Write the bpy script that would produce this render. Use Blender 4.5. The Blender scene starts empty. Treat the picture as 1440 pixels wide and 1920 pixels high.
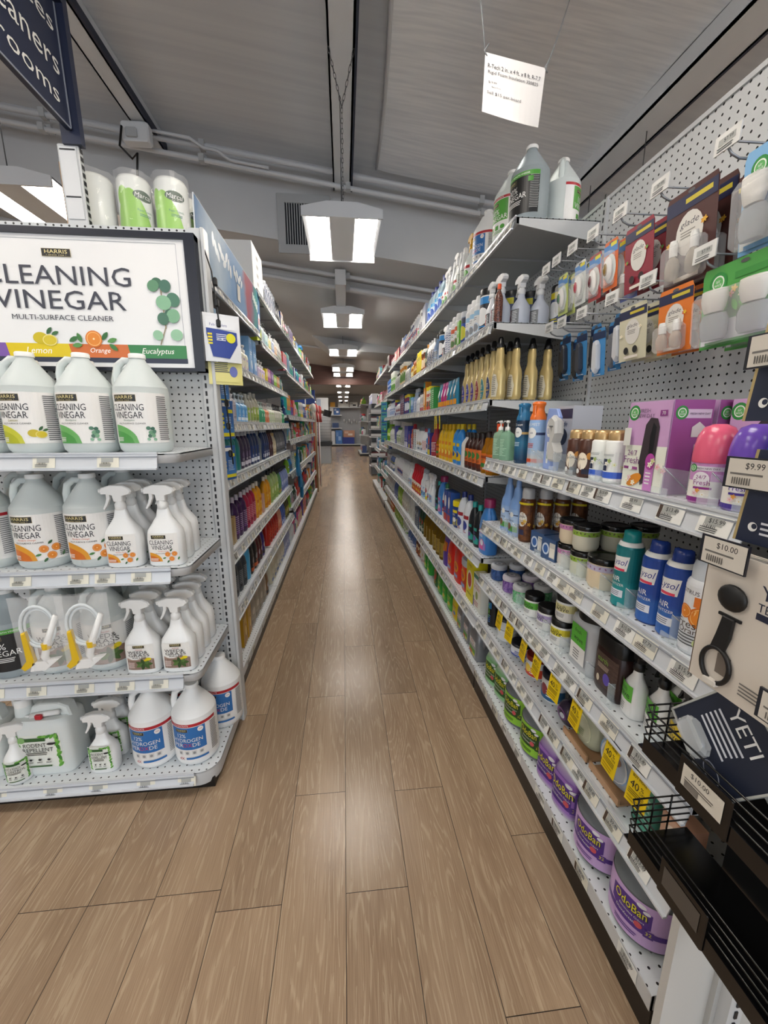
import bpy, bmesh, math, random
from mathutils import Matrix, Vector, Euler
PI = math.pi
C = bpy.context.scene.collection
SC = bpy.context.scene

# ---------------------------------------------------------------- camera, light, exposure
cd = bpy.data.cameras.new('camera'); cam = bpy.data.objects.new('camera', cd); C.objects.link(cam)
cd.sensor_fit = 'VERTICAL'; cd.sensor_height = 24.0; cd.lens = 750 / 1920 * 24.0
cd.clip_start = 0.02; cd.clip_end = 100
EYE = (0, 0, 1.32)
ax = Vector((644 - 720, -(797 - 960), -750)).normalized()
az = Vector((0, 750, 163)); az = (az - ax * az.dot(ax)).normalized()
axx = ax.cross(az)
Rm = Matrix((axx, ax, az)).to_4x4(); Rm.translation = EYE
cam.matrix_world = Rm
SC.camera = cam
SC.view_settings.view_transform = 'Standard'; SC.view_settings.look = 'None'
SC.view_settings.exposure = 0.0; SC.view_settings.gamma = 1.0
SC.view_settings.use_curve_mapping = False
LAMP = 25.0
DAY = 215.0
w = bpy.data.worlds.new('world'); SC.world = w; w.use_nodes = True
w.node_tree.nodes['Background'].inputs[0].default_value = (0.8, 0.86, 1, 1)
w.node_tree.nodes['Background'].inputs[1].default_value = 0.25

# daylight that falls in through the shop front behind the camera
ld = bpy.data.lights.new('daylight', 'AREA'); ld.shape = 'RECTANGLE'; ld.size = 9.6; ld.size_y = 2.3; ld.energy = DAY; ld.color = (.84, .92, 1.0)
lo = bpy.data.objects.new('daylight', ld); C.objects.link(lo); lo.location = (0, -5.4, 1.65); lo.rotation_euler = (PI/2+.12, 0, 0)

# ---------------------------------------------------------------- materials
_m = {}
def lin(h):
    h = h.lstrip('#'); v = [int(h[i:i+2], 16) / 255 for i in (0, 2, 4)]
    return tuple((c / 12.92 if c <= .04045 else ((c + .055) / 1.055) ** 2.4) for c in v)
def mat(h, rough=.42, metal=0.0, tr=0.0, emit=0.0, alpha=1.0):
    k = (h, rough, metal, tr, emit, alpha)
    if k in _m: return _m[k]
    m = bpy.data.materials.new('paint_' + h.strip('#')); m.use_nodes = True
    b = m.node_tree.nodes['Principled BSDF']; c = lin(h) + (1,)
    b.inputs['Base Color'].default_value = c; b.inputs['Roughness'].default_value = rough
    b.inputs['Metallic'].default_value = metal
    b.inputs['Transmission Weight'].default_value = tr
    b.inputs['Alpha'].default_value = alpha
    if tr: b.inputs['IOR'].default_value = 1.15
    if emit:
        b.inputs['Emission Color'].default_value = c; b.inputs['Emission Strength'].default_value = emit
    _m[k] = m; return m
def nodemat(name, rough=.5):
    m = bpy.data.materials.new(name); m.use_nodes = True
    nt = m.node_tree; b = nt.nodes['Principled BSDF']; b.inputs['Roughness'].default_value = rough
    def N(t, **k):
        n = nt.nodes.new(t)
        for a, v in k.items(): setattr(n, a, v)
        return n
    def math_(op, a, b_=None):
        n = N('ShaderNodeMath', operation=op)
        for i, v in enumerate((a, b_)):
            if v is None: continue
            if hasattr(v, 'is_output'): nt.links.new(v, n.inputs[i])
            else: n.inputs[i].default_value = v
        return n.outputs[0]
    return m, nt, b, N, math_
def holes(name, col, axes, pitch, rad, rough=.45, hole='#161616'):
    m, nt, b, N, M = nodemat(name, rough)
    tc = N('ShaderNodeTexCoord'); sp = N('ShaderNodeSeparateXYZ'); nt.links.new(tc.outputs['Object'], sp.inputs[0])
    d = []
    for a in axes:
        f = M('FRACT', M('DIVIDE', sp.outputs[a], pitch)); s = M('SUBTRACT', f, .5); d.append(M('MULTIPLY', s, s))
    dist = M('SQRT', M('ADD', d[0], d[1])); msk = M('LESS_THAN', dist, rad / pitch)
    mx = N('ShaderNodeMix', data_type='RGBA'); nt.links.new(msk, mx.inputs[0])
    mx.inputs[6].default_value = lin(col) + (1,); mx.inputs[7].default_value = lin(hole) + (1,)
    nt.links.new(mx.outputs[2], b.inputs['Base Color']); return m
PEG_XZ = holes('pegboard_white', '#c9cbcc', (0, 2), .0254, .0036)
PEG_TALL = holes('pegboard_grey', '#c2c3c4', (0, 2), .0254, .0036)
DECK = holes('perforated_shelf', '#d3d8dc', (0, 1), .026, .0030)
STEEL = mat('#c6c8c9', .38); STEELD = mat('#aeb0b2', .45); BLACK = mat('#0b0b0c', .4)
WHITE = mat('#e8e8e6', .35); INK = mat('#1d1d22', .5)
def grad(name, stops, axis=0, lo=0., hi=1., noise=0.0, rough=.4, scale=8.):
    m, nt, b, N, M = nodemat(name, rough)
    tc = N('ShaderNodeTexCoord'); sp = N('ShaderNodeSeparateXYZ'); nt.links.new(tc.outputs['Object'], sp.inputs[0])
    v = M('DIVIDE', M('SUBTRACT', sp.outputs[axis], lo), hi - lo)
    if noise:
        n = N('ShaderNodeTexNoise'); n.inputs['Scale'].default_value = scale; n.inputs['Detail'].default_value = 6
        nt.links.new(tc.outputs['Object'], n.inputs['Vector'])
        v = M('ADD', v, M('MULTIPLY', M('SUBTRACT', n.outputs[0], .5), noise))
    r = N('ShaderNodeValToRGB'); nt.links.new(v, r.inputs[0])
    e = r.color_ramp.elements
    while len(e) < len(stops): e.new(.5)
    for i, (p, c) in enumerate(stops): e[i].position = p; e[i].color = lin(c) + (1,)
    nt.links.new(r.outputs[0], b.inputs['Base Color']); return m
def noisy(name, c1, c2, scale, rough=.6, stretch=(1, 1, 1), detail=6, lo=.35, hi=.65, metal=0, bump=0):
    m, nt, b, N, M = nodemat(name, rough)
    tc = N('ShaderNodeTexCoord'); mp = N('ShaderNodeMapping'); mp.inputs['Scale'].default_value = stretch
    nt.links.new(tc.outputs['Object'], mp.inputs[0])
    n = N('ShaderNodeTexNoise'); n.inputs['Scale'].default_value = scale; n.inputs['Detail'].default_value = detail
    nt.links.new(mp.outputs[0], n.inputs['Vector'])
    r = N('ShaderNodeValToRGB'); nt.links.new(n.outputs[0], r.inputs[0])
    e = r.color_ramp.elements; e[0].position = lo; e[0].color = lin(c1) + (1,); e[1].position = hi; e[1].color = lin(c2) + (1,)
    nt.links.new(r.outputs[0], b.inputs['Base Color']); b.inputs['Metallic'].default_value = metal
    if bump:
        bp = N('ShaderNodeBump'); bp.inputs['Strength'].default_value = bump; nt.links.new(n.outputs[0], bp.inputs['Height'])
        nt.links.new(bp.outputs[0], b.inputs['Normal'])
    return m

# ---------------------------------------------------------------- mesh builder
_txt = {}
def text_tris(s):
    if s in _txt: return _txt[s]
    c = bpy.data.curves.new('t', 'FONT'); c.body = s; c.resolution_u = 2; c.align_x = 'CENTER'; c.align_y = 'CENTER'; c.size = 1.0
    o = bpy.data.objects.new('t', c); C.objects.link(o)
    bpy.context.view_layer.update()
    dg = bpy.context.evaluated_depsgraph_get(); me = bpy.data.meshes.new_from_object(o.evaluated_get(dg))
    V = [(v.co.x, v.co.y) for v in me.vertices]; F = [tuple(p.vertices) for p in me.polygons]
    bpy.data.objects.remove(o); bpy.data.curves.remove(c); bpy.data.meshes.remove(me)
    xs = [v[0] for v in V] or [0]; ys = [v[1] for v in V] or [0]
    cx = (min(xs) + max(xs)) / 2; cy = (min(ys) + max(ys)) / 2
    V = [(x - cx, y - cy) for x, y in V]; W = max(xs) - min(xs); H = max(ys) - min(ys)
    _txt[s] = (V, F, W, H); return _txt[s]

class MB:
    def __init__(s): s.v = []; s.f = []; s.fm = []; s.ms = []; s.sm = []
    def mi(s, m):
        if m not in s.ms: s.ms.append(m)
        return s.ms.index(m)
    def add(s, V, F, m, smooth=False):
        o = len(s.v); i = s.mi(m); s.v += [tuple(p) for p in V]
        for f in F: s.f.append(tuple(o + a for a in f)); s.fm.append(i); s.sm.append(smooth)
    def box(s, x0, x1, y0, y1, z0, z1, m, b=0.0):
        if b > 0:
            b = min(b, abs(x1-x0)/2.1, abs(y1-y0)/2.1, abs(z1-z0)/2.1)
            s.prism([(x0+b,y0),(x1-b,y0),(x1,y0+b),(x1,y1-b),(x1-b,y1),(x0+b,y1),(x0,y1-b),(x0,y0+b)], z0, z1, m, b, 'xy'); return s
        V = [(x0,y0,z0),(x1,y0,z0),(x1,y1,z0),(x0,y1,z0),(x0,y0,z1),(x1,y0,z1),(x1,y1,z1),(x0,y1,z1)]
        s.add(V, [(0,3,2,1),(4,5,6,7),(0,1,5,4),(1,2,6,5),(2,3,7,6),(3,0,4,7)], m); return s
    def lathe(s, prof, m, seg=24, rx=1., ry=1., nn=2., cx=0, cy=0, z0=0, caps=True):
        V = []; F = []; n = len(prof)
        for r, z in prof:
            for k in range(seg):
                t = 2*PI*k/seg; c, q = math.cos(t), math.sin(t)
                if nn != 2: c = math.copysign(abs(c)**(2/nn), c); q = math.copysign(abs(q)**(2/nn), q)
                V.append((cx + r*rx*c, cy + r*ry*q, z0 + z))
        for i in range(n-1):
            for k in range(seg):
                a = i*seg+k; b = i*seg+(k+1) % seg; F.append((a, b, b+seg, a+seg))
        s.add(V, F, m, True)
        if caps:
            s.add(V[:seg], [tuple(range(seg-1, -1, -1))], m); s.add(V[-seg:], [tuple(range(seg))], m)
        return s
    def tube(s, path, r, m, seg=8, caps=True):
        P = [Vector(p) for p in path]; V = []; F = []; n = len(P)
        R = r if isinstance(r, (list, tuple)) else [r]*n
        up = None
        for i, p in enumerate(P):
            d = (P[min(i+1, n-1)] - P[max(i-1, 0)]).normalized()
            if up is None: up = Vector((0, 0, 1)) if abs(d.z) < .9 else Vector((1, 0, 0))
            a = d.cross(up).normalized(); b = a.cross(d).normalized(); up = b
            for k in range(seg):
                t = 2*PI*k/seg; V.append(p + (a*math.cos(t) + b*math.sin(t))*R[i])
        for i in range(n-1):
            for k in range(seg):
                q = i*seg+k; w_ = i*seg+(k+1) % seg; F.append((q, w_, w_+seg, q+seg))
        if caps: F += [tuple(range(seg-1, -1, -1)), tuple(range((n-1)*seg, n*seg))]
        s.add(V, F, m, True); return s
    def prism(s, poly, y0, y1, m, b=0.0, plane='xz'):
        n = len(poly); cx = sum(p[0] for p in poly)/n; cz = sum(p[1] for p in poly)/n; L = []
        R = max(math.hypot(p[0]-cx, p[1]-cz) for p in poly)
        ks = [(y0, 1)] + [(y1, 1)] if b == 0 else [(y0, 1-b/R), (y0+b, 1), (y1-b, 1), (y1, 1-b/R)]
        for y, k in ks: L += [(cx+(p[0]-cx)*k, y, cz+(p[1]-cz)*k) for p in poly]
        if plane == 'yz': L = [(y, x, z) for x, y, z in L]
        if plane == 'xy': L = [(x, z, y) for x, y, z in L]
        F = [tuple(range(n-1, -1, -1)), tuple(range((len(ks)-1)*n, len(ks)*n))]
        for i in range(len(ks)-1):
            for k in range(n): a = i*n+k; c = i*n+(k+1) % n; F.append((a, c, c+n, a+n))
        s.add(L, F, m); return s
    def ball(s, cx, cy, cz, rx, ry, rz, m, seg=12, rings=7):
        s.lathe([(math.sin(PI*i/rings) if 0 < i < rings else .02, -math.cos(PI*i/rings)*rz) for i in range(rings+1)], m, seg, rx, ry, cx=cx, cy=cy, z0=cz)
        return s
    def merge(s, o, T=None):
        V = [tuple(T @ Vector(p)) for p in o.v] if T else o.v
        off = len(s.v); s.v += V
        for f, i, q in zip(o.f, o.fm, o.sm): s.f.append(tuple(off+a for a in f)); s.fm.append(s.mi(o.ms[i])); s.sm.append(q)
        return s
    def mesh(s, name):
        me = bpy.data.meshes.new(name); me.from_pydata(s.v, [], s.f)
        for m in s.ms: me.materials.append(m)
        me.polygons.foreach_set('material_index', s.fm); me.polygons.foreach_set('use_smooth', s.sm)
        me.update(); return me

# label art drawn on a surface: surf(s, z, off) -> 3d point, front faces -y
class Art:
    def __init__(s, mb, surf, step=None): s.mb = mb; s.surf = surf; s.step = step; s.o = .0006
    def poly(s, pts, m, lift=None):
        if lift is None: s.o += .00012; lift = s.o
        if s.step: s.cut(pts, [tuple(range(len(pts)))], m, lift); return
        s.mb.add([s.surf(x, z, lift) for x, z in pts], [tuple(range(len(pts)))], m)
    def cut(s, Q, F, m, lift, st=None, T=lambda x, z: (x, z)):
        st = st or s.step; bm = bmesh.new(); vs = [bm.verts.new((x, y, 0)) for x, y in Q]
        for f in F:
            try: bm.faces.new([vs[i] for i in f])
            except ValueError: pass
        x0 = min(p[0] for p in Q); x1 = max(p[0] for p in Q)
        for i in range(1, int((x1-x0)/st)+1):
            bmesh.ops.bisect_plane(bm, geom=bm.verts[:]+bm.edges[:]+bm.faces[:], plane_co=(x0+i*st, 0, 0), plane_no=(1, 0, 0))
        bm.verts.index_update(); s.mb.add([s.surf(*T(v.co.x, v.co.y), lift) for v in bm.verts], [tuple(v.index for v in f.verts) for f in bm.faces], m); bm.free()
    def rect(s, cx, cz, w_, h, m, lift=None):
        if lift is None: s.o += .00012; lift = s.o
        n = max(1, int(math.ceil(w_/s.step))) if s.step else 1
        V = []; F = []
        for i in range(n+1):
            x = cx - w_/2 + w_*i/n; V += [s.surf(x, cz-h/2, lift), s.surf(x, cz+h/2, lift)]
        for i in range(n): a = 2*i; F.append((a, a+2, a+3, a+1))
        s.mb.add(V, F, m)
    def curve(s, x0, x1, f0, f1, m, n=14):   # area between two curves
        s.o += .00012; V = []; F = []
        for i in range(n+1):
            x = x0+(x1-x0)*i/n; V += [s.surf(x, f0(x), s.o), s.surf(x, max(f0(x), f1(x)), s.o)]
        for i in range(n): a = 2*i; F.append((a, a+2, a+3, a+1))
        s.mb.add(V, F, m)
    def ell(s, cx, cz, rx, rz, m, n=18, rot=0, tip=1.0):
        s.o += .00012; c, q = math.cos(rot), math.sin(rot); V = [s.surf(cx, cz, s.o)]; F = []
        if s.step and rx > s.step*.6:
            P = []
            for i in range(n):
                t = 2*PI*i/n; a = rx*math.cos(t); b = rz*math.copysign(abs(math.sin(t))**tip, math.sin(t)); P.append((cx+a*c-b*q, cz+a*q+b*c))
            s.cut(P, [tuple(range(n))], m, s.o); return
        for i in range(n):
            t = 2*PI*i/n; a = rx*math.cos(t); b = rz*math.copysign(abs(math.sin(t))**tip, math.sin(t)); V.append(s.surf(cx+a*c-b*q, cz+a*q+b*c, s.o))
        for i in range(n): F.append((0, 1+i, 1+(i+1) % n))
        s.mb.add(V, F, m)
    def leaf(s, cx, cz, L, rot, m): s.ell(cx, cz, L/2, L/4.2, m, 10, rot, 1.6)
    def text(s, t, cx, cz, h=None, w_=None, m=INK, rot=0, slant=0):
        V, F, W, H = text_tris(t)
        if not V: return
        ky = (h/H) if h else None
        kx = (w_/W) if w_ else ky
        if ky is None: ky = kx
        s.o += .00012; c, q = math.cos(rot), math.sin(rot)
        Q = [(x*kx + y*ky*slant, y*ky) for x, y in V]
        if s.step: s.cut(Q, F, m, s.o, T=lambda x, y: (cx + x*c - y*q, cz + x*q + y*c)); return
        s.mb.add([s.surf(cx + x*c - y*q, cz + x*q + y*c, s.o) for x, y in Q], F, m)
    def lines(s, cx, cz, w_, h, n, m, ragged=.25, rnd=None):
        rnd = rnd or random.Random(5); s.o += .00012
        for i in range(n):
            ww = w_*(1-ragged*rnd.random()); zz = cz + h/2 - h*(i+.5)/n
            s.rect(cx-(w_-ww)/2, zz, ww, h/n*.42, m, s.o)
def flat(y): return lambda a, z, o: (a, y-o, z)
def cyl(r, zs=0): return lambda a, z, o: ((r+o)*math.sin(a/r), -(r+o)*math.cos(a/r), z+zs)
def sup(rx, ry, nn, zs=0):
    def f(a, z, o):
        t = min(.995, abs(a/rx)); return (a, -(ry*(1-t**nn)**(1/nn)) - o, z+zs)
    return f
def side(x): return lambda a, z, o: (x-o, -a, z)          # faces -x
def plus(x): return lambda a, z, o: (x+o, a, z)

# ---------------------------------------------------------------- objects
def link(name, me, parent=None, loc=(0, 0, 0), rot=None, label=None):
    o = bpy.data.objects.new(name, me); C.objects.link(o); o.location = loc
    if rot is not None: o.rotation_euler = rot
    if parent is not None: o.parent = parent
    if label: o['label'] = label
    return o
def tag(o, label, cat, group=None, kind=None):
    if label: o['label'] = label
    if cat: o['category'] = cat
    if group: o['group'] = group
    if kind: o['kind'] = kind
    return o
def struct(name, mb, loc=(0, 0, 0)): o = link(name, mb.mesh(name), loc=loc); o['kind'] = 'structure'; return o
def thing(name, loc, rz, parts, label=None, cat=None, group=None):
    # parts: list of (part name, mesh, [sub-parts]) ; a single part makes a one-mesh thing
    if len(parts) == 1 and not (len(parts[0]) > 2 and parts[0][2]):
        r = link(name, parts[0][1], loc=loc, rot=(0, 0, rz) if not isinstance(rz, tuple) else rz)
    else:
        r = link(name, None, loc=loc, rot=(0, 0, rz) if not isinstance(rz, tuple) else rz)
        for p in parts:
            c = link(p[0], p[1], r)
            for q in (p[2] if len(p) > 2 else []): link(q[0], q[1], c)
    return tag(r, label, cat, group)
# ---------------------------------------------------------------- floor: real planks
PW = 0.1805; X0 = -0.021
joints = {0: [.9, 2.22, 2.79], -1: [1.23, 1.769, 3.43], 1: [1.215, 1.759, 3.3], 2: [.616, 2.242, 3.9], 3: [1.013, 1.552, 2.9], -2: [.89, 2.538, 3.7],
          -3: [.945, 1.67, 2.95], -4: [.94, 2.3], -5: [.94, 2.1]}
def floor():
    rnd = random.Random(3); V = []; F = []; R1 = []; mi = []
    for i in range(-34, 34):
        xa = X0 + i*PW; xb = xa + PW; J = joints.get(i)
        if J:
            ys = [J[0]-1.3, J[0]-2.6, J[0]-3.9] + J; y = J[-1]
        else: ys = [-4 + rnd.random()*1.2]; y = ys[0]
        while y < 27.5: y += 1.22 if not J else rnd.choice([.62, 1.22, 1.22, .95]); ys.append(y)
        ys.sort(); g = .0009
        for a, b in zip(ys, ys[1:]):
            o = len(V); V += [(xa+g, a+g, 0), (xb-g, a+g, 0), (xb-g, b-g, 0), (xa+g, b-g, 0)]; F.append((o, o+1, o+2, o+3)); R1.append(rnd.random()); mi.append(0)
    o = len(V); V += [(-6.2, -5, -.0015), (6.2, -5, -.0015), (6.2, 29, -.0015), (-6.2, 29, -.0015)]; F.append((o, o+1, o+2, o+3)); R1.append(0); mi.append(1)
    me = bpy.data.meshes.new('floor'); me.from_pydata(V, [], F)
    at = me.attributes.new('plank', 'FLOAT', 'FACE'); at.data.foreach_set('value', R1)
    m, nt, b, N, M = nodemat('oak_plank', .4)
    L = nt.links.new
    tc = N('ShaderNodeTexCoord'); an = N('ShaderNodeAttribute'); an.attribute_name = 'plank'
    cmb = N('ShaderNodeCombineXYZ'); L(M('MULTIPLY', an.outputs['Fac'], 37.), cmb.inputs[2]); L(M('MULTIPLY', an.outputs['Fac'], 11.), cmb.inputs[1])
    ad = N('ShaderNodeVectorMath', operation='ADD'); L(tc.outputs['Object'], ad.inputs[0]); L(cmb.outputs[0], ad.inputs[1])
    def nz(sc, stretch, det=4, dist=0):
        mp = N('ShaderNodeMapping'); mp.inputs['Scale'].default_value = stretch; L(ad.outputs[0], mp.inputs[0])
        n = N('ShaderNodeTexNoise'); n.inputs['Scale'].default_value = sc; n.inputs['Detail'].default_value = det; n.inputs['Distortion'].default_value = dist
        L(mp.outputs[0], n.inputs['Vector']); return n.outputs[0]
    fine = nz(1., (420, 9, 1), 3); broad = nz(1., (9, 1.1, 1), 3)
    # cathedral grain : rings of a slowly warped field
    fld = nz(1., (7.5, .95, 1), 2, .35)
    ring = M('SINE', M('MULTIPLY', fld, 130.)); ring = M('POWER', M('MULTIPLY', M('ADD', ring, 1.), .5), 5.)
    brk = nz(1., (160, 12, 1), 2)
    ring = M('MULTIPLY', ring, M('GREATER_THAN', brk, .47))
    rp = N('ShaderNodeValToRGB'); L(broad, rp.inputs[0]); e = rp.color_ramp.elements
    e[0].position = .3; e[0].color = lin('#8c745d') + (1,); e[1].position = .72; e[1].color = lin('#a38b72') + (1,)
    m1 = N('ShaderNodeMix', data_type='RGBA'); m1.blend_type = 'MIX'
    L(M('MULTIPLY', M('SUBTRACT', fine, .38), 1.5), m1.inputs[0]); L(rp.outputs[0], m1.inputs[6]); m1.inputs[7].default_value = lin('#b39b80') + (1,)
    m1.clamp_factor = True
    m2 = N('ShaderNodeMix', data_type='RGBA'); L(M('MULTIPLY', ring, .38), m2.inputs[0]); L(m1.outputs[2], m2.inputs[6]); m2.inputs[7].default_value = lin('#c4b094') + (1,)
    hs = N('ShaderNodeHueSaturation'); L(m2.outputs[2], hs.inputs['Color']); L(M('ADD', M('MULTIPLY', an.outputs['Fac'], .16), .92), hs.inputs['Value'])
    L(hs.outputs[0], b.inputs['Base Color'])
    L(M('ADD', M('MULTIPLY', fine, .12), .17), b.inputs['Roughness'])
    bp = N('ShaderNodeBump'); bp.inputs['Strength'].default_value = .08; bp.inputs['Distance'].default_value = .002; L(M('ADD', fine, M('MULTIPLY', ring, .5)), bp.inputs['Height']); L(bp.outputs[0], b.inputs['Normal'])
    me.materials.append(m); me.materials.append(mat('#2c221a', .8)); me.polygons.foreach_set('material_index', mi)
    o = link('floor', me); o['kind'] = 'structure'
floor()

# ---------------------------------------------------------------- room shell
SL = -.12
ROOFM = noisy('roof_liner', '#c6c9cf', '#d0d3d7', 2.2, .55, (.25, 9, 1), 3)
WALLM = noisy('painted_panel', '#bcbec1', '#c6c8ca', 1.2, .6)
CEILM = noisy('painted_ceiling', '#bbbdc0', '#c6c8ca', .8, .6)
FOIL = noisy('foil_board', '#dcdfe4', '#eceef1', 3, .34, (1, 14, 1), 5, metal=.2, bump=.05)
BEAM = mat('#d0d2d5', .45)
def slab(x0, x1, y0, y1, zf, m, t=.04):
    V = [(x, y, zf(x)+k) for k in (0, t) for x, y in ((x0, y0), (x1, y0), (x1, y1), (x0, y1))]
    mb = MB(); mb.add(V, [(0,3,2,1),(4,5,6,7),(0,1,5,4),(1,2,6,5),(2,3,7,6),(3,0,4,7)], m); return mb
zr = lambda x: 3.52 + SL*x
zc = lambda x: 2.88 + SL*x
struct('ceiling', slab(-6.1, 6.1, -5, 4.1, zr, ROOFM))
struct('ceiling', slab(-6.1, 6.1, 4.14, 11.9, zc, CEILM))
struct('ceiling', slab(-6.1, 6.1, 11.95, 28, lambda x: 3.25, mat('#b4b5b6', .6)))
mb = MB(); mb.prism([(-6.1, zc(-6.1)), (6.1, zc(6.1)), (6.1, zr(6.1)), (-6.1, zr(-6.1))], 4.1, 4.14, WALLM); struct('wall_bulkhead', mb)
mb = MB(); mb.box(-6.1, 6.1, 11.9, 11.95, 2.44, 3.6, noisy('dark_wood', '#4e322a', '#5c3c33', 3, .5, (1, 1, 12))); struct('trim_1', mb)
mb = MB(); mb.box(-6.15, -6.1, -5, 28, 0, 4.4, mat('#b9bab9', .7)); struct('wall_left', mb)
mb = MB(); mb.box(6.1, 6.15, -5, 28, 0, 4.4, mat('#b9bab9', .7)); struct('wall_right', mb)
mb = MB(); WB_ = mat('#b9bab9', .7); mb.box(-6.1, 6.1, -5.05, -5, 0, .45, WB_); mb.box(-6.1, 6.1, -5.05, -5, 2.85, 4.4, WB_); mb.box(-6.1, -4.9, -5.05, -5, .45, 2.85, WB_); mb.box(4.9, 6.1, -5.05, -5, .45, 2.85, WB_)
for x in (-2.5, 0, 2.5): mb.box(x-.06, x+.06, -5.05, -5, .45, 2.85, WB_)
struct('wall_back', mb)
mb = MB(); mb.box(-6.1, 6.1, 28, 28.05, 0, 3.3, mat('#c9cacb', .6)); struct('wall_front', mb)
# roof beams that run along the aisle (C-channels with a dark slot beside them)
def along(x, w_, h, y0=-4.9, y1=4.09, n=5):
    mb = MB(); z = zr(x)
    mb.box(x-w_/2, x+w_/2, y0, y1, z-h, z-h+.012, BEAM); mb.box(x-w_/2, x-w_/2+.012, y0, y1, z-h, z-.002-w_*.06, BEAM); mb.box(x+w_/2-.012, x+w_/2, y0, y1, z-h, z-.002-w_*.06, BEAM)
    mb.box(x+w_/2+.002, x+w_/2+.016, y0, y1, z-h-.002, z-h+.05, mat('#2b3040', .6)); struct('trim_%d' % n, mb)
along(0.03, .15, .17, n=2); along(-1.5, .12, .13, n=3); along(1.96, .2, .12, n=4)
mb = MB(); mb.prism([(-6, zc(-6)-.1), (6, zc(6)-.1), (6, zc(6)-.004), (-6, zc(-6)-.004)], 4.85, 4.9, BEAM); struct('trim_5', mb)
mb = MB(); mb.box(-.055, .055, 4.5, 5.35, 2.72, 2.862, BEAM); struct('trim_6', mb)
# foil insulation board tacked under the roof, one edge curling
V = []; F = []; nx, ny = 12, 10
for j in range(ny+1):
    for i in range(nx+1):
        x = .28 + (1.86-.28)*i/nx; y = .2 + 3.75*j/ny; dz = .05*math.exp(-((x-.28)/.12)**2)*(1-j/ny) + .01*math.sin(y*3+x*2)
        V.append((x - (.05*math.sin(y*1.3) if i == 0 else 0), y, zr(x) - .03 - dz))
for j in range(ny):
    for i in range(nx): a = j*(nx+1)+i; F.append((a, a+1, a+nx+2, a+nx+1))
n0 = len(V); V += [(x, y, z+.012) for x, y, z in V]; F += [tuple(n0+i for i in f[::-1]) for f in F]
mb = MB(); mb.add(V, F, FOIL, True)
mb.tube([V[j*(nx+1)] for j in range(ny+1)], .012, mat('#c4c5c8', .5), 6)
tag(link('insulation_board', mb.mesh('insulation_board')), 'large silver foil insulation board fixed under the sloping roof', 'insulation board')
# pipes across the ceiling, wires
def cross(name, y, dz, r, zfun, label, m=BEAM, x0=-6, x1=6, seg=8):
    mb = MB(); mb.tube([(x0, y, zfun(x0)-dz), (x1, y, zfun(x1)-dz)], r, m, seg)
    for i in range(9): x = -4.6+i*1.17; mb.box(x-.02, x+.02, y-.03, y+.03, zfun(x)-dz-r*1.15, zfun(x)-dz+r*1.6, STEELD)
    tag(link(name, mb.mesh(name)), label, 'pipe', 'ceiling pipes')
GR = mat('#c6c8cc', .4)
cross('conduit_pipe', 3.92, .125, .022, zr, 'upper grey pipe in front of the bulkhead vent, highest of three', GR)
cross('conduit_pipe', 3.98, .19, .014, zr, 'thin middle pipe just under the upper pipe by the bulkhead', GR)
cross('conduit_pipe', 3.88, .24, .018, zr, 'lowest pipe crossing in front of the bulkhead above the vent', GR)
cross('conduit_pipe', 4.6, .045, .02, zc, 'first grey pipe under the low ceiling past the near light', GR)
cross('conduit_pipe', 4.78, .1, .024, zc, 'second grey pipe under the low ceiling past the near light', GR)
cross('conduit_pipe', 8.9, .05, .022, zc, 'distant grey pipe beyond the third light', GR)
mb = MB(); mb.tube([(-1.46+.1*i, 3.84, zr(-1.4)-.12-.012*i-(.05 if i > 3 else 0)-(.05 if i > 5 else 0)) for i in range(10)], .012, GR, 6)
tag(link('conduit_pipe', mb.mesh('c')), 'bent conduit joining the pipes right of the junction box', 'pipe', 'ceiling pipes')
mb = MB(); mb.box(-1.62, -1.42, 3.72, 3.8, 3.42, 3.55, BEAM, .01); mb.box(-1.58, -1.5, 3.7, 3.72, 3.44, 3.5, STEELD, .005)
mb.tube([(-1.6, 3.7, 3.5), (-1.62, 3.68, 3.36), (-1.54, 3.68, 3.28), (-1.5, 3.68, 3.32), (-1.52, 3.68, 3.16)], .008, BLACK, 6)
tag(link('junction_box', mb.mesh('j')), 'metal junction box with black cable at the beam on the left', 'junction box')
mb = MB(); mb.prism([(-.55, 2.95), (-.2, 2.70), (1.45, 2.62), (1.7, 2.66), (1.7, 2.95)], 8.0, 8.9, CEILM); struct('trim_7', mb)
# vent in the bulkhead
r = tag(link('air_vent', None, loc=(-.31, 4.1, 3.07)), 'white louvred air vent in the grey bulkhead wall', 'vent')
mb = MB(); o_, i_ = .235, .165
for a in ((-o_, o_, i_, o_), (-o_, o_, -o_, -i_), (-o_, -i_, -i_, i_), (i_, o_, -i_, i_)): mb.box(a[0], a[1], -.02, -.002, a[2], a[3], mat('#a5a7a9', .5), .004)
link('vent_frame', mb.mesh('f'), r)
mb = MB(); mb.box(-i_, i_, -.004, -.001, -i_, i_, mat('#20222a', .8)); link('vent_back', mb.mesh('b'), r)
mb = MB()
for k in range(15): x = -i_+.012+k*.0218; mb.box(x, x+.008, -.016, -.006, -i_, i_, mat('#a5a7a9', .5))
link('louvre', mb.mesh('l'), r)

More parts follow.
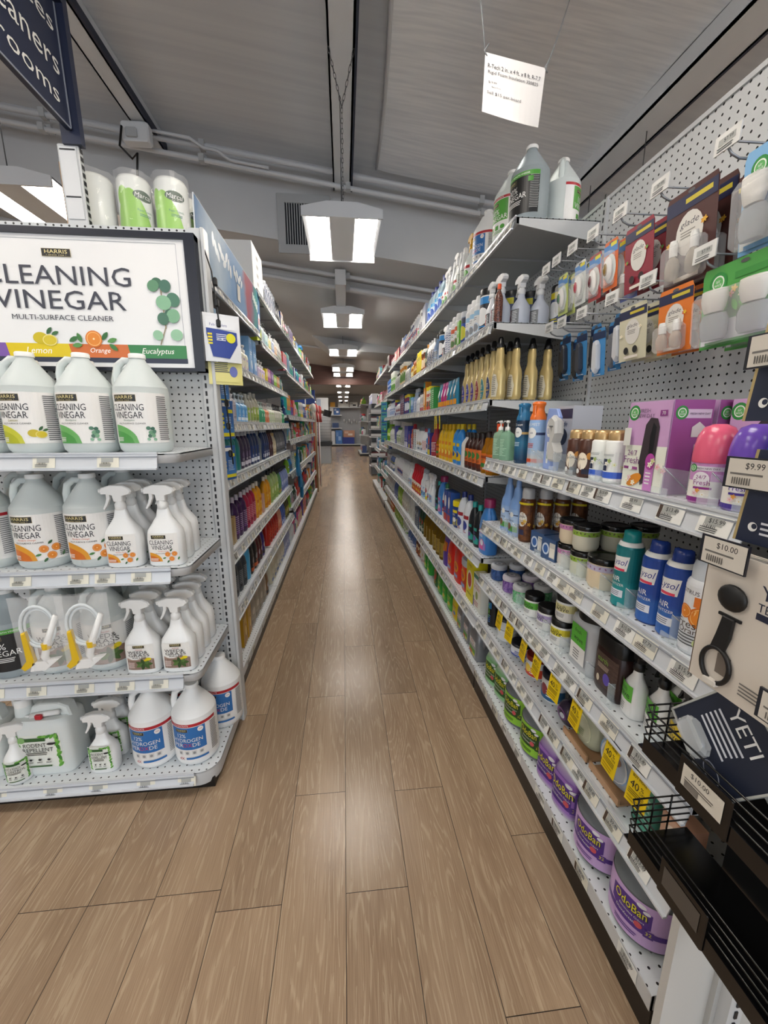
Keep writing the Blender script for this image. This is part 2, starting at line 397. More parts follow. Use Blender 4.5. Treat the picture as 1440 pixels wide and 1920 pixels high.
# ---------------------------------------------------------------- light fixtures
LED = mat('#fff6ea', .5, emit=LAMP); HOOD = mat('#d5d7da', .4)
def fixture_parts():
    h = MB(); W, L = .265, .36
    for y0, y1 in ((-L-.012, -L), (L, L+.012)): h.prism([(-W, -.02), (W, -.02), (W, .035), (.1, .07), (-.1, .07), (-W, .035)], y0, y1, HOOD)
    h.add([(-W, -L, .035), (-.1, -L, .07), (-.1, L, .07), (-W, L, .035)], [(0, 1, 2, 3)], HOOD); h.add([(W, -L, .035), (.1, -L, .07), (.1, L, .07), (W, L, .035)], [(0, 1, 2, 3)], HOOD)
    h.add([(-.1, -L, .07), (.1, -L, .07), (.1, L, .07), (-.1, L, .07)], [(0, 1, 2, 3)], HOOD)
    h.box(-W, W, -L, L, .024, .03, mat('#8d9095', .3, .6))
    c = MB(); c.box(-.085, .085, -L, L, -.012, .03, HOOD, .004)
    l1 = MB(); l1.box(-.235, -.11, -L+.004, L-.004, -.004, .02, LED); l2 = MB(); l2.box(.11, .235, -L+.004, L-.004, -.004, .02, LED)
    return [('housing', h.mesh('housing')), ('centre_plate', c.mesh('centre')), ('led_panel', l1.mesh('led')), ('led_panel', l2.mesh('led2'))]
FP = fixture_parts()
def fixture(x, y, z, lab, grp=None):
    t = thing('ceiling_light', (x, y, z), 0, FP, lab, 'ceiling light', grp)
    mb = MB(); top = (zr(x) if y < 4 else zc(x) if y < 11.8 else 3.25) - z - .003
    for s_ in (-1, 1):
        mb = MB(); mb.tube([(0, s_*.3, .066), (0, s_*.3, top)], .003, mat('#6d6f72', .4, .8), 5); link('hanging_wire', mb.mesh('w'), t)
ordn = ['nearest', 'second', 'third', 'fourth', 'fifth', 'sixth', 'seventh', 'eighth', 'ninth', 'tenth']
for i, y in enumerate([3.33, 5.65, 8.0, 10.3, 11.4, 13.6, 15.6, 18.5, 21.5, 24.8]):  # some of the far fixtures are added to brighten the dim store end
    fixture(.02, y, 2.66 if y < 14 else 2.75, 'white two-panel light over the main aisle, %s in the row' % ordn[i])
for i, y in enumerate([-1.4, .95]): fixture(.02, y, 2.66, 'white two-panel light over the camera end of the aisle, %s' % ('behind' if i == 0 else 'overhead'))
fixture(-1.88, 3.15, 2.66, 'white two-panel light over the left aisle beyond the paper towels')
for X in (-3.9, -1.88, 1.98, 4.0):
    for y in (-1.4, .95, 3.15, 5.65, 8.9, 13.5, 19, 24.5):  # farthest fixture of each side row is added to lift the far end
        if (X, y) != (-1.88, 3.15): fixture(X, y, 2.5 if X > 3 else 2.66, 'white two-panel light over %s neighbouring aisle, %s in its row' % ({-3.9: 'the farther left', -1.88: 'the nearer left', 1.98: 'the nearer right', 4.0: 'the farther right'}[X], ordn[[-1.4, .95, 3.15, 5.65, 8.9, 13.5, 19, 24.5].index(y)]), 'lights over the neighbouring aisles')
# chain and hook on the centre beam
def chain(p0, p1, n, name, lab, ex=None):
    mb = MB(); m = mat('#6a6c70', .4, .8); p0 = Vector(p0); p1 = Vector(p1)
    for i in range(n):
        c = p0.lerp(p1, (i+.5)/n); d = (p1-p0).normalized(); u = d.cross(Vector((0, 1, 0.01))).normalized(); 
        if i % 2: u = d.cross(u).normalized()
        l = (p1-p0).length/n*.65; mb.tube([c+d*l*math.cos(t)+u*.006*math.sin(t) for t in [2*PI*k/8 for k in range(9)]], .0018, m, 4, False)
    return mb
mb = chain((-.04, 2.7, 3.345), (.03, 2.9, 3.2), 10, '', ''); mb.merge(chain((.1, 2.7, 3.345), (.03, 2.9, 3.2), 8, '', '')); mb.merge(chain((.03, 2.9, 3.2), (.03, 3.2, 2.735), 24, '', ''))
tag(link('hanging_chain', mb.mesh('ch')), 'grey steel chain forking up to the centre beam above the near light', 'chain')
mb = MB(); mb.tube([(.03+.014*math.sin(t*1.0)*(1 if t < PI else 1), 2.3, 3.345-.005-.02*t/PI*2) for t in [k*PI/6 for k in range(13)]], .003, mat('#6a6c70', .4, .8), 5)
tag(link('s_hook', mb.mesh('h')), 'small steel S-hook hanging from the centre roof beam', 'hook')

# ---------------------------------------------------------------- gondola shelving
def tagmesh(v, price=None):
    mb = MB(); W, H = (.062, .034); base = mat('#dddacb' if v % 2 else '#e3e3de', .5); mb.box(-W/2, W/2, -.001, 0, -H/2, H/2, base)
    A = Art(mb, flat(-.001)); g = mat('#a4a6a2', .5); k = mat('#3a3a3c', .6)
    A.rect(-.002 if v % 3 else .012, .006, .034, .014, g)
    if v % 3 == 1: A.rect(-.025, 0, .008, .026, mat('#4a3a30', .5)); 
    if price: A.text(price, .004, .006, h=.009, m=INK)
    A.lines(-.004, -.010, .04, .010, 3, k)
    for q in range(9): A.rect(-.018+q*.0026+(q % 3)*.0006, -.004, .001, .006, k, .0011)
    return mb.mesh('price_tag')
TAGS = [tagmesh(i, p) for i, p in enumerate(['$8.99', '$9.49', '$15.99', '$7.79', '$13.49', None])]
def shelf_mesh(W, D, first=False):
    mb = MB(); mb.box(.002, W-.002, -D, -.012, -.004, 0, DECK); mb.box(.006, W-.006, -D+.013, -.014, -.0065, -.0045, STEELD); mb.box(.002, W-.002, -D-.001, -D+.012, -.026, -.001, STEEL)
    for x in (.002, W-.005): mb.prism([(-D, -.001), (-.012, -.001), (-.012, -.075), (-.05, -.075), (-D, -.026)], x, x+.003, STEEL, 0, 'yz')
    for x in (W*.33, W*.66): mb.box(x-.02, x+.02, -D+.02, -.02, -.016, -.004, STEELD)
    mb.lathe([(1, 0), (1, .002)], INK, 8, .003, .003, cx=0, cy=0, z0=0) if 0 else None
    return mb.mesh('shelf')
def rail_mesh(W, D, hh=.046, tilt=.012):
    mb = MB(); P = mat('#c9cdd2', .22); x0, x1 = .0, W
    mb.add([(x0, -D-.003, .001), (x1, -D-.003, .001), (x1, -D-.003-tilt, -hh), (x0, -D-.003-tilt, -hh)], [(0, 1, 2, 3)], P)
    mb.add([(x0, -D, .001), (x1, -D, .001), (x1, -D-tilt, -hh), (x0, -D-tilt, -hh)], [(3, 2, 1, 0)], P)
    mb.box(x0, x1, -D-.006, -D, -.001, .004, P); mb.box(x0, x1, -D-.009-tilt, -D-tilt, -hh-.002, -hh+.003, P)
    mb.box(x0, x1, -D-.007-tilt*.2, -D-.002-tilt*.2, -.011, -.008, mat('#8f949c', .3)); return mb.mesh('price_rail')
def unit(name, lab, loc, rz, W, D, shelves, deckD, top, deckz=.13, back='#', seed=0, ends=(True, True), dens=.1, cat='shelving unit', tags=True, kick=.09, skipdeck=False, backmat=None, tall=None, dback=0):
    """shelves: list of (z, depth, x0, x1)"""
    R = tag(link(name, None, loc=loc, rot=(0, 0, rz)), lab, cat, 'gondola bays' if cat == 'shelving unit' else None)
    rnd = random.Random(seed)
    mb = MB(); mb.box(0, W, -.008, 0, .02, top, backmat or PEG_XZ); mb.box(0, W, -.014, .0, top, top+.014, STEEL)
    link('back_panel', mb.mesh('back'), R)
    for k, x in enumerate((.016, W-.016)):
        if not ends[k]: continue
        mb = MB(); mb.box(x-.015, x+.015, -.02, -.0085, .0, top+.01, STEEL)
        for i in range(int(top/.028)): mb.box(x-.0035, x+.0035, -.0212, -.0195, .05+i*.028, .067+i*.028, INK)
        link('upright', mb.mesh('up'), R)
    if not skipdeck:
        mb = MB(); mb.box(.002, W-.002, -deckD+.006, 0, 0, deckz-.046, BLACK); link('kick_plate', mb.mesh('kick'), R)
        mb = MB(); mb.box(.0, W, -deckD, -.012, deckz-.005, deckz, DECK); mb.box(0, W, -deckD-.002, -deckD+.006, deckz-.045, deckz-.001, STEEL); mb.box(0, .003, -deckD, -.01, deckz-.045, deckz-.005, STEEL); mb.box(W-.003, W, -deckD, -.01, deckz-.045, deckz-.005, STEEL)
        dk = link('base_deck', mb.mesh('deck'), R)
        if tags:
            x = .05
            while x < W-.05:
                link('price_tag', TAGS[rnd.randrange(6)], dk, (x, -deckD-.0035, deckz-.022)); x += dens*1.6*(.7+rnd.random())
    for (z, d, x0, x1) in shelves:
        w_ = x1-x0; sh = link('shelf', shelf_mesh(w_, d), R, (x0, 0, z))
        link('price_rail', rail_mesh(w_, d), sh)
        if tags:
            x = .04
            while x < w_-.035:
                t = .0035+.012*.45; link('price_tag', TAGS[rnd.randrange(6)], sh, (x, -d-t-.002, -.023), (-.25, 0, 0)); x += dens*(.7+rnd.random()*.8)
    return R
RB = 1.085; LB = -.975
RZ = [2.14, 1.745, 1.43, 1.09, .70, .385]
# right side, nearest bay (peg wall above, four shelves)
unit('shelving_unit', 'nearest right bay with tall peg wall above air freshener shelves', (RB, 1.755, 0), -PI/2, 1.2, .44,
     [(1.175, .445, 0, 1.2), (.885, .445, 0, 1.2), (.625, .445, 0, 1.2), (.395, .445, 0, 1.2)], .455, 2.2, seed=4, dens=.075, ends=(True, False))
rb = [(1.76, 2.97), (2.97, 4.18), (4.18, 5.39), (5.39, 6.3)]
bayn = ['second', 'third', 'fourth', 'fifth']
for i, (a, b) in enumerate(rb):
    W = b-a
    unit('shelving_unit', '%s right bay counted from the camera, six cleaner shelves deep' % bayn[i], (RB, b, 0), -PI/2, W, .44,
         [(RZ[0], .375, 0, W)] + [(z, .445, 0, W) for z in RZ[1:]], .455, 2.2, seed=10+i, dens=.09, ends=(True, False))
LZ = [1.625, 1.335, 1.075, .715, .42]
unit('shelving_unit', 'nearest left bay under the blue splash poster', (LB, 1.70, 0), PI/2, 1.25, .42, [(1.93, .42, 0, 1.25)]+[(z, .425, 0, 1.25) for z in LZ], .44, 2.0, .11, seed=30, dens=.1, ends=(False, True))
unit('shelving_unit', 'second left bay with the big white carton on top', (LB, 2.96, 0), PI/2, 1.22, .42, [(2.2, .42, 0, 1.22), (1.88, .425, 0, 1.22)]+[(z, .425, 0, 1.22) for z in LZ], .44, 2.3, .11, seed=31, dens=.1, ends=(False, True))
LF = [2.2, 1.84, 1.42, 1.17, .83, .47]
for i, (a, b) in enumerate([(4.18, 5.4), (5.4, 6.62), (6.62, 7.84)]):
    unit('shelving_unit', '%s left bay counted from the camera' % ['third', 'fourth', 'fifth'][i], (LB, a, 0), PI/2, 1.22, .42, [(z, .425, 0, 1.22) for z in LF], .44, 2.3, .11, seed=33+i, dens=.14, ends=(False, True))
# end cap on the left
EY = 1.67; EX0 = -1.45
def endcap():
    W = .955; D = .37
    R = tag(link('end_display', None, loc=(EX0, EY, 0)), 'white pegboard end display at left holding jugs and spray bottles', 'end display')
    mb = MB(); mb.box(0, W, -.008, 0, .02, 2.0, PEG_XZ); link('back_panel', mb.mesh('back'), R)
    mb = MB(); mb.box(W-.035, W+.017, -.02, .02, 0, 2.0, STEEL); mb.box(W+.005, W+.017, -.03, -.02, 0, 2.0, STEEL, .002)
    for i in range(66): mb.box(W-.027, W-.02, -.0212, -.0195, .09+i*.0285, .107+i*.0285, INK)
    link('upright', mb.mesh('up'), R)
    mb = MB(); mb.box(0.0, W-.01, -D+.0, 0, 0, .042, BLACK, 0); link('kick_plate', mb.mesh('kick'), R)
    rnd = random.Random(8)
    for n, (z, w1) in enumerate([(1.235, W-.055), (.865, W-.055), (.475, W-.055), (.085, W-.05)]):
        d = D if n < 3 else D+.02; rr = .035 if n < 3 else .07; c = MB(); x1 = W-.02 if n < 3 else W+.006
        P = [(0, -.012), (0, -d)] + [(x1-rr+rr*math.sin(t), -d+rr-rr*math.cos(t)) for t in [k*PI/2/8 for k in range(9)]] + [(x1, -.012)]
        c.prism(P, z-.005 if n < 3 else z-.005, z, DECK, 0, 'xy')
        # lip that follows the rounded corner
        Q = P[1:]; V = []; F = []
        for (x, y) in Q: V += [(x, y, z-.001), (x, y, z-.03 if n < 3 else z-.04), (x-.004, y+.004, z-.03 if n < 3 else z-.06)]
        for k in range(len(Q)-1): a = 3*k; F += [(a, a+3, a+4, a+1), (a+1, a+4, a+5, a+2)]
        c.add(V, F, STEEL, True)
        if n < 3: c.prism([(-d+.08, -.02), (-.012, -.005), (-.012, -.07), (-.05, -.07)], x1-.025, x1-.021, STEEL, 0, 'yz') if 0 else None
        sh = link('shelf' if n < 3 else 'base_deck', c.mesh('shelf'), R)
        w2 = w1-.02
        r_ = link('price_rail', rail_mesh(w2, d, .046 if n < 3 else .034), sh, (0.0, 0, z))
        for x in ([.085, .24, .375, .56, .74] if n == 0 else [.1, .27, .43, .6, .68, .79] if n == 1 else [.07, .28, .41, .56, .69, .8] if n == 2 else [.08, .23, .41, .56, .72, .86]):
            if x < w2-.02: link('price_tag', TAGS[5], sh, (x, -d-.0105, z-.024), (-.25, 0, 0))
    return R
endcap()
# ---------------------------------------------------------------- products
def trigger(mb, z, sc=1., col=WHITE, lev=None, collar=None):
    lev = lev or col; collar = collar or col
    T = Matrix.Translation((0, 0, z)) @ Matrix.Scale(sc, 4)
    t = MB(); t.lathe([(.9, 0), (1, .002), (1, .018), (.8, .022), (.7, .03)], collar, 16, .016, .016)
    t.prism([(-.05, .050), (-.052, .062), (-.046, .070), (-.02, .078), (.018, .077), (.036, .068), (.042, .058), (.036, .050), (.014, .044), (.013, .026), (-.013, .026), (-.016, .046), (-.03, .050)], -.0125, .0125, col, .004)
    t.box(-.058, -.050, -.006, .006, .053, .066, lev, .002)
    t.prism([(-.036, .052), (-.026, .052), (-.026, .036), (-.036, .014), (-.046, .000), (-.050, .003), (-.042, .018), (-.036, .036)], -.006, .006, lev, .0015)
    mb.merge(t, T)
def pumphead(mb, z, sc, col):
    T = Matrix.Translation((0, 0, z)) @ Matrix.Scale(sc, 4); t = MB()
    t.lathe([(1, 0), (1, .02), (.5, .024), (.28, .026), (.28, .045)], col, 14, .015, .015)
    t.lathe([(.6, .044), (.75, .046), (.75, .056), (.5, .06)], col, 12, .015, .015); t.tube([(0, 0, .053), (-.03, 0, .054), (-.04, 0, .046)], .004, col, 6)
    mb.merge(t, T)
PROF = {
 'bottle': ([(.92, 0), (1, .03), (1, .60), (.93, .68), (.62, .77), (.38, .83), (.36, .87)], [(.46, .865), (.46, .985), (.4, 1.0)], (.08, .56)),
 'slim':   ([(.86, 0), (1, .05), (.96, .35), (1, .58), (.84, .74), (.45, .84), (.3, .87)], [(.40, .86), (.38, .985), (.3, 1.0)], (.10, .60)),
 'tall':   ([(.92, 0), (1, .02), (1, .5), (.92, .58), (.6, .70), (.55, .80), (.42, .86)], [(.44, .85), (.40, .97), (.25, 1.0)], (.08, .48)),
 'can':    ([(.93, 0), (1, .012), (1, .765), (.93, .79), (.82, .81)], [(.84, .805), (.84, .93), (.76, .985), (.4, 1.0)], (.04, .74)),
 'canister': ([(.98, 0), (1, .01), (1, .86)], [(1.04, .85), (1.04, .98), (1, 1.0)], (.05, .82)),
 'jar':    ([(.9, 0), (.97, .04), (1, .12), (1, .72), (.9, .78)], [(1.0, .76), (1.0, .97), (.93, 1.0)], (.14, .68)),
 'tub':    ([(.86, 0), (.9, .03), (.98, .82)], [(1.03, .80), (1.03, .97), (.97, 1.0)], (.1, .76)),
 'wide':   ([(.9, 0), (1, .04), (1, .50), (.94, .62), (.70, .76), (.42, .84), (.36, .87)], [(.44, .86), (.43, .98), (.36, 1.0)], (.08, .52)),
}
def stylize(A, w, z0, z1, st, c, rnd, small=False):
    h = z1-z0; zc_ = (z0+z1)/2; c = [mat(x) if isinstance(x, str) else x for x in c]
    A.rect(0, zc_, w, h, c[0])
    if st == 0:
        A.rect(0, z0+h*.12, w, h*.24, c[1]); A.ell(0, z0+h*.66, w*.3, h*.2, c[2]); A.lines(0, z0+h*.38, w*.7, h*.14, 2, c[1], rnd=rnd)
    elif st == 1:
        A.rect(0, z1-h*.1, w, h*.2, c[1]); A.ell(w*.1, z0+h*.45, w*.32, h*.26, c[2]); A.lines(0, z0+h*.12, w*.8, h*.16, 2, c[1], rnd=rnd)
    elif st == 2:
        A.rect(-w*.22, zc_, w*.5, h, c[1]); A.ell(-w*.2, z0+h*.7, w*.18, h*.12, c[2]); A.lines(w*.24, zc_, w*.4, h*.8, 7, c[2], rnd=rnd)
    elif st == 3:
        A.lines(0, zc_, w*.85, h*.86, 9, c[1], rnd=rnd); A.rect(-w*.25, z0+h*.14, w*.3, h*.14, c[2])
    elif st == 4:
        A.curve(-w/2, w/2, lambda x: z0, lambda x: z0+h*(.25+.22*math.sin(x/w*4+1)), c[1], 8); A.ell(w*.12, z0+h*.3, w*.2, h*.13, c[2]); A.rect(0, z0+h*.78, w*.75, h*.16, c[1]); A.lines(0, z0+h*.6, w*.6, h*.12, 2, c[2], rnd=rnd)
_p = {}
def prod(kind, h, w, d=None, body='#ffffff', cap='#ffffff', st=None, c=(), tr=0, near=False, nn=None, art=None, lz=None, wrap=1.35, key=None, side_st=None):
    d = d or w; k = (kind, h, w, d, body, cap, st, tuple(c), tr, near, nn, key)
    if k in _p: return _p[k]
    rnd = random.Random(str(k)); seg = 28 if near else 12
    bm_ = mat(body, .3, tr=.55 if tr else 0) if isinstance(body, str) else body
    cm = mat(cap, .35) if isinstance(cap, str) else cap
    B = MB(); P = MB(); Lb = MB(); step = .009 if near else .03; capn = 'cap'
    rx, ry = w/2, d/2
    if kind == 'box':
        B.box(-rx, rx, -ry, ry, 0, h, bm_, 0)
        surf, (z0, z1), lw = flat(-ry), (h*.02, h*.98), w*.96; step = None
    elif kind == 'pouch':
        n = 8; V = []; F = []
        for j in range(n+1):
            for sgn in (-1, 1):
                for i in range(n+1):
                    x = -rx+w*i/n; z = h*j/n; b = ry*math.sin(PI*i/n)**.6*min(1, (1-j/n)*2.2)*(1 if j else .9); V.append((x, sgn*b if sgn > 0 else -b, z))
        for j in range(n):
            for i in range(n):
                a = j*2*(n+1)+i; q = 2*(n+1); F.append((a, a+1, a+1+q, a+q)); a += n+1; F.append((a+q, a+1+q, a+1, a))
        B.add(V, F, bm_, True); B.box(-rx, rx, -.001, .001, h*.95, h*1.02, bm_)
        surf, (z0, z1), lw, step = (lambda a, z, o: (a, -ry*max(.02, math.cos(a/rx*PI/2))**.6*min(1, (1-min(z, h*.999)/h)*2.2)-o-.001, z)), (h*.08, h*.88), w*.8, .012
    elif kind == 'spray' or kind == 'pump':
        fr = .76 if kind == 'spray' else .80
        hb = h-(.085 if kind == 'spray' else .06)*(w/.085 if w < .085 else 1)*.95
        hb = max(hb, h*.6)
        nq = nn or 2.6
        if kind == 'spray': pr = [(.90, 0), (1, .03), (1, .50), (.93, .62), (.62, .76), (.42, .85), (.36, .93), (.3, 1)]
        else: pr = [(.94, 0), (1, .03), (1, .78), (.86, .88), (.4, .95), (.36, 1)]
        B.lathe([(r, z*hb) for r, z in pr], bm_, seg, rx, ry, nq)
        if kind == 'spray': trigger(P, hb-.004, (h-hb)/.078, cm)
        else: pumphead(P, hb-.002, (h-hb)/.06, cm)
        capn = 'spray_trigger' if kind == 'spray' else 'pump_head'
        surf, (z0, z1), lw = (cyl(rx) if (nq == 2 and rx == ry) else sup(rx, ry, nq)), ((hb*.08, hb*.5) if kind == 'spray' else (hb*.1, hb*.74)), (w*.8 if nq != 2 else rx*wrap*1.5)
    elif kind == 'gallon':
        s_ = h/.30; q = .198*s_
        B.lathe([(.86, 0), (.97, .01), (1, .025), (1, .185*s_), (.985, q)], bm_, 36, rx, rx)
        B.lathe([(r, q+z*s_) for r, z in [(.985, 0), (.93, .008), (.80, .024), (.30, .080), (.27, .088)]], bm_, 36, rx, rx)
        zt = q+.088*s_
        B.tube([(-.014, .0, zt-.008), (-.040, 0, zt-.006*s_), (-.060, 0, zt-.022*s_), (-.0665, 0, zt-.050*s_), (-.066, 0, q+.012*s_), (-.060, 0, q-.004)], [.010, .011, .0115, .0115, .012, .014], bm_, 10)
        P.lathe([(1, 0), (1, h-zt-.003), (.9, h-zt)], cm, 24, .024, .024, z0=zt)
        surf, (z0, z1), lw = cyl(rx), (.03, .18), rx*2.6
    elif kind == 'laundry':
        nq = nn or 3
        B.lathe([(.95, 0), (1, .04*h), (1, .50*h), (.93, .62*h), (.62, .78*h), (.42, .84*h), (.4, .87*h)], bm_, seg, rx, ry, nq, cx=0)
        B.tube([(rx*.45, 0, h*.80), (rx*.95, 0, h*.70), (rx*1.05, 0, h*.5), (rx*.9, 0, h*.35)], [h*.035, h*.045, h*.05, h*.04], bm_, 8)
        P.lathe([(1, .85*h), (1, .98*h), (.9, h)], cm, seg, rx*.5, rx*.5)
        surf, (z0, z1), lw = sup(rx, ry, nq), (h*.08, h*.5), w*.78
    else:
        b_, c_, (a0, a1) = PROF[kind]; nq = nn or 2
        B.lathe([(r, z*h) for r, z in b_], bm_, seg, rx, ry, nq)
        r2 = rx if kind in ('can', 'jar', 'tub', 'canister') else min(rx, ry)
        P.lathe([(r, z*h) for r, z in c_], cm, seg, r2, r2 if kind not in ('tub', 'jar', 'canister') else ry, nq if kind in ('tub', 'jar', 'canister') else 2)
        capn = 'lid' if kind in ('jar', 'tub', 'canister') else 'cap'
        if rx == ry and nq == 2: surf, lw = cyl(rx), rx*wrap*2
        else: surf, lw = sup(rx, ry, nq), w*.84
        z0, z1 = a0*h, a1*h
    if lz: z0, z1 = lz
    A = Art(Lb, surf, step)
    if art: art(A, lw, z0, z1)
    elif st is not None: stylize(A, lw, z0, z1, st, c, rnd)
    if kind == 'box' and side_st is not None:
        for sf in (side(-rx), plus(rx)):
            A2 = Art(Lb, sf if sf is not None else None); stylize(A2, d*.96, z0, z1, side_st, c, rnd)
    if near:
        R = [('carton' if kind == 'box' else 'body', B.mesh('body'))]
        if P.v: R.append((capn, P.mesh(capn)))
        if Lb.v: R.append(('label', Lb.mesh('label')))
    else:
        B.merge(P); B.merge(Lb); R = [('body', B.mesh(kind))]
    _p[k] = R; return R

# ---- registry that writes labels once everything stands in place
REG = []
def put(name, parts, x, y, z, rz, look, cat, where, row=0, grp=None, final=None):
    o = thing(name, (x, y, z), rz, parts, final, cat, grp)
    if not final: REG.append((o, look, where, row, y if abs(rz) > .8 or isinstance(rz, tuple) else -x, grp, x, y))
    return o
NTH = ['nearest', 'second', 'third', 'fourth', 'fifth', 'sixth', 'seventh', 'eighth', 'ninth', 'tenth', 'eleventh', 'twelfth']
def write_labels():
    from collections import defaultdict
    G = defaultdict(list)
    for r in REG: G[(r[1], r[2], r[3] > 0)].append(r)
    for (look, where, rear), L in G.items():
        L.sort(key=lambda r: (r[4], r[3]))
        ends = 'left end display' in where
        for i, r in enumerate(L):
            o = r[0]
            if len(L) == 1: s = look
            else:
                w_ = (['rightmost', 'second from right', 'third from right', 'fourth from right', 'fifth from right', 'sixth from right'] if ends else NTH)[min(i, 5 if ends else 11)]
                s = '%s %s' % (w_, look)
                o['group'] = r[5] or ('%s, %s' % (look, where))
            s = s + (', rear row' if rear else '') + ', ' + where.replace(' from top', '')
            if len(s.split()) > 16:
                import re; s2 = re.sub(r' with [^,]*', '', look); s = s.replace(look, s2)
            if len(s.split()) > 16: s = s.replace('second from right', '2nd from right').replace('third from right', '3rd from right').replace('sixth from right', '6th from right').replace(' with ', ' in ').replace(' the ', ' ')
            o['label'] = s

RR = -PI/2; LL = PI/2
def row(side_, z, y0, y1, where, seq, front=None, rows=1, gap=.006, near=False, seed=0, jit=.004, rearlim=None):
    """seq: list of (n, name, cat, look, kw) walked from near to far"""
    rnd = random.Random(seed); y = y0; fx = front if front is not None else (.655 if side_ > 0 else -.565)
    for it in list(seq)*4:
        n, name, cat, look, kw = it[:5]
        kw = dict(kw); d = kw.get('d') or kw['w']; parts = prod(near=near, **kw)
        for k in range(n):
            if y+kw['w'] > y1: return
            y += kw['w']/2
            for rr in range(it[5] if len(it) > 5 else rows):
                x = fx + side_*(d/2+.006+rr*(d+.006)) + rnd.uniform(0, jit)*side_
                put(name, parts, x, y + rnd.uniform(-jit, jit)*.3, z+.0008, (RR if side_ > 0 else LL) + rnd.uniform(-.06, .06), look, cat, where, rr)
            y += kw['w']/2 + gap + rnd.uniform(0, jit)
# ================================================================ END DISPLAY (left)
GOLD = mat('#e6d79a', .4); MILK = mat('#e9f0ee', .3, tr=.3); LID = mat('#f1f1ee', .35); PE = mat('#ecedec', .28)
NAVYK = mat('#23232b', .5)
def leafset(A, pts, L, cols):
    for i, (x, z, r) in enumerate(pts): A.leaf(x, z, L, r, mat(cols[i % len(cols)]))
def plate(A, cx, cz, w_):
    h = w_*.27; A.rect(cx, cz, w_, h, mat('#c9b98a')); A.rect(cx, cz, w_*.98, h*.94, mat('#1b1a1a')); A.text('HARRIS', cx, cz+h*.12, h=h*.46, w_=w_*.78, m=GOLD); A.text('* SINCE 1922 *', cx, cz-h*.32, w_=w_*.7, h=h*.13, m=GOLD)
def lemon(A, x, z, r):
    A.ell(x-r*.7, z+r*.15, r*.95, r*.75, mat('#c9b416')); A.leaf(x+r*.5, z+r*1.1, r*1.1, .9, mat('#2f5c33')); A.leaf(x+r*1.2, z+r*.8, r*1.0, .4, mat('#3c6b3a'))
    A.ell(x+r*.45, z-r*.1, r*.92, r*.72, mat('#e5d77e')); A.ell(x+r*.45, z-r*.1, r*.8, r*.6, mat('#d3bd2b'))
def orange(A, x, z, r):
    A.ell(x, z, r, r, mat('#d8751d')); A.ell(x, z, r*.84, r*.84, mat('#f1bf79')); A.ell(x, z, r*.76, r*.76, mat('#e0862a')); A.ell(x, z, r*.12, r*.12, mat('#f7dba8'))
def euca(A, x, z, s):
    for i, (a, b, r) in enumerate([(-.5, 1.2, .38), (.3, 1.1, .36), (-.1, .3, .42), (.55, .45, .38), (.35, -.35, .4), (-.35, -.45, .34), (-.6, -1.15, .3), (.6, -1.2, .3)]):
        A.ell(x+a*s, z+b*s, r*s*1.15, r*s, mat(['#4d7a62', '#3f6a58', '#6f9c7b', '#54806a', '#7aa886', '#47705c', '#86b294', '#86b294'][i]), rot=.4*i)
def harris(fl, sc=1.0, small=False):
    def f(A, w_, z0, z1):
        H = z1-z0; W = .088*sc; A.rect(.0, (z0+z1)/2, w_, H, mat('#eceae6', .4))
        x0 = -.012*sc if not small else 0; T = z1
        plate(A, x0-.012*sc, T-.016*sc*H/.15 if not small else T-.012, (.076 if not small else .046)*sc)
        k = H/.15
        hh = .0195*k if not small else .0145; ww = .100*k*sc if not small else .074
        A.text('CLEANING', x0-.006, T-.043*k if not small else T-.030, h=hh, w_=ww, m=NAVYK); A.text('VINEGAR', x0-.004, T-.066*k if not small else T-.047, h=hh, w_=ww*.88, m=NAVYK)
        c = {'lemon': ('#b3b72a', '#c8c93a'), 'euca': ('#4f9a4a', '#6bb060'), 'orange': ('#cf6f25', '#dd9a2c')}[fl]
        zb = z0; w2 = (.074 if not small else .05)*k**.5*sc; xl = x0-.052*sc if not small else -w_/2
        A.curve(xl, xl+w2, lambda x: zb, lambda x: zb+w2*.75*math.sqrt(max(0, 1-((x-xl)/w2)**2)), mat(c[1])); A.curve(xl, xl+w2*.82, lambda x: zb, lambda x: zb+w2*.5*math.sqrt(max(0, 1-((x-xl)/w2/.82)**2)), mat(c[0]))
        A.text({'lemon': 'Lemon', 'euca': 'Eucalyptus', 'orange': 'Mandarin Orange'}[fl], x0, T-.082*k if not small else T-.060, h=.007*k, m=mat({'lemon': '#8f8a2c', 'euca': '#5d7d6a', 'orange': '#cf6237'}[fl]), slant=.3)
        A.text('MULTI-SURFACE CLEANER', x0+.005, T-.091*k if not small else T-.067, w_=ww*.8, m=NAVYK)
        fx, fz, r = (.045*sc, z0+.028*k, .015*k) if not small else (.022, z0+.018, .010)
        if fl == 'lemon': lemon(A, fx, fz, r)
        if fl == 'euca': euca(A, fx, fz, r*.95)
        if fl == 'orange':
            for a, b in ((-1, .6), (1.1, .75), (.2, -.9)): orange(A, fx+a*r, fz+b*r, r*.82)
            leafset(A, [(fx-r*2, fz-.6*r, .3), (fx+r*.2, fz+r*2, .8), (fx+r*2.2, fz-r*.9, 1.2), (fx-r*.9, fz-r*1.8, .9)], r*1.1, ['#3f7a3a', '#2f5c33'])
        if not small: A.lines(.085, (z0+z1)/2, .034, H*.9, 22, mat('#5a5a5c'), .15)
        A.lines(xl+.018, zb+.012*k, .03, .014*k, 3, mat('#f0efe8'))
    return f
def gal(key, art, body=MILK, cap=LID): return prod('gallon', .30, .155, body=body, cap=cap, near=True, art=art, key=key)
G_LEM = gal('lem', harris('lemon')); G_EUC = gal('euc', harris('euca')); G_ORA = gal('ora', harris('orange'))
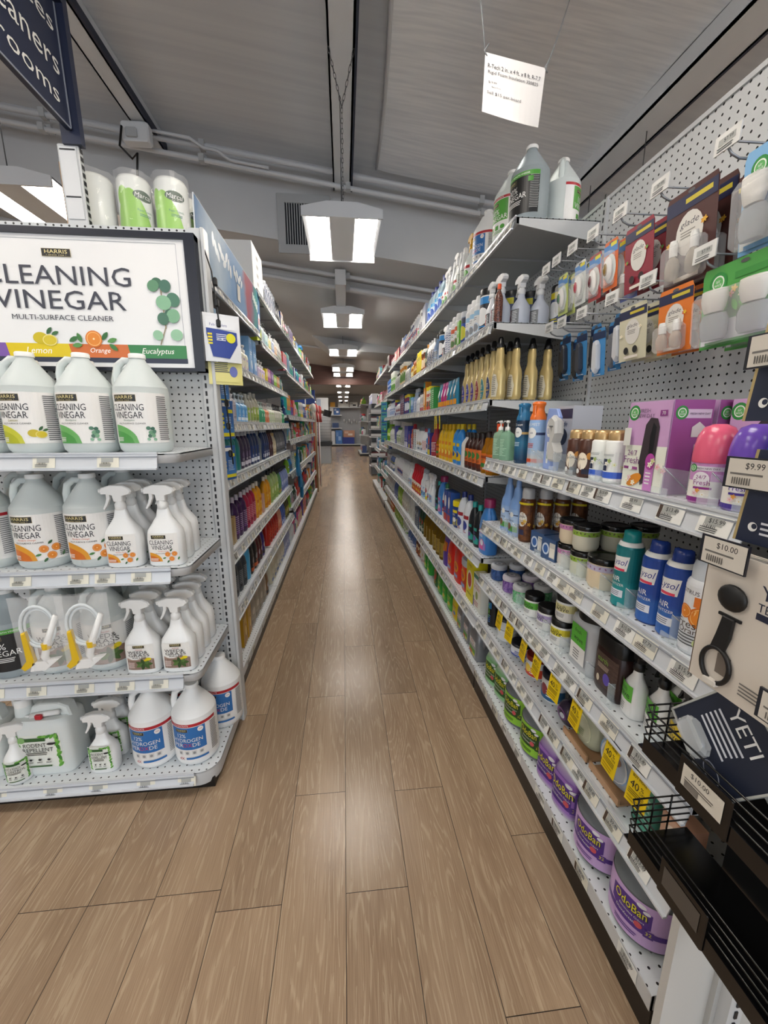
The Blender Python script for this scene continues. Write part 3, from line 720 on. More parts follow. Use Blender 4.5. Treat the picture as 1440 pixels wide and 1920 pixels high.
def h2o2(A, w_, z0, z1):
    A.rect(0, (z0+z1)/2, w_, z1-z0, mat('#e9e8e6')); A.rect(0, z1-.006, w_, .012, mat('#b3222e')); A.text('CONCENTRATE', -.03, z1-.006, h=.006, m=WHITE)
    A.rect(-.006, z1-.060, .125, .092, mat('#2d6cae')); plate(A, -.026, z1-.026, .045); A.ell(.04, z1-.026, .010, .010, mat('#e9e8e6')); A.text('SAFE', .04, z1-.026, h=.004, m=mat('#b3222e'))
    A.text('12%', -.026, z1-.046, h=.015, m=WHITE); A.text('HYDROGEN', -.008, z1-.066, h=.015, w_=.105, m=WHITE); A.text('PER', -.040, z1-.086, h=.015, m=WHITE); A.text('OXI', -.006, z1-.086, h=.015, m=mat('#c0305a')); A.text('DE', .022, z1-.086, h=.015, m=WHITE)
    for i in range(4): A.rect(-.035+.024*i, z1-.118, .015, .017, mat('#d4d3d0')); A.ell(-.035+.024*i, z1-.118, .005, .005, mat('#8e8e90'))
    A.text('4X', -.032, z0+.009, h=.011, m=mat('#b3222e')); A.rect(.022, z0+.009, .075, .008, mat('#2d6cae')); A.lines(.088, (z0+z1)/2, .03, .12, 18, mat('#77777a'), .15)
G_H2 = gal('h2', h2o2, PE, LID)
def vin(dark, pct):
    def f(A, w_, z0, z1):
        g = mat('#4f9a3a'); A.rect(0, (z0+z1)/2, w_, z1-z0, mat('#18191b') if dark else mat('#e9e8e6'))
        if dark: A.rect(0, z1-.008, w_, .016, g); A.text('MAX STRENGTH VINEGAR', .01, z1-.008, h=.006, m=WHITE)
        else: A.rect(0, z1-.005, w_, .01, mat('#b3222e')); A.text('CONCENTRATE', 0, z1-.005, h=.006, m=WHITE); A.rect(-.005, z1-.055, .115, .085, g)
        plate(A, -.02, z1-.030, .05); A.text(pct, -.012, z1-.058, h=.022, m=WHITE); A.text('VINEGAR', -.002, z1-.083, h=.020, w_=.105, m=WHITE)
        if dark: A.lines(0, z1-.108, .09, .018, 3, WHITE); A.lines(.082, (z0+z1)/2, .036, .12, 20, mat('#9a9a9a'), .1); A.rect(.065, z1-.03, .02, .018, g)
        else: A.rect(-.03, z0+.028, .02, .018, g); A.rect(0, z0+.028, .02, .018, g); A.ell(.03, z0+.028, .011, .009, g); A.lines(0, z0+.010, .09, .012, 2, g); A.lines(.085, (z0+z1)/2, .03, .12, 18, mat('#777779'), .1)
    return f
G_V30 = gal('v30', vin(True, '30%'), mat('#c3ced2', .25, tr=.5)); G_V10 = gal('v10', vin(False, '10%'))
def weed(A, w_, z0, z1):
    H = z1-z0; k = H/.15; s_ = w_ < .12; W = min(w_, .12)
    A.rect(0, (z0+z1)/2, w_, H, mat('#ecebe7')); A.rect(0, z0+H*.2, W*.96, H*.4, mat('#8a7266')); A.curve(-W*.48, W*.48, lambda x: z0+H*.38, lambda x: z0+H*(.44+.05*math.sin(x*90)), mat('#a3897a'))
    for i in range(7): A.leaf(W*.12+W*.16*math.cos(i*.9), z0+H*.22+H*.09*math.sin(i*.9), W*.3, i*.9, mat(['#3f5c2a', '#55753a', '#2f4a22'][i % 3]))
    A.ell(W*.3, z0+H*.42, W*.1, H*.06, mat('#e3cf1e')); A.ell(W*.2, z0+H*.38, W*.07, H*.04, mat('#d6bd12'))
    plate(A, 0, z1-H*.08, W*.42); A.text('Herbicidal', 0, z1-H*.19, h=H*.04, m=mat('#b3222e')); A.text('WEED&', -W*.06, z1-H*.29, h=H*.11, w_=W*.72, m=INK); A.text('GRASS', -W*.02, z1-H*.41, h=H*.11, w_=W*.76, m=INK); A.text('KILLER', .0, z1-H*.505, h=H*.06, w_=W*.5, m=INK)
    A.lines(-W*.3, z0+H*.2, W*.28, H*.24, 5, mat('#e9d6d0'))
    if not s_: A.lines(.085, (z0+z1)/2, .034, H*.8, 18, mat('#77777a'), .15)
G_WD = gal('wd', weed)
def spr(key, art, h=.272, w_=.112, d=.066, body=PE, cap=WHITE): return prod('spray', h, w_, d, body=body, cap=cap, near=True, art=art, key=key, nn=3.2, lz=(.018, .112))
S_ORA = spr('so', harris('orange', 1, True)); S_WD = spr('sw', weed)
def rodent(t1, t2):
    def f(A, w_, z0, z1):
        W = w_; H = z1-z0; g = ['#5da23a', '#78b64e', '#3f8230']
        A.rect(0, (z0+z1)/2, W, H, mat('#e8ebe3'))
        for i in range(9):
            for s_ in (-1, 1): A.leaf(s_*W*.43, z0+H*(i+.5)/9, W*.17, s_*(.8+.5*(i % 3)), mat(g[i % 3]))
        for i in range(5): A.leaf(W*(.1+i*.08), z1-H*.05, W*.15, .3*i, mat(g[i % 3]))
        A.rect(-W*.06, z1-H*.13, W*.5, H*.1, mat('#2c5a2a')); A.ell(-W*.33, z1-H*.13, W*.08, W*.08, mat('#7fae6a')); A.text(t1, -W*.06, z1-H*.30, h=H*.115, w_=W*.5, m=INK); A.text(t2, 0, z1-H*.44, h=H*.115, w_=W*.66, m=INK)
        A.ell(W*.30, z1-H*.27, W*.09, H*.035, INK); A.ell(W*.37, z1-H*.26, W*.04, H*.025, INK); A.lines(0, z1-H*.56, W*.55, H*.1, 2, INK)
        for i in range(3): A.ell(W*(-.2+.2*i), z1-H*.74, W*.035, H*.03, INK); A.lines(W*(-.2+.2*i), z1-H*.82, W*.14, H*.05, 2, INK)
        A.rect(0, z0+H*.06, W*.5, H*.04, mat('#2c5a2a'))
    return f
def fstyle(key, art):
    B = MB(); b = mat('#e9eeec', .3, tr=.15); B.lathe([(.94, 0), (1, .012), (1, .185), (.96, .205), (.8, .215)], b, 40, .105, .062, 5)
    B.lathe([(1, .19), (.9, .235), (.85, .25)], b, 20, .030, .030, cx=-.07)
    B.prism([(-.05, .205), (-.03, .25), (.0, .262), (.06, .26), (.09, .245), (.1, .2), (.072, .2), (.066, .228), (.02, .232), (-.01, .225), (-.02, .205)], -.022, .022, b, .006)
    P = MB(); P.lathe([(1, 0), (1, .026), (.9, .03)], LID, 20, .026, .026, cx=-.07, z0=.25)
    S = MB(); S.tube([(-.03, -.03, .222), (.07, -.034, .235)], .009, WHITE, 8); S.tube([(-.06, -.02, .214), (-.03, -.03, .222)], .004, WHITE, 6); S.box(-.005, .02, -.05, -.04, .218, .236, mat('#b3222e'), .003)
    L = MB(); A = Art(L, sup(.105, .062, 5), .012); art(A, .15, .035, .168)
    return [('body', B.mesh('b')), ('cap', P.mesh('p')), ('sprayer_wand', S.mesh('s')), ('label', L.mesh('l'))]
F_ROD = fstyle('rod', rodent('RODENT', 'REPELLENT')); F_IN = fstyle('ins', rodent('INSECT', 'CONTROL'))
S_ROD = spr('sr', rodent('RODENT', 'REPELLENT'), .235, .098, .06); S_ANT = prod('spray', .225, .078, .078, body=PE, cap=WHITE, near=True, art=rodent('ANT & ROACH', 'CONTROL'), key='ant', nn=2, lz=(.014, .095))
E1, E2, E3, E4 = 'left end display, top shelf', 'left end display, second shelf', 'left end display, third shelf', 'left end display, bottom deck'
def ec(name, parts, x, y, z, look, cat, where, row=0, rz=0): put(name, parts, x, y, z+.0008, rz, look, cat, where, row, final=None)
for x, p, l in ((-.637, G_EUC, 'eucalyptus green vinegar jug'), (-.802, G_EUC, 'eucalyptus green vinegar jug'), (-.962, G_LEM, 'lemon yellow vinegar jug'), (-1.125, G_LEM, 'lemon yellow vinegar jug')):
    put('vinegar_jug', p, x, 1.392, 1.2358, .03, l, 'jug', E1)
for x, p in ((-.70, G_EUC), (-.86, G_EUC), (-1.04, G_LEM)):
    put('vinegar_jug', p, x-.022, 1.555, 1.2358, .2, 'clear vinegar jug with visible handle', 'jug', E1, 1)
for x, p, l in ((-.84, G_ORA, 'orange label vinegar jug'), (-1.0, G_ORA, 'orange label vinegar jug'), (-1.17, G_V10, 'green and red label vinegar jug')):
    put('vinegar_jug', p, x, 1.395, .8658, .12, l, 'jug', E2)
for x in (-.815, -.98, -1.145): put('vinegar_jug', G_ORA, x, 1.56, .8658, .1, 'orange vinegar jug with handle', 'jug', E2, 1)
for i, x in enumerate((-.592, -.722)):
    for r in range(3): put('spray_bottle', S_ORA, x-.004*r, 1.345+.075*r, .8658, 0, 'orange label vinegar spray%s' % (', %s column' % ('right' if i == 0 else 'left')), 'spray bottle', E2, r)
for i, x in enumerate((-.592, -.712)):
    for r in range(4): put('spray_bottle', S_WD, x-.002*r, 1.345+.073*r, .4758, 0, 'weed killer spray%s' % (', %s column' % ('right' if i == 0 else 'left')), 'spray bottle', E3, r)
put('vinegar_jug', G_V30, -1.165, 1.40, .4758, .2, 'vinegar jug with black and green label', 'jug', E3)
for x in (-.858, -1.02): put('weed_killer_jug', G_WD, x, 1.415, .4758, .3, 'weed killer jug with dandelion label', 'jug', E3)
for x in (-.8, -.97, -1.13): put('weed_killer_jug', G_WD, x, 1.578, .4758, .4, 'clear weed killer jug', 'jug', E3, 1)
for x, y, r in ((-.585, 1.385, 0), (-.735, 1.385, 0), (-.70, 1.565, 1), (-.538, 1.565, 1)): put('peroxide_jug', G_H2, x, y, .0858, .05, 'white peroxide jug with blue and red label', 'jug', E4, r)
put('repellent_jug', F_ROD, -1.10, 1.385, .0858, 0, 'rectangular rodent repellent jug with leaf label', 'jug', E4); put('repellent_jug', F_IN, -1.335, 1.385, .0858, 0, 'insect control jug cut by the picture edge', 'jug', E4)
put('repellent_jug', F_ROD, -1.14, 1.53, .0858, 0, 'rodent repellent jug', 'jug', E4, 1)
for r in range(3): put('spray_bottle', S_ROD, -.895-.006*r, 1.34+.075*r, .0858, 0, 'small rodent repellent spray with leaf label', 'spray bottle', E4, r)
put('spray_bottle', S_ANT, -1.175+.0, 1.325-.0, .0858, .35, 'small white ant and roach spray with red band', 'spray bottle', E4)
# hanging clear bags with sprayer parts
def wandbag():
    b = MB(); CL = mat('#ffffff', .08, alpha=.16); n = 8; V = []; F = []; rnd = random.Random(2)
    for sg in (-1, 1):
        for j in range(n+1):
            for i in range(n+1):
                u, v = i/n, j/n; V.append((-.062+.124*u+.008*v*(u-.5), sg*(.016*math.sin(PI*u)*(1-.6*v)+.003*rnd.random()), -.185*(1-v)))
    for k in range(2):
        for j in range(n):
            for i in range(n): a = k*(n+1)**2+j*(n+1)+i; F.append((a, a+1, a+n+2, a+n+1))
    b.add(V, F, CL, False)
    t = MB(); HO = mat('#d5dde0', .2); t.tube([(-.005+.042*math.cos(q), 0, -.075+.05*math.sin(q)) for q in [k*2*PI/20 for k in range(21)]], .0042, HO, 6); t.tube([(-.004+.036*math.cos(q), .006, -.078+.044*math.sin(q)) for q in [k*2*PI/20 for k in range(21)]], .004, HO, 6)
    y = MB(); Y = mat('#dcb51c', .35); y.prism([(-.044, -.085), (-.034, -.083), (-.028, -.13), (-.022, -.165), (-.052, -.18), (-.06, -.172), (-.043, -.155)], -.012, .004, Y, .003)
    w_ = MB(); w_.tube([(.045, -.004, -.05), (.015, -.004, -.11), (.0, -.004, -.15), (.01, -.004, -.168)], [.007, .009, .010, .008], WHITE, 10); w_.prism([(-.03, -.16), (.04, -.155), (.0, -.182), (-.04, -.182)], -.012, .008, WHITE, .003)
    w_.lathe([(1, 0), (1, .014)], mat('#dcb51c', .35), 12, .0115, .0115, cx=.008, cy=-.004, z0=-.13)
    return [('clear_bag', b.mesh('bag')), ('coiled_hose', t.mesh('hose')), ('yellow_trigger', y.mesh('yt')), ('sprayer_wand', w_.mesh('wand'))]
WB = wandbag()
for q in WB: q[1].transform(Matrix.Scale(1.38, 4, (0, 0, 1)) @ Matrix.Scale(1.12, 4, (1, 0, 0)))
for x, l in ((-.835, 'right'), (-.970, 'left')): thing('sprayer_bag', (x, 1.262, .80), .12, WB, '%s clear bag holding a white and yellow sprayer with coiled hose' % l, 'sprayer kit', 'bagged sprayers')

# ---- framed board above the end display
def bigsign():
    R = tag(link('framed_sign', None, loc=(-.975, 1.615, 0)), 'black framed vinegar cleaner sign above the left end display', 'sign')
    W = .475; z0, z1 = 1.512, 1.965; fr = MB()
    fr.box(-W, W, -.012, .03, z1-.02, z1, NAVYF, 0); fr.box(-W, W, -.012, .03, z0, z0+.012, NAVYF); fr.box(W-.036, W, -.0125, .03, z0, z1, NAVYF); fr.box(-W, -W+.036, -.0125, .03, z0, z1, NAVYF)
    fr.box(-W+.03, W-.03, .01, .03, z0+.01, z1-.01, NAVYF); link('frame', fr.mesh('frame'), R)
    b = MB(); b.box(-W+.036, W-.036, -.004, .008, z0+.012, z1-.02, mat('#e9e9e9', .3)); A = Art(b, flat(-.004))
    iw = W-.066; zt = z1-.034; zb = z0+.044; ln = mat('#8b8f99')
    A.rect(0, zt, 2*iw, .0012, ln); A.rect(iw, (zt+zb)/2, .0012, zt-zb, ln); A.rect(-iw, (zt+zb)/2, .0012, zt-zb, ln)
    A.rect(0, zb-.008, 2*iw+.01, .017, mat('#2c3146'))
    cols = ['#7c58a5', '#7c58a5', '#dcc216', '#cd6a2c', '#2f7d43']; x = iw-.195; names = [('Eucalyptus', 0), ('Orange', 0), ('Lemon', 0), ('Lavender', 0)]
    for i, (c, wd) in enumerate((('#2f7d43', .197), ('#cd6a2c', .197), ('#dcc216', .205), ('#7c58a5', .205))):
        xr = iw+.004-.197*i-(.0 if i < 3 else .008); xl = xr-wd; xl = max(xl, -iw-.004)
        A.poly([(xl+.004, zb), (xr+(.004 if i else 0), zb), (xr-(.004 if i else 0), zb+.045), (xl-.004*(i < 3), zb+.045)], mat(c, .3)); nm = names[i][0]
        A.text(nm, (xl+xr)/2, zb+.022, h=.021 if nm != 'Eucalyptus' else .024, m=mat('#f6f4ee'), slant=.28)
    K = mat('#3a3c48', .4)
    plate(A, .02, z1-.075, .092)
    A.text('CLEANING', .012, z1-.145, h=.060, w_=.475, m=K); A.text('VINEGAR', .012, z1-.222, h=.060, w_=.425, m=K); A.text('MULTI-SURFACE CLEANER', .012, z1-.279, h=.0165, w_=.33, m=K)
    lemon(A, -.055, zb+.058, .026)
    orange(A, .102, zb+.062, .028); leafset(A, [(.055, zb+.065, 1.9), (.14, zb+.072, .9), (.045, zb+.04, .1), (.165, zb+.035, -.7), (.035, zb+.06, .5), (.163, zb+.058, .3)], .034, ['#3f7a3a', '#2f6a33', '#57904a'])
    st = mat('#8a7b5e'); A.poly([(.325, zb+.046), (.329, zb+.046), (.352, zb+.105), (.349, zb+.106)], st); A.poly([(.349, zb+.10), (.353, zb+.1), (.348, zb+.24), (.344, zb+.25)], st)
    for i, (x, z, r) in enumerate([(.335, .262, .018), (.322, .252, .02), (.362, .252, .021), (.385, .208, .024), (.352, .198, .026), (.372, .158, .022), (.38, .155, .024), (.345, .145, .021), (.322, .09, .018), (.386, .092, .021)]):
        A.ell(x, zb+z-.012, r, r*.92, mat(['#3f6b52', '#5f8e6c', '#456f5e', '#4c7a64', '#85b491', '#3d6652', '#7cab88', '#48725d', '#93bf9d', '#93bf9d'][i]), rot=i*.7)
    link('printed_panel', b.mesh('panel'), R)
NAVYF = mat('#161a28', .35)
bigsign()
# ---- upright posts, aisle sign, wood board, paper towels
mb = MB(); mb.box(-.94, -.872, 1.675, 1.70, 1.9, 2.245, STEEL, .003); mb.box(-.932, -.88, 1.672, 1.676, 2.02, 2.235, mat('#d5d7d9', .3)); mb.box(-.93, -.882, 1.6705, 1.673, 2.085, 2.089, INK); mb.box(-.93, -.882, 1.6705, 1.673, 2.225, 2.229, INK)
for i in range(12): mb.box(-.871, -.8705, 1.68, 1.695, 1.96+i*.024, 1.974+i*.024, INK)
tag(link('upright_post', mb.mesh('p')), 'grey slotted steel post standing left of the paper towels', 'post')
mb = MB(); mb.box(-.966, -.958, 1.72, 2.95, 1.95, 2.215, holes('hardboard', '#b58f63', (1, 2), .0254, .003), 0); tag(link('hardboard_panel', mb.mesh('h')), 'tan perforated hardboard panel behind the paper towels', 'panel')
def aislesign():
    R = tag(link('aisle_sign', None, loc=(-.885, 0, 0)), 'navy hanging aisle sign listing squeegees, cleaners, mops and brooms', 'sign')
    m = mat('#242b42', .4); p = MB(); p.box(-.03, .03, 1.665, 1.69, 2.24, 3.2, m); p.box(-.03, .03, .6, 1.665, 2.62, 2.65, m); link('post', p.mesh('p'), R)
    b = MB(); b.box(-.008, .008, .62, 1.66, 2.275, 2.615, m); b.box(.008, .010, .62, 1.66, 2.275, 2.28, mat('#8a8f9c')); b.box(.008, .010, 1.655, 1.66, 2.275, 2.615, mat('#8a8f9c'))
    A = Art(b, lambda a, z, o: (.0085+o, a, z)); t = mat('#e4e2dc')
    A.text('Squeegees', 1.435, 2.535, h=.062, w_=.40, m=t); A.text('Household Cleaners', 1.245, 2.435, h=.062, w_=.78, m=t); A.text('Mops / Brooms', 1.325, 2.335, h=.062, w_=.58, m=t)
    link('sign_panel', b.mesh('b'), R)
aislesign()
def towel():
    B = MB(); B.lathe([(.9, 0), (1, .012), (1, .262), (.88, .275), (.35, .277)], mat('#e9ebe6', .25), 32, .058, .058)
    L = MB(); A = Art(L, cyl(.058), .008); g = mat('#8fc73a', .3); A.o = .001
    A.curve(-.09, .09, lambda x: .008, lambda x: .06+.15*max(0, math.cos((x+.025)*24))**.7+.05*max(0, -x)/.09, g, 30); A.ell(.055, .09, .012, .05, mat('#eef0ea')); A.ell(-.06, .2, .02, .035, g)
    A.ell(.01, .21, .034, .017, mat('#23452a')); A.text('Marcal', .01, .21, h=.016, w_=.055, m=WHITE, slant=.2); A.text('Paper Towels', .012, .16, h=.010, w_=.05, m=mat('#2e7d5a')); A.lines(.015, .146, .045, .010, 2, mat('#2e7d5a')); A.ell(.02, .09, .008, .008, mat('#2f5c33'))
    W_ = MB(); n = 24; rnd = random.Random(4); V = []; F = []
    for j in range(15):
        for k in range(n+1):
            t = 2*PI*k/n; r = .061+.0035*rnd.random()*(1 if k % n else 0); V.append((r*math.cos(t), r*math.sin(t), -.0+.285*j/14 + (.006*rnd.random() if j == 14 else 0)))
    for j in range(14):
        for k in range(n): a = j*(n+1)+k; F.append((a, a+1, a+n+2, a+n+1))
    W_.add(V, F, mat('#ffffff', .08, alpha=.14))
    return [('paper_roll', B.mesh('roll')), ('printed_wrap', L.mesh('wrap')), ('plastic_film', W_.mesh('film'))]
TW = towel()
for x, y, rz, l in [(-.628, 1.80, .35, 'right paper towel roll with green leaf wrap, behind the framed sign'), (-.760, 1.80, .7, 'middle paper towel roll with green wrap, behind the framed sign'), (-.894, 1.80, -1.35, 'left paper towel roll mostly white, beside the steel post'),
      (-.625, 1.935, .9, 'green paper towel roll behind the right roll, beside the blue poster'), (-.758, 1.935, 2.0, 'rear paper towel roll hidden behind the middle roll')]:
    thing('paper_towel_roll', (x, y, 1.931), rz, TW, l, 'paper towels', 'paper towels behind the sign')
# ================================================================ RIGHT, NEAREST BAY
def logo_ell(A, x, z, rx, rz, bg, txt, fg, slant=.2, h=None):
    A.ell(x, z, rx, rz, mat(bg)); A.text(txt, x, z, w_=rx*1.5, h=h or rz*.7, m=mat(fg), slant=slant)
def wing(A, x, z, r):   # round green emblem
    A.ell(x, z, r, r, mat('#2f8a3d')); A.ell(x, z, r*.68, r*.68, mat('#e9efe6')); A.ell(x, z, r*.55, r*.55, mat('#5fae5e')); A.text('air', x, z+r*.15, h=r*.3, m=WHITE); A.text('wick', x, z-r*.18, h=r*.3, m=WHITE)
def flowers(A, x, z, r, n, cols, rnd=None):
    rnd = rnd or random.Random(9)
    for i in range(n):
        a = x+rnd.uniform(-1, 1)*r*1.6; b = z+rnd.uniform(-.8, .8)*r
        for k in range(5): A.ell(a+.5*r*.5*math.cos(k*1.26), b+.5*r*.5*math.sin(k*1.26), r*.28, r*.16, mat(cols[i % len(cols)]), 8, k*1.26)
        A.ell(a, b, r*.1, r*.1, mat('#d9b13a'), 8)
W1, W2, W3, W4, W5 = 'top shelf of nearest right bay', 'second shelf of nearest right bay', 'third shelf of nearest right bay', 'fourth shelf of nearest right bay', 'bottom deck of nearest right bay'
ZA, ZB, ZC, ZD, ZE = 1.1758, .8858, .6258, .3958, .1308
def R0(name, parts, y, z, d, look, cat, where, row=0, dx=0, rz=None):
    if rz is None: rz = .38 if name in ('air_spray', 'aerosol_can', 'dome_freshener', 'scent_refill', 'jar_candle', 'odor_gel_jar', 'gel_freshener', 'absorber_tub', 'hand_soap') else 0.0
    if name in ('boxed_candle', 'cleaner_bottle', 'fabric_spray'): rz = .2
    return R0_(name, parts, y, z, d, look, cat, where, row, dx, rz)
def R0_(name, parts, y, z, d, look, cat, where, row=0, dx=0, rz=0): return put(name, parts, .660+d/2+dx, y, z, RR+rz, look, cat, where, row)
# top shelf
def soap(A, w_, z0, z1): A.lines(0, (z0+z1)/2, w_*.8, (z1-z0)*.9, 12, mat('#b9dcc4'), .6)
P_ = prod('pump', .165, .062, .04, body=mat('#a3cfb3', .15, tr=.45), cap=WHITE, near=True, art=soap, key='soap', nn=4)
for k, y in enumerate((1.64, 1.715)): R0('hand_soap', P_, y, ZA, .04, 'clear green hand soap with white pump', 'soap bottle', W1, dx=.0)
def febz(dark):
    def f(A, w_, z0, z1):
        H = z1-z0; A.rect(0, (z0+z1)/2, w_, H, grad('fz%d' % dark, [(0, '#12304f'), (.45, '#2c6f93'), (.7, '#173b5c'), (1, '#0f2740')] if dark else [(0, '#d3b88e'), (.25, '#9fb8d6'), (1, '#93b6e2')], 2, z0, z1, .25 if dark else 0))
        A.rect(0, z0+H*.70, w_, H*.06, mat('#c9a867' if dark else '#27335e')); A.ell(0, z0+H*.72, .017, .019, WHITE); A.text('AIR', 0, z0+H*.72, h=.006, m=mat('#27335e'))
        A.text('Ocean' if dark else 'AIR MIST', 0, z0+H*.92, h=.010, m=WHITE, slant=.4 if dark else 0); A.lines(0, z0+H*.42, .03, H*.12, 3, mat('#d44d35' if not dark else '#cfe0ea'))
        if not dark: A.rect(0, z0+H*.05, w_, H*.1, mat('#c8481f'))
    return f
def febcan(key, body, cap, art, h=.225, w_=.056):
    B = MB(); P = MB(); L = MB(); B.lathe([(.93, 0), (1, .004), (1, .70*h), (.97, .73*h)], mat(body, .25), 32, w_/2, w_/2)
    P.lathe([(r, z*h) for r, z in [(.99, .72), (.98, .76), (.80, .82), (.66, .87), (.68, .92), (.82, .955), (.8, .985), (.5, 1.0)]], mat(cap, .22), 32, w_/2, w_/2); P.box(-.007, .007, -w_*.44, -w_*.2, h*.80, h*.94, mat(cap, .15), .002)
    A = Art(L, cyl(w_/2), .006); art(A, w_*2.6, .012, .70*h); return [('body', B.mesh('b')), ('spray_head', P.mesh('p')), ('label', L.mesh('l'))]
R0('air_spray', febcan('f1', '#173b5c', '#2a6f9c', febz(True)), 1.51, ZA, .056, 'dark blue swirl air freshener can with blue spray head', 'air freshener', W1)
R0('air_spray', febcan('f2', '#93b6e2', '#e2702a', febz(False)), 1.395, ZA, .056, 'light blue air freshener can with orange spray head', 'air freshener', W1)
def plugcard():
    B = MB(); B.prism([(-.045, 0), (.035, 0), (.04, .04), (.02, .12), (.035, .17), (.015, .195), (-.035, .198), (-.045, .16)], -.012, .0, mat('#8fa5dc', .3), .002)
    D = MB(); D.prism([(.015, .03), (.05, .03), (.055, .06), (.035, .09), (.05, .12), (.045, .16), (.02, .175), (-.0, .165), (.01, .13), (.02, .1), (.005, .06)], -.03, -.0, mat('#c9c9c6', .3), .008); D.lathe([(1, 0), (1, .003)], mat('#5c5c5c'), 14, .008, .008, cx=.027, cy=-.03, z0=.139)
    L = MB(); A = Art(L, flat(-.0125)); A.ell(-.018, .135, .018, .030, WHITE); A.text('glade', -.018, .145, h=.010, m=mat('#3b4f8f'), slant=.3); A.lines(-.018, .125, .022, .018, 4, mat('#6a7db8')); A.rect(-.018, .055, .012, .07, WHITE); A.rect(-.018, .05, .006, .03, mat('#5b8f6a'))
    return [('backing_card', B.mesh('b')), ('plug_warmer', D.mesh('d')), ('label', L.mesh('l'))]
R0('scent_warmer_pack', plugcard(), 1.262, ZA, .03, 'light blue scent warmer pack with white plastic warmer', 'air freshener pack', W1, dx=.01)
def gbox(A, w_, z0, z1): A.rect(0, z1-.02, w_, .03, mat('#2b3350')); A.text('glade', 0, z1-.055, h=.022, m=mat('#3c4668'), slant=.3); A.ell(0, z1-.095, .03, .028, mat('#23293d'))
R0('scent_box', prod('box', .205, .105, .10, body='#b9bcc4', near=True, art=gbox, key='gb'), 1.30, ZA, .10, 'grey boxed automatic air freshener', 'box', W1, dx=.07, row=0)
def refill(kind):
    def f(A, w_, z0, z1):
        H = z1-z0
        if kind: A.rect(0, (z0+z1)/2, w_, H, mat('#4c2a1d')); A.ell(0, z0+H*.55, .015, .024, mat('#efe4cf')); A.text('glade', 0, z0+H*.62, h=.008, m=mat('#3c2417'), slant=.3); A.ell(-.012, z0+H*.15, .007, .007, WHITE); A.rect(.012, z0+H*.15, .02, .014, mat('#22263a')); A.ell(.02, z0+H*.75, .008, .01, mat('#c98a2f'))
        else: A.rect(0, (z0+z1)/2, w_, H, mat('#e6e9e6')); A.rect(-.012, z0+H*.55, .018, .03, mat('#1f2a4a')); A.text('glade', -.012, z0+H*.55, h=.006, m=WHITE, slant=.2); A.rect(0, z0+H*.2, w_, H*.22, mat('#3d63c8')); flowers(A, .014, z0+H*.6, .012, 4, ['#dfe9c8', '#8fae6a', '#f3f3ea']); A.lines(0, z0+H*.9, .03, .006, 2, mat('#8d9092'))
    return f
for k, y in enumerate((1.135, 1.075)): R0('scent_refill', prod('can', .132, .054, body='#4c2a1d', cap=mat('#c9a877', .3, .6), near=True, art=refill(1), key='rf1', lz=(.006, .078)) , y, ZA, .054, 'brown air freshener refill with gold cap', 'air freshener', W1)
for k, y in enumerate((1.015, .957)): R0('scent_refill', prod('can', .132, .054, body='#e6e9e6', cap=mat('#c9a877', .3, .6), near=True, art=refill(0), key='rf0', lz=(.006, .078)), y, ZA, .054, 'white and blue air freshener refill with gold cap', 'air freshener', W1)
def awbox(front):
    B = MB(); L = MB(); d = .125; w_ = .125; h = .195; pk = mat('#c9a6cf', .35); pu = mat('#9c4f93', .35)
    B.box(-w_/2, w_/2, -.045, .045, 0, h, pk)
    A = Art(L, flat(-.0455)); A.rect(0, h*.75, w_*.99, h*.48, mat('#c99fcb')); A.rect(0, h*.26, w_*.99, h*.5, mat('#e6e9dc'))
    wing(A, -.045, h-.024, .017); A.text('FRESH', -.012, h-.02, h=.008, m=mat('#6a5670')); A.text('NEW DAY', -.009, h-.031, h=.008, m=mat('#6a5670'))
    A.rect(.042, h-.026, .02, .012, mat('#8a3f86')); A.text('70', .042, h-.026, h=.007, m=WHITE)
    A.poly([(.0, .012), (.033, .03), (.036, .14), (.028, .158), (.008, .16), (-.004, .145), (-.012, .06)], mat('#3b3238')); A.poly([(.015, .07), (.026, .085), (.028, .14), (.018, .15), (.012, .12)], mat('#15151a'))
    A.rect(.022, .03, .026, .055, mat('#c27fbf')); A.ell(.022, .066, .014, .018, mat('#b0489f')); A.lines(.022, .03, .018, .03, 4, WHITE)
    A.text('24/7', -.035, .082, h=.012, m=mat('#7c3f80')); A.text('Fresh', -.035, .066, h=.016, m=mat('#7c3f80')); A.rect(-.035, .048, .044, .006, mat('#8a4480')); A.ell(-.035, .048, .006, .006, WHITE)
    A.ell(-.02, .022, .025, .012, mat('#d98a2b'), rot=.5); flowers(A, -.02, .018, .013, 3, ['#f2efdf', '#e8c7cf']); flowers(A, .05, .06, .014, 4, ['#e9b9c6', '#cfd9a6', '#f2efdf']); A.rect(-.05, .118, .022, .04, mat('#dfe0d9')); 
    S = []
    for f_ in (side(-w_/2), plus(w_/2)):
        A2 = Art(L, f_); A2.rect(0, h/2, .088, h, pu)
    A2 = Art(L, plus(w_/2)); A2.o = .001; A2.rect(.01, h-.028, .06, .018, mat('#d9c3dc')); wing(A2, -.026, h-.026, .014); A2.text('FRESH NEW DAY', .014, h-.028, w_=.045, m=mat('#5d4a66')); A2.poly([(-.0, h-.075), (.03, h-.075), (.03, h-.055), (.015, h-.044), (0, h-.055)], mat('#dcd6d6')); A2.rect(.025, .055, .03, .1, mat('#dfe0da'))
    for i in range(4): A2.ell(.02, .02+.025*i, .008, .008, mat('#8a4480'))
    return [('carton', B.mesh('b')), ('label', L.mesh('l'))]
AW = awbox(0)
R0('freshener_box', AW, .835, ZA, .09, 'pink automatic freshener box with window and flowers', 'box', W1, dx=.005)
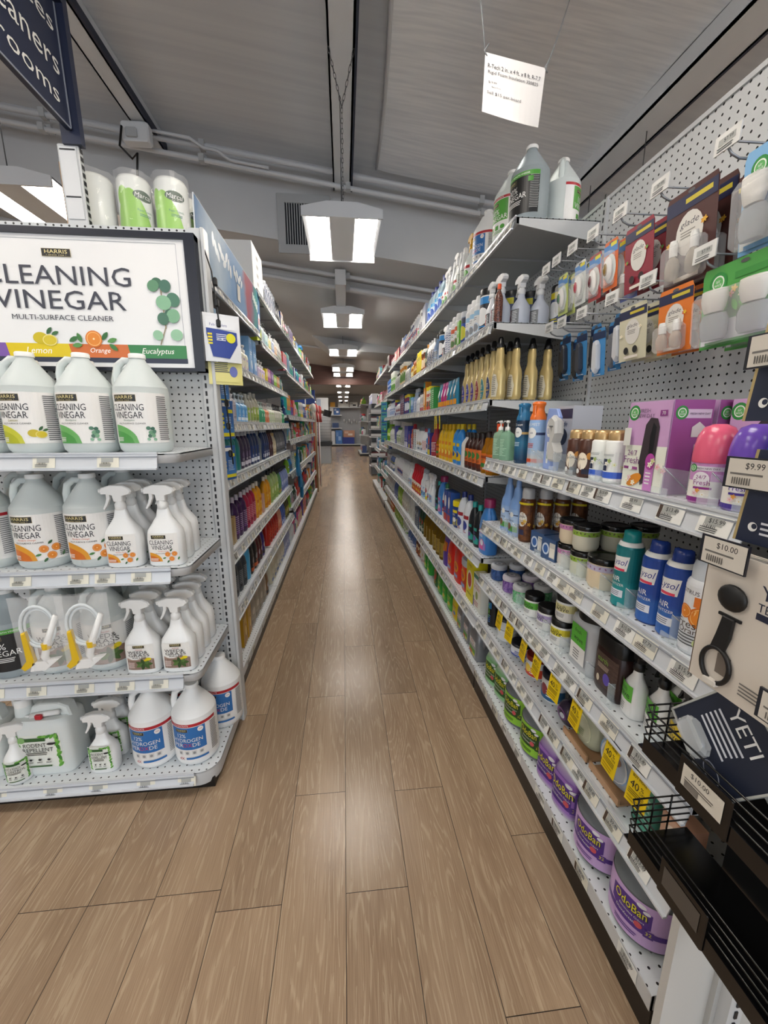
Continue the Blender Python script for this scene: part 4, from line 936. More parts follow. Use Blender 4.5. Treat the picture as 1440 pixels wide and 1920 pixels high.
for k, y in enumerate((.835, .70, .565)): R0('freshener_box', AW, y+.0, ZA, .09, 'purple freshener box standing behind the dome bottles' if k else 'second pink freshener box behind the first', 'box', W1, dx=.105+.02*(k > 0))
def dome(key, cap, body, art):
    B = MB(); P = MB(); L = MB(); w_ = .066; h = .146
    B.lathe([(.92, 0), (1, .005), (.97, .045), (1, .078)], mat(body, .3), 32, .034, .028); P.lathe([(1.0, .076), (1.03, .08), (1.03, .092), (1, .105), (.9, .125), (.68, .14), (.3, .146)], mat(cap, .22), 32, .034, .03)
    A = Art(L, sup(.0338, .0282, 2), .006); art(A, .058, .004, .078); return [('body', B.mesh('b')), ('domed_cap', P.mesh('p')), ('label', L.mesh('l'))]
def dart(bg, lo, t):
    def f(A, w_, z0, z1):
        A.rect(0, (z0+z1)/2, w_, z1-z0, mat(bg)); A.rect(0, z0+.022, w_, .034, mat('#e7e3da')); A.rect(0, z0+.004, w_, .008, mat(lo)); A.rect(0, z1-.012, w_, .008, mat('#dcd7e0')); wing(A, -.021, z1-.012, .0075); A.text('FRESH NEW DAY', .004, z1-.012, w_=.036, m=mat('#55485f'))
        A.ell(-.004, z1-.032, .014, .014, mat('#e7e3ea')); A.text('24/7', -.004, z1-.028, h=.007, m=mat(lo)); A.text('Fresh', -.002, z1-.038, h=.009, m=mat(lo)); A.rect(0, z1-.048, .03, .004, mat(lo)); flowers(A, .004, z0+.016, .009, 3, ['#f3f1ea', '#dd9a4a', '#e9c0cc'])
    return f
def dpure(A, w_, z0, z1): A.rect(0, (z0+z1)/2, w_, z1-z0, mat('#2a86a8')); A.ell(0, z0+.046, .022, .026, mat('#e8ecec')); wing(A, 0, z1-.006, .007); A.text('Pure', 0, z0+.052, h=.013, m=mat('#54585c')); A.lines(0, z0+.036, .024, .008, 2, mat('#7a7f86')); A.ell(0, z0+.016, .012, .006, mat('#20304a')); A.lines(0, z0+.005, .02, .004, 1, WHITE)
R0('dome_freshener', dome('dp', '#e0607f', '#c98fbf', dart('#c38ac0', '#8a2d82', 0)), .683, ZA, .06, 'pink domed scented oil bottle', 'air freshener', W1, dx=-.005)
R0('dome_freshener', dome('dv', '#6e4cb3', '#8f7ac0', dart('#9a86c6', '#44308c', 0)), .612, ZA, .06, 'violet domed scented oil bottle', 'air freshener', W1, dx=-.005)
R0('dome_freshener', dome('db', '#1f7fc9', '#2a86a8', dpure), .543+.0, ZA, .06, 'blue domed pure scented bottle behind a price tag', 'air freshener', W1, dx=-.012)
# second shelf
def febfab(A, w_, z0, z1): H = z1-z0; A.rect(0, (z0+z1)/2, w_, H, grad('ff', [(0, '#5fa85a'), (.22, '#86b06f'), (.3, '#bcd2ea'), (1, '#8fb0de')], 2, z0, z1)); A.rect(0, z1-.022, w_, .004, mat('#1d2c55')); A.ell(0, z1-.022, .011, .011, WHITE); A.text('fabric', 0, z1-.045, h=.009, m=mat('#23366b')); A.ell(-.012, z0+.02, .012, .014, mat('#7a5a44')); A.ell(.014, z0+.012, .014, .010, mat('#4f9a4a'))
FF = prod('tall', .225, .072, .05, body='#7ea4dc', cap='#86a9df', near=True, art=febfab, key='ff', nn=2.4)
for y in (1.585, 1.50): R0('fabric_spray', FF, y, ZB, .05, 'light blue fabric spray bottle with slim neck', 'spray bottle', W2, dx=-.002)
def gcan(A, w_, z0, z1): H = z1-z0; A.rect(0, (z0+z1)/2, w_, H, noisy('gc', '#4b2717', '#7a4a22', 60)); A.ell(0, z0+H*.55, .020, .028, mat('#e9e6df')); A.text('glade', 0, z0+H*.62, h=.012, m=mat('#2b2b2f'), slant=.3); A.lines(0, z0+H*.48, .026, .014, 3, mat('#75685c')); A.rect(-.002, z0+H*.2, .026, .02, mat('#2c3150')); flowers(A, .03, z0+H*.45, .015, 4, ['#c98f2c', '#e3c15e']); A.rect(0, z1-.004, w_, .008, mat('#dcc61f'))
GC = prod('can', .205, .055, body='#5b3118', cap='#b9b9bb', near=True, art=gcan, key='gc')
for r in range(4): R0('aerosol_can', GC, 1.42-.012*r, ZB, .055, 'brown aerosol can with grey cap and yellow ring', 'aerosol can', W2, row=r, dx=.062*r)
def cbox(A, w_, z0, z1): A.rect(0, (z0+z1)/2, w_, z1-z0, mat('#3a557f')); A.ell(-.012, .035, .017, .02, mat('#c9d6e6')); A.ell(-.012, .035, .011, .014, mat('#3f68a8')); A.rect(.019, .035, .026, .05, mat('#c9c7c0')); A.rect(.019, .028, .022, .03, mat('#e6e2d6'))
CB = prod('box', .072, .068, .068, body='#33507c', near=True, art=cbox, key='cb')
for r, y in enumerate((1.285, 1.205)): R0('boxed_candle', CB, y, ZB, .068, 'small blue boxed candle', 'candle', W2)
def candle(wax, band, w_=.072, h=.078, lidpat=False):
    key = ('cndl', wax, band, w_)
    if key in _p: return _p[key]
    G = MB(); G.lathe([(.86, 0), (.9, .004), (1, .012), (1, h*.74), (.97, h*.80)], mat(wax, .25), 28, w_/2, w_/2)
    L = MB(); A = Art(L, cyl(w_/2), .008); A.rect(0, h*.66, w_*2.6, h*.17, mat(band)); rnd = random.Random(6)
    for i in range(16): A.ell(-w_*1.2+w_*2.4*i/16, h*.66+rnd.uniform(-.003, .003), .0035, .002, mat('#5e5a3a' if '#8' in band or '#9' in band else '#8d5f86'), 7, rnd.random()*3)
    K = MB(); K.lathe([(1.04, h*.78), (1.06, h*.80), (1.06, h*.94), (1.02, h*.965), (.9, h*.97), (.86, h*.955), (.5, h*.955)], mat('#0f0f10', .18), 28, w_/2, w_/2)
    _p[key] = [('glass_jar', G.mesh('g')), ('label', L.mesh('l')), ('lid', K.mesh('k'))]; return _p[key]
for (y, dx, wx, bd, ww, nm) in [(1.135, 0, '#d9d6ce', '#c583b4', .068, 'pink banded'), (1.062, 0, '#d3d6c2', '#8fb23e', .072, 'green banded')]:
    for lv in (0, 1): put('jar_candle', candle(wx if not lv else ('#e0d0b4' if 'pink' in nm else '#cfcdbb'), bd, ww), .662+ww/2, y, ZB+.0785*lv, RR, '%s candle, %s of its stack' % (nm, 'upper' if lv else 'lower'), 'candle', W2)
    if 'green' in nm:
        for r in (1, 2): 
            for lv in (0, 1): put('jar_candle', candle('#c4c3b2', bd, ww), .662+ww/2+.08*r, y-.012*r, ZB+.0785*lv, RR, '%s candle, %s of its stack' % (nm, 'upper' if lv else 'lower'), 'candle', W2, r)
    else: put('jar_candle', candle('#e0d0b4', bd, ww), .662+ww/2+.078, y, ZB, RR, 'pink banded jar candle', 'candle', W2, 1)
R0('jar_candle', candle('#e2cfae', '#b9b2cc', .088, .09), .972, ZB, .088, 'wide lavender banded jar candle with patterned lid', 'candle', W2)
def lys(c1, c2):
    def f(A, w_, z0, z1):
        H = z1-z0; A.rect(0, (z0+z1)/2, w_, H, grad('ly'+c1, [(0, c2), (.3, c2), (.45, c1), (1, c1)], 2, z0, z1, .35, scale=26)); 
        x = -.008; A.poly([(x-.022, z1-.022), (x+.024, z1-.018), (x+.020, z1-.054), (x-.018, z1-.058)], WHITE); A.text('Lysol', x, z1-.036, h=.020, w_=.036, m=mat('#27358a'), slant=.25); A.rect(x, z1-.052, .032, .006, mat('#d8405c'))
        A.text('AIR', x-.004, z1-.076, h=.012, m=WHITE); A.text('SANITIZER', x-.002, z1-.090, h=.006, m=WHITE); A.rect(x, z1-.112, .036, .018, mat('#dfe3ec')); A.lines(x, z1-.112, .03, .013, 3, mat('#6a6f80'))
    return f
def lyscan(key, c1, c2, cap, slantcap):
    B = MB(); P = MB(); L = MB(); h = .19; B.lathe([(.93, 0), (1, .004), (1, .148), (.96, .153)], mat(c1, .3, .2), 32, .029, .029); B.lathe([(.93, .153), (.9, .156), (.8, .163)], WHITE, 32, .029, .029)
    P.lathe([(.66, .158), (.68, .162), (.64, .178), (.60, .188), (.4, .19)], mat(cap, .25), 24, .029, .029)
    if slantcap: P.v = [(x, y, z-(.012*max(0, y/.02) if z > .17 else 0)) for x, y, z in P.v]
    A = Art(L, cyl(.029), .006); lys(c1, c2)(A, .13, .004, .148); return [('body', B.mesh('b')), ('cap', P.mesh('p')), ('label', L.mesh('l'))]
R0('aerosol_can', lyscan('t', '#14747a', '#1f8f94', '#17898a', 0), .857, ZB, .058, 'teal air sanitizer can', 'aerosol can', W2, dx=-.008)
LB_ = lyscan('b', '#24489a', '#3467b4', '#1f3a86', 1)
for y in (.775, .713): R0('aerosol_can', LB_, y, ZB, .058, 'dark blue air sanitizer can', 'aerosol can', W2, dx=-.004)
def forange(A, w_, z0, z1):
    H = z1-z0; A.rect(0, (z0+z1)/2, w_, H, mat('#dfe2e6')); A.text('CITRUS', -.015, z1-.012, h=.008, m=INK); orange(A, .012, z0+H*.55, .022); A.rect(.012, z0+H*.78, .03, .02, mat('#d8742a')); orange(A, -.018, z0+H*.6, .014); A.text('Fresh', -.006, z0+H*.42, h=.015, m=mat('#43342a')); A.text('Orange', .0, z0+H*.31, h=.015, m=mat('#43342a')); A.lines(-.004, z0+H*.18, .045, .025, 4, mat('#55585c')); A.ell(.02, z0+.02, .016, .012, mat('#cfd99a'))
R0('aerosol_can', prod('can', .185, .062, body='#dfe2e6', cap='#c9d0d8', near=True, art=forange, key='fo'), .648, ZB, .062, 'white fresh orange aerosol can beside the brown card', 'aerosol can', W2, dx=-.01)
# third shelf
def gel(c, key, lidc='#b9bcc2'):
    G = MB(); G.lathe([(.9, 0), (1, .006), (1, .045), (.95, .052)], noisy('gel'+key, c[0], c[1], 90, .15), 24, .036, .036); K = MB(); K.lathe([(1, .05), (1.03, .053), (1.03, .064), (.95, .070), (.3, .071)], mat(lidc, .3), 24, .036, .036)
    L = MB(); A = Art(L, lambda a, z, o: (a, z, .071+o*1.5)); A.ell(0, 0, .022, .022, mat('#8f9298')); A.ell(0, 0, .015, .015, mat(lidc)); A.ell(0, 0, .007, .007, mat('#7d8087')); A2 = Art(L, cyl(.036), .008); A2.rect(-.03, .026, .022, .03, mat('#c9cfe0')); A2.lines(-.03, .026, .016, .02, 3, mat('#5b6a9a'))
    return [('gel_jar', G.mesh('g')), ('lid', K.mesh('k')), ('label', L.mesh('l'))]
GB = gel(('#27406f', '#3b5f9a'), 'b'); GP = gel(('#5b3a86', '#9a76b8'), 'p', '#c9c3cc'); GG = gel(('#3f9a5c', '#8fcfa0'), 'g', '#c2c4c6')
for g, y, nm in ((GB, 1.685, 'blue'), (GP, 1.545, 'purple'), (GG, 1.44, 'green')):
    for r in (0, 1): R0('gel_freshener', g, y-.01*r, ZC, .072, '%s gel bead air freshener jar' % nm, 'air freshener', W3, row=r, dx=.004+.082*r)
def fw(c, txt='Fresh Wave'):
    def f(A, w_, z0, z1): A.rect(0, (z0+z1)/2, w_, z1-z0, WHITE); A.rect(0, z1-(z1-z0)*.27, w_, (z1-z0)*.54, mat(c)); A.text('fresh', -.003, z1-(z1-z0)*.16, h=.011, m=INK); A.text('wave', .0, z1-(z1-z0)*.38, h=.010, m=INK); A.lines(-.002, z0+(z1-z0)*.2, .035, (z1-z0)*.3, 4, mat('#77797c'))
    return f
def fwjar(c, h=.085, w_=.07): return prod('jar', h, w_, body='#e6e6e3', cap='#101010', near=True, art=fw(c), key='fw'+c)
R0('odor_gel_jar', fwjar('#5cae3d'), 1.325, ZC, .07, 'green label odor gel jar with black lid', 'jar', W3)
R0('odor_gel_jar', fwjar('#b6a9d6'), 1.222, ZC, .07, 'lilac label odor gel jar with black lid', 'jar', W3)
R0('odor_gel_jar', fwjar('#d8cb34'), 1.128, ZC, .07, 'lower yellow label odor gel jar in the stack', 'jar', W3)
put('odor_gel_jar', fwjar('#ded79c'), .702, 1.122, ZC+.0855, RR+.5, 'upper pale yellow odor gel jar in the stack', 'jar', W3)
put('odor_gel_jar', fwjar('#5cae3d'), .79, 1.14, ZC, RR+.5, 'green label odor gel jar', 'jar', W3, 1)
def fwjug():
    B = MB(); b = mat('#b6b9bd', .3); B.lathe([(.96, 0), (1, .004), (1, .012), (.95, .018), (.93, .105), (.98, .135), (.9, .15), (.6, .155)], b, 32, .062, .042, 4); B.tube([(-.05, -.0, .12), (-.068, -.01, .11), (-.07, -.01, .06), (-.055, 0, .035)], .008, b, 8)
    K = MB(); K.lathe([(1, .150), (1, .170), (.96, .173)], mat('#0f0f10', .3), 28, .05, .038); L = MB(); A = Art(L, flat(-.0425)); fw('#56ab3a')(A, .07, .02, .132); return [('body', B.mesh('b')), ('lid', K.mesh('k')), ('label', L.mesh('l'))]
R0('odor_gel_tub', fwjug(), .99, ZC, .09, 'large grey handled tub with green label and black lid', 'tub', W3, dx=0)
def brj(A, w_, z0, z1): H = z1-z0; A.rect(0, (z0+z1)/2, w_, H, noisy('wdl', '#3a2a26', '#57433c', 30, .5, (1, 1, 9))); A.text('earth', -.008, z1-H*.2, h=.014, m=mat('#7aa83a')); A.lines(0, z1-H*.42, w_*.6, H*.16, 4, mat('#b9a89a')); A.ell(.012, z0+H*.28, .013, .016, mat('#5f4fae')); A.ell(-.02, z0+H*.16, .006, .01, mat('#cfc4b0'))
R0('detergent_jug', prod('jar', .165, .105, .075, body='#2c1614', cap='#0d0d0e', near=True, art=brj, key='brj', nn=4), .872, ZC, .075, 'dark brown square jug with wood print label', 'jug', W3, dx=.004)
def fspr(c): return prod('spray', .185, .066, .05, body='#e9e9e7', cap='#0e0e10', near=True, art=fw(c), key='fs'+c, nn=2.3, lz=(.008, .085))
for (x, y, c, nm, r) in ((.695, .795, '#5cae3d', 'green', 0), (.705, .728, '#5cae3d', 'green', 0), (.775, .745, '#5cae3d', 'green', 1), (.70, .655, '#d8bd2a', 'yellow', 0), (.705, .592, '#d8bd2a', 'yellow', 0), (.78, .66, '#d8bd2a', 'yellow', 1), (.79, .58, '#d8bd2a', 'yellow', 1)):
    put('odor_spray', fspr(c), x, y, ZC, RR-.3, 'white spray bottle with %s label and black trigger' % nm, 'spray bottle', W3, r)
# fourth shelf
def blk(A, w_, z0, z1): A.rect(0, (z0+z1)/2, w_, z1-z0, mat('#101014')); A.rect(-.006, z1-.02, .05, .03, mat('#2f7fc0')); A.text('FLEX', -.006, z0+.06, h=.03, m=mat('#69c23a'), rot=PI/2); A.lines(.01, z0+.03, .02, .04, 4, mat('#3f74c0'))
R0('detergent_bottle', prod('canister', .15, .055, body='#101014', cap='#18181c', near=True, art=blk, key='blk'), 1.68, ZD, .055, 'black cylinder with blue and green print', 'bottle', W4)
def tubart(c, c2, t=''):
    def f(A, w_, z0, z1): A.rect(0, (z0+z1)/2, w_, z1-z0, mat('#dcdfe2')); A.rect(0, z0+(z1-z0)*.3, w_, (z1-z0)*.6, mat(c)); A.ell(-.012, z0+(z1-z0)*.5, .016, (z1-z0)*.3, mat(c2)); A.lines(.014, z0+(z1-z0)*.35, .03, (z1-z0)*.4, 3, WHITE)
    return f
def tub(c, c2, cap, h=.055, w_=.085): return prod('tub', h, w_, body='#dfe1e2', cap=cap, near=True, art=tubart(c, c2), key='tb'+c+cap)
for k, (y, lv) in enumerate(((1.555, 0), (1.555, 1))): put('absorber_tub', tub('#dcdfe2', '#b9bfc6', '#3c3f4e' if lv else '#d8dadd', .05), .703, y, ZD+.051*lv, RR, 'white moisture tub, %s of its stack' % ('upper, dark lid' if lv else 'lower'), 'tub', W4)
R0('absorber_tub', tub('#4a5fae', '#dfe4f0', '#20242f'), 1.43, ZD, .085, 'blue label white tub under a yellow tag', 'tub', W4, dx=.01)
R0('absorber_tub', tub('#c8412a', '#e9c84a', '#7c1d14', .085), 1.29, ZD, .085, 'red label tub with dark red lid', 'tub', W4, dx=.01)
R0('absorber_tub', tub('#2b5f8c', '#8a3a44', '#1c2030', .105, .092), 1.155, ZD, .092, 'taller white tub with dark blue label', 'tub', W4, dx=.004)
def glob(key, h, w_, d, body, art, cap=None):
    B = MB(); B.lathe([(.55, 0), (.8, h*.08), (.97, h*.3), (1, h*.48), (.95, h*.68), (.72, h*.88), (.45, h*.97), (.3, h)], mat(body, .25), 32, w_/2, d/2, 2.4); L = MB(); A = Art(L, lambda a, z, o: (a, -d/2*math.sqrt(max(.01, 1-(a/(w_/2))**2*.8-((z-h*.48)/(h*.56))**2))-o*2-.001, z), .012); art(A, w_, 0, h); return [('body', B.mesh('b')), ('label', L.mesh('l'))]
R0('scent_globe', glob('gp', .07, .085, .07, '#3f3347', lambda A, w_, a, h: (A.ell(0, h*.5, w_*.3, h*.25, mat('#6a3f74')), A.ell(.01, h*.5, w_*.12, h*.12, mat('#c5c9d4')))), 1.04, ZD, .07, 'dark purple glass scent globe', 'air freshener', W4, dx=.004)
R0('scent_globe', glob('gg', .128, .115, .075, '#bfc4ab', lambda A, w_, a, h: (A.ell(0, h*.45, w_*.36, h*.34, mat('#dfe5c9')), A.ell(-.018, h*.3, w_*.16, h*.12, mat('#9fc23a')), A.lines(.004, h*.4, w_*.4, h*.2, 4, mat('#7b8a6a')))), .945, ZD+.008, .075, 'pale green round odor absorber', 'air freshener', W4, dx=.008)
R0('scent_globe', glob('gw', .135, .135, .08, '#a9b3bf', lambda A, w_, a, h: (A.ell(0, h*.47, w_*.40, h*.38, mat('#7fa8d8')), A.ell(.004, h*.48, w_*.36, h*.345, mat('#d7dde2')), A.ell(.02, h*.62, .014, .012, mat('#8b6a55')), A.lines(.0, h*.36, w_*.4, h*.12, 3, mat('#8a929c')))), .812, ZD+.01, .08, 'large pale blue round odor absorber', 'air freshener', W4, dx=.008)
for y, l in ((.945, 'shallow card tray under the pale green absorber'), (.812, 'shallow brown card tray under the pale blue absorber')):
    mb = MB(); mb.box(-.06, .06, -.04, .045, 0, .004, mat('#b08a66')); mb.box(-.06, .06, -.045, -.04, 0, .02, mat('#b9916c')); tag(link('card_tray', mb.mesh('tray'), None, (.70, y, ZD), (0, 0, RR)), l, 'tray')
R0('scent_box', prod('box', .125, .055, .05, body='#4f9a84', st=2, c=('#4f9a84', '#3f8a72', '#9fc9bb'), near=True), .70, ZD, .05, 'teal green box under a yellow tag', 'box', W4, dx=.012)
R0('scent_box', prod('box', .115, .06, .05, body='#d9a68a', st=0, c=('#dcb59c', '#c98a6a', '#efe0d2'), near=True), .617, ZD, .05, 'peach box behind the black wire basket', 'box', W4, dx=.012)
# bottom deck
def odo(c, c2, big):
    def f(A, w_, z0, z1):
        H = z1-z0; k = H/.15 if big else H/.12; A.rect(0, (z0+z1)/2, w_, H, mat(c)); X = -.01 if big else 0
        A.curve(X-.06*k, X+.06*k, lambda x: z1-.075*k-.02*math.cos((x-X)*22/k), lambda x: z1-.015*k-.018*(1-math.cos((x-X)*18/k)), mat(c2)); A.text('OdoBan', X+.001, z1-.0445*k, h=.030*k, w_=.098*k, m=mat('#1c2a12')); A.text('OdoBan', X-.001, z1-.0425*k, h=.029*k, w_=.096*k, m=mat('#e3dc2c'))
        A.ell(X+.03*k, z1-.014*k, .013*k, .008*k, mat('#e4e4ea')); A.ell(X+.045*k, z1-.028*k, .01*k, .006*k, mat('#e4e4ea'))
        A.text('Eliminates Odors', X+.005, z1-.069*k, w_=.072*k, m=WHITE); A.rect(0, z1-.098*k, w_, .018*k, mat(c2)); A.text('Disinfectant', X-.006, z1-.087*k, w_=.062*k, m=WHITE); A.ell(X+.028*k, z1-.085*k, .011*k, .011*k, mat('#c9525c'))
        A.rect(X+.056*k, z1-.098*k, .026*k, .026*k, mat(c2)); A.text('32', X+.056*k, z1-.096*k, h=.012*k, m=mat('#e3dc2c')); A.lines(X, z0+.022*k, .08*k, .016*k, 2, mat(c2)); A.lines(.10, (z0+z1)/2, .03, H*.8, 14, mat(c2)) if big else None
    return f
def ogal(key, c, c2): return prod('gallon', .208, .158, body=mat('#8f9497', .25, tr=.45), cap=mat('#e9e9e9'), near=True, art=odo(c, c2, True), key=key, lz=(.018, .134))
OG = ogal('og', '#8cc63a', '#24481f'); OP = ogal('op', '#c3a3d6', '#4f2a86')
def obot(key, c, c2): return prod('wide', .208, .098, .06, body=grad('ob'+key, [(0, '#c9c3cc'), (.1, c), (.6, c), (.8, '#b9b6bd')], 2, 0, .208), cap='#b9bcbf', near=True, art=odo(c, c2, False), key='ob'+key, nn=3, lz=(.02, .13))
OBG = obot('g', '#8cc68a', '#2c5a24'); OBP = obot('p', '#9a6fc0', '#4f2a86')
def sil(A, w_, z0, z1): H = z1-z0; A.rect(0, (z0+z1)/2, w_, H, mat('#a3a5a8')); A.rect(0, z1-H*.2, w_*.8, H*.3, mat('#e2e2e2')); A.text('PRO', 0, z1-H*.2, h=.02, m=mat('#a33030')); A.rect(0, z0+H*.3, w_*.85, H*.3, mat('#5f9a34')); A.rect(-w_*.2, z0+H*.12, w_*.45, H*.16, mat('#cf5a24')); A.rect(w_*.22, z0+H*.12, w_*.35, H*.16, mat('#d3cf3a'))
SJ = prod('laundry', .205, .105, .065, body=mat('#85888d', .35, .3), cap='#7c7f84', near=True, art=sil, key='sil', nn=5)
SJ2 = prod('laundry', .208, .13, .085, body=mat('#85888d', .35, .3), cap='#6f7277', near=True, art=sil, key='sil2', nn=5)
R0('cleaner_bottle', OBG, 1.612, ZE, .06, 'green odor eliminator bottle, far one of the pair', 'bottle', W5, dx=-.01)
R0('cleaner_bottle', OBG, 1.508, ZE, .06, 'green odor eliminator bottle beside the green jug', 'bottle', W5, dx=-.005)
put('odor_jug', OG, .718, 1.375, ZE, RR+.45, 'clear jug with lime green label, far one', 'jug', W5); put('odor_jug', OG, .716, 1.215, ZE, RR+.45, 'clear jug with lime green label, near one', 'jug', W5)
R0('cleaner_bottle', OBP, 1.083, ZE, .06, 'purple odor eliminator bottle, farther one', 'bottle', W5, dx=-.012); R0('cleaner_bottle', OBP, .980, ZE, .06, 'purple odor eliminator bottle, nearer one', 'bottle', W5, dx=-.012)
put('odor_jug', OP, .714, .845, ZE, RR+.42, 'clear jug with lilac label, farther one', 'jug', W5); put('odor_jug', OP, .712, .684, ZE, RR+.5, 'clear jug with lilac label at the near corner', 'jug', W5)
# yellow sale tags hanging below the third shelf rail
def sale():
    b = MB(); W, H = .052, .082; b.box(-W/2, W/2, -.0008, 0, -H, 0, mat('#e3c40c', .4)); b.box(-W/2, W/2, -.002, -.0008, -.004, .003, INK)
    A = Art(b, flat(-.0008)); A.text('BUY MORE', 0, -.014, w_=.036, h=.007, m=INK); A.text('40', -.009, -.034, h=.017, w_=.022, m=INK); A.text('%', .010, -.030, h=.009, m=INK); A.text('OFF', .012, -.040, h=.006, m=INK)
    A.lines(0, -.053, .042, .014, 3, mat('#6a5c10'), .1); A.lines(0, -.070, .042, .014, 2, mat('#b0900c')); return [('sale_tag', b.mesh('st'))]
ST = sale()
for i, y in enumerate((1.46, 1.36, 1.235, 1.135, 1.02, .905, .755, .665)):
    thing('sale_tag', (.6265, y, .581), (-.12, 0, RR+.12*math.sin(i*2)), ST, 'yellow 40%% off tag, %s from the far end, below the third shelf' % ['first', 'second', 'third', 'fourth', 'fifth', 'sixth', 'seventh', 'eighth'][i], 'sale tag', 'yellow sale tags')
# clear dividers with thin wire on the display shelves
def divider():
    b = MB(); g = mat('#e6f0f2', .08, alpha=.22); b.prism([(0, 0), (-.002, .06), (.10, .045), (.12, 0)], -.0007, .0007, g, 0, 'yz'); b.box(-.02, .02, -.004, .0, 0, .018, g); b.tube([(0, -.001, .062), (0, .06, .012), (0, .12, .004)], .0013, mat('#b9bdc1', .2, .8), 5); return [('divider', b.mesh('dv'))]
DV = divider()
for z, wh, ys in ((ZA, 'top', (1.35, 1.305, 1.195, 1.105, .98, .76, .647, .578)), (ZB, 'second', (1.54, 1.46, 1.245, 1.1, 1.015, .91, .815, .68)), (ZC, 'third', (1.38, 1.17, 1.06, .925, .83, .69))):
    for i, y in enumerate(ys): thing('shelf_divider', (.650, y, z), RR, DV, '%s clear plastic divider from the far end, %s shelf of nearest right bay' % (['first', 'second', 'third', 'fourth', 'fifth', 'sixth', 'seventh', 'eighth'][i], wh), 'divider', 'clear shelf dividers')
# ---- peg hooks and blister cards
def hook():
    h = MB(); m = mat('#9b9ea3', .3, .8); h.tube([(0, 0, 0), (0, -.215, -.002), (0, -.235, .006), (0, -.243, .016)], .0028, m, 6); h.tube([(0, 0, .03), (0, -.245, .028)], .0022, m, 6); h.box(-.012, .012, -.004, 0, -.01, .04, m)
    t = MB(); t.box(-.030, .030, -.249, -.246, .012, .048, mat('#d9d9d6')); A = Art(t, flat(-.249)); A.rect(0, .032, .04, .012, mat('#a9aba8')); A.text('$7.99', .004, .032, h=.008); A.lines(0, .019, .044, .009, 2, mat('#55575a')); return [('wire_peg', h.mesh('h')), ('price_tag', t.mesh('t'))]
HK = hook()
hk1 = [(.925, 1.885), (1.115, 1.895), (1.27, 1.905), (1.403, 1.905), (1.525, 1.91), (1.635, 1.91), (1.715, 1.905)]; hk2 = [(.94, 1.675), (1.116, 1.675), (1.265, 1.672), (1.425, 1.67), (1.555, 1.67), (1.65, 1.672), (.745, 1.675), (.72, 1.885)]
for i, (y, z) in enumerate(hk1): thing('peg_hook', (1.076, y, z), RR, HK, '%s steel peg hook in the upper row, counted from the camera' % NTH[i], 'peg hook', 'upper row of peg hooks')
for i, (y, z) in enumerate(hk2): thing('peg_hook', (1.076, y, z), RR, HK, ('%s steel peg hook in the lower row, counted from the camera' % NTH[i]) if i < 6 else ('peg hook holding the green twin pack' if i == 6 else 'peg hook holding the blue white pack'), 'peg hook', 'lower row of peg hooks' if i < 6 else None)
def card(key, W, H, bg, art, bl='bulbs', n=2, blc='#ffffff'):
    C_ = MB(); C_.prism([(-W/2, -H), (W/2, -H), (W/2, -.006), (W/2-.006, .008), (-W/2+.006, .008), (-W/2, -.006)], -.0008, 0, bg if not isinstance(bg, str) else mat(bg, .4)); A = Art(C_, flat(-.0008)); A.ell(0, 0, .010, .004, mat('#5a5a5a')); art(A, W, H)
    B = MB(); g = mat('#ffffff', .06, alpha=.2); R = [('backing_card', C_.mesh('c'))]
    if bl == 'bulbs':
        B.box(-W*.42, W*.42, -.030, -.001, -H*.97, -H*.55, g, .008); K = MB()
        for i in range(n):
            x = (i-(n-1)/2)*W*.42; K.lathe([(.4, -H*.93), (.9, -H*.90), (1, -H*.78), (.75, -H*.70), (.35, -H*.66)], mat('#d8cfc0', .1, tr=.6), 16, W*.14, .013, cx=x, cy=-.016); K.lathe([(1, -H*.66), (1, -H*.52), (.8, -H*.48)], mat('#e2e2de', .25), 12, .010, .009, cx=x, cy=-.014)
        R.append(('blister', B.mesh('b'))); R.append(('oil_bulb', K.mesh('k')))
    elif bl == 'plugs':
        B.box(-W*.46, W*.46, -.045, -.001, -H*.97, -H*.3, g, .012); K = MB()
        for i in range(n):
            x = (i-(n-1)/2)*W*.45; K.lathe([(.7, -H*.55), (.85, -H*.5), (1, -H*.38), (.95, -H*.27)], mat('#dcdad2', .3), 16, W*.15, .018, cx=x, cy=-.022); K.lathe([(.8, -H*.9), (.95, -H*.84), (1, -H*.66), (.8, -H*.57)], mat('#b9bec2', .1, tr=.5), 16, W*.17, .016, cx=x, cy=-.02)
        R.append(('blister', B.mesh('b'))); R.append(('plug_warmer', K.mesh('k')))
    elif bl == 'oval':
        K = MB(); K.ball(0, -.010, -H*.55, W*.28, .010, H*.26, mat('#e5e3de', .25)); K.ball(0, -.019, -H*.57, W*.13, .005, H*.14, mat(blc, .2)); B.box(-W*.4, W*.4, -.022, -.001, -H*.92, -H*.2, g, .006); R.append(('blister', B.mesh('b'))); R.append(('vent_clip', K.mesh('k')))
    elif bl == 'stick':
        K = MB(); K.prism([(-W*.2, -H*.85), (0, -H*.95), (W*.2, -H*.85), (W*.16, -H*.3), (W*.05, -H*.2), (-W*.1, -H*.22), (-W*.16, -H*.4)], -.02, -.002, mat(blc, .3), .005); R.append(('scent_clip', K.mesh('k')))
    return R
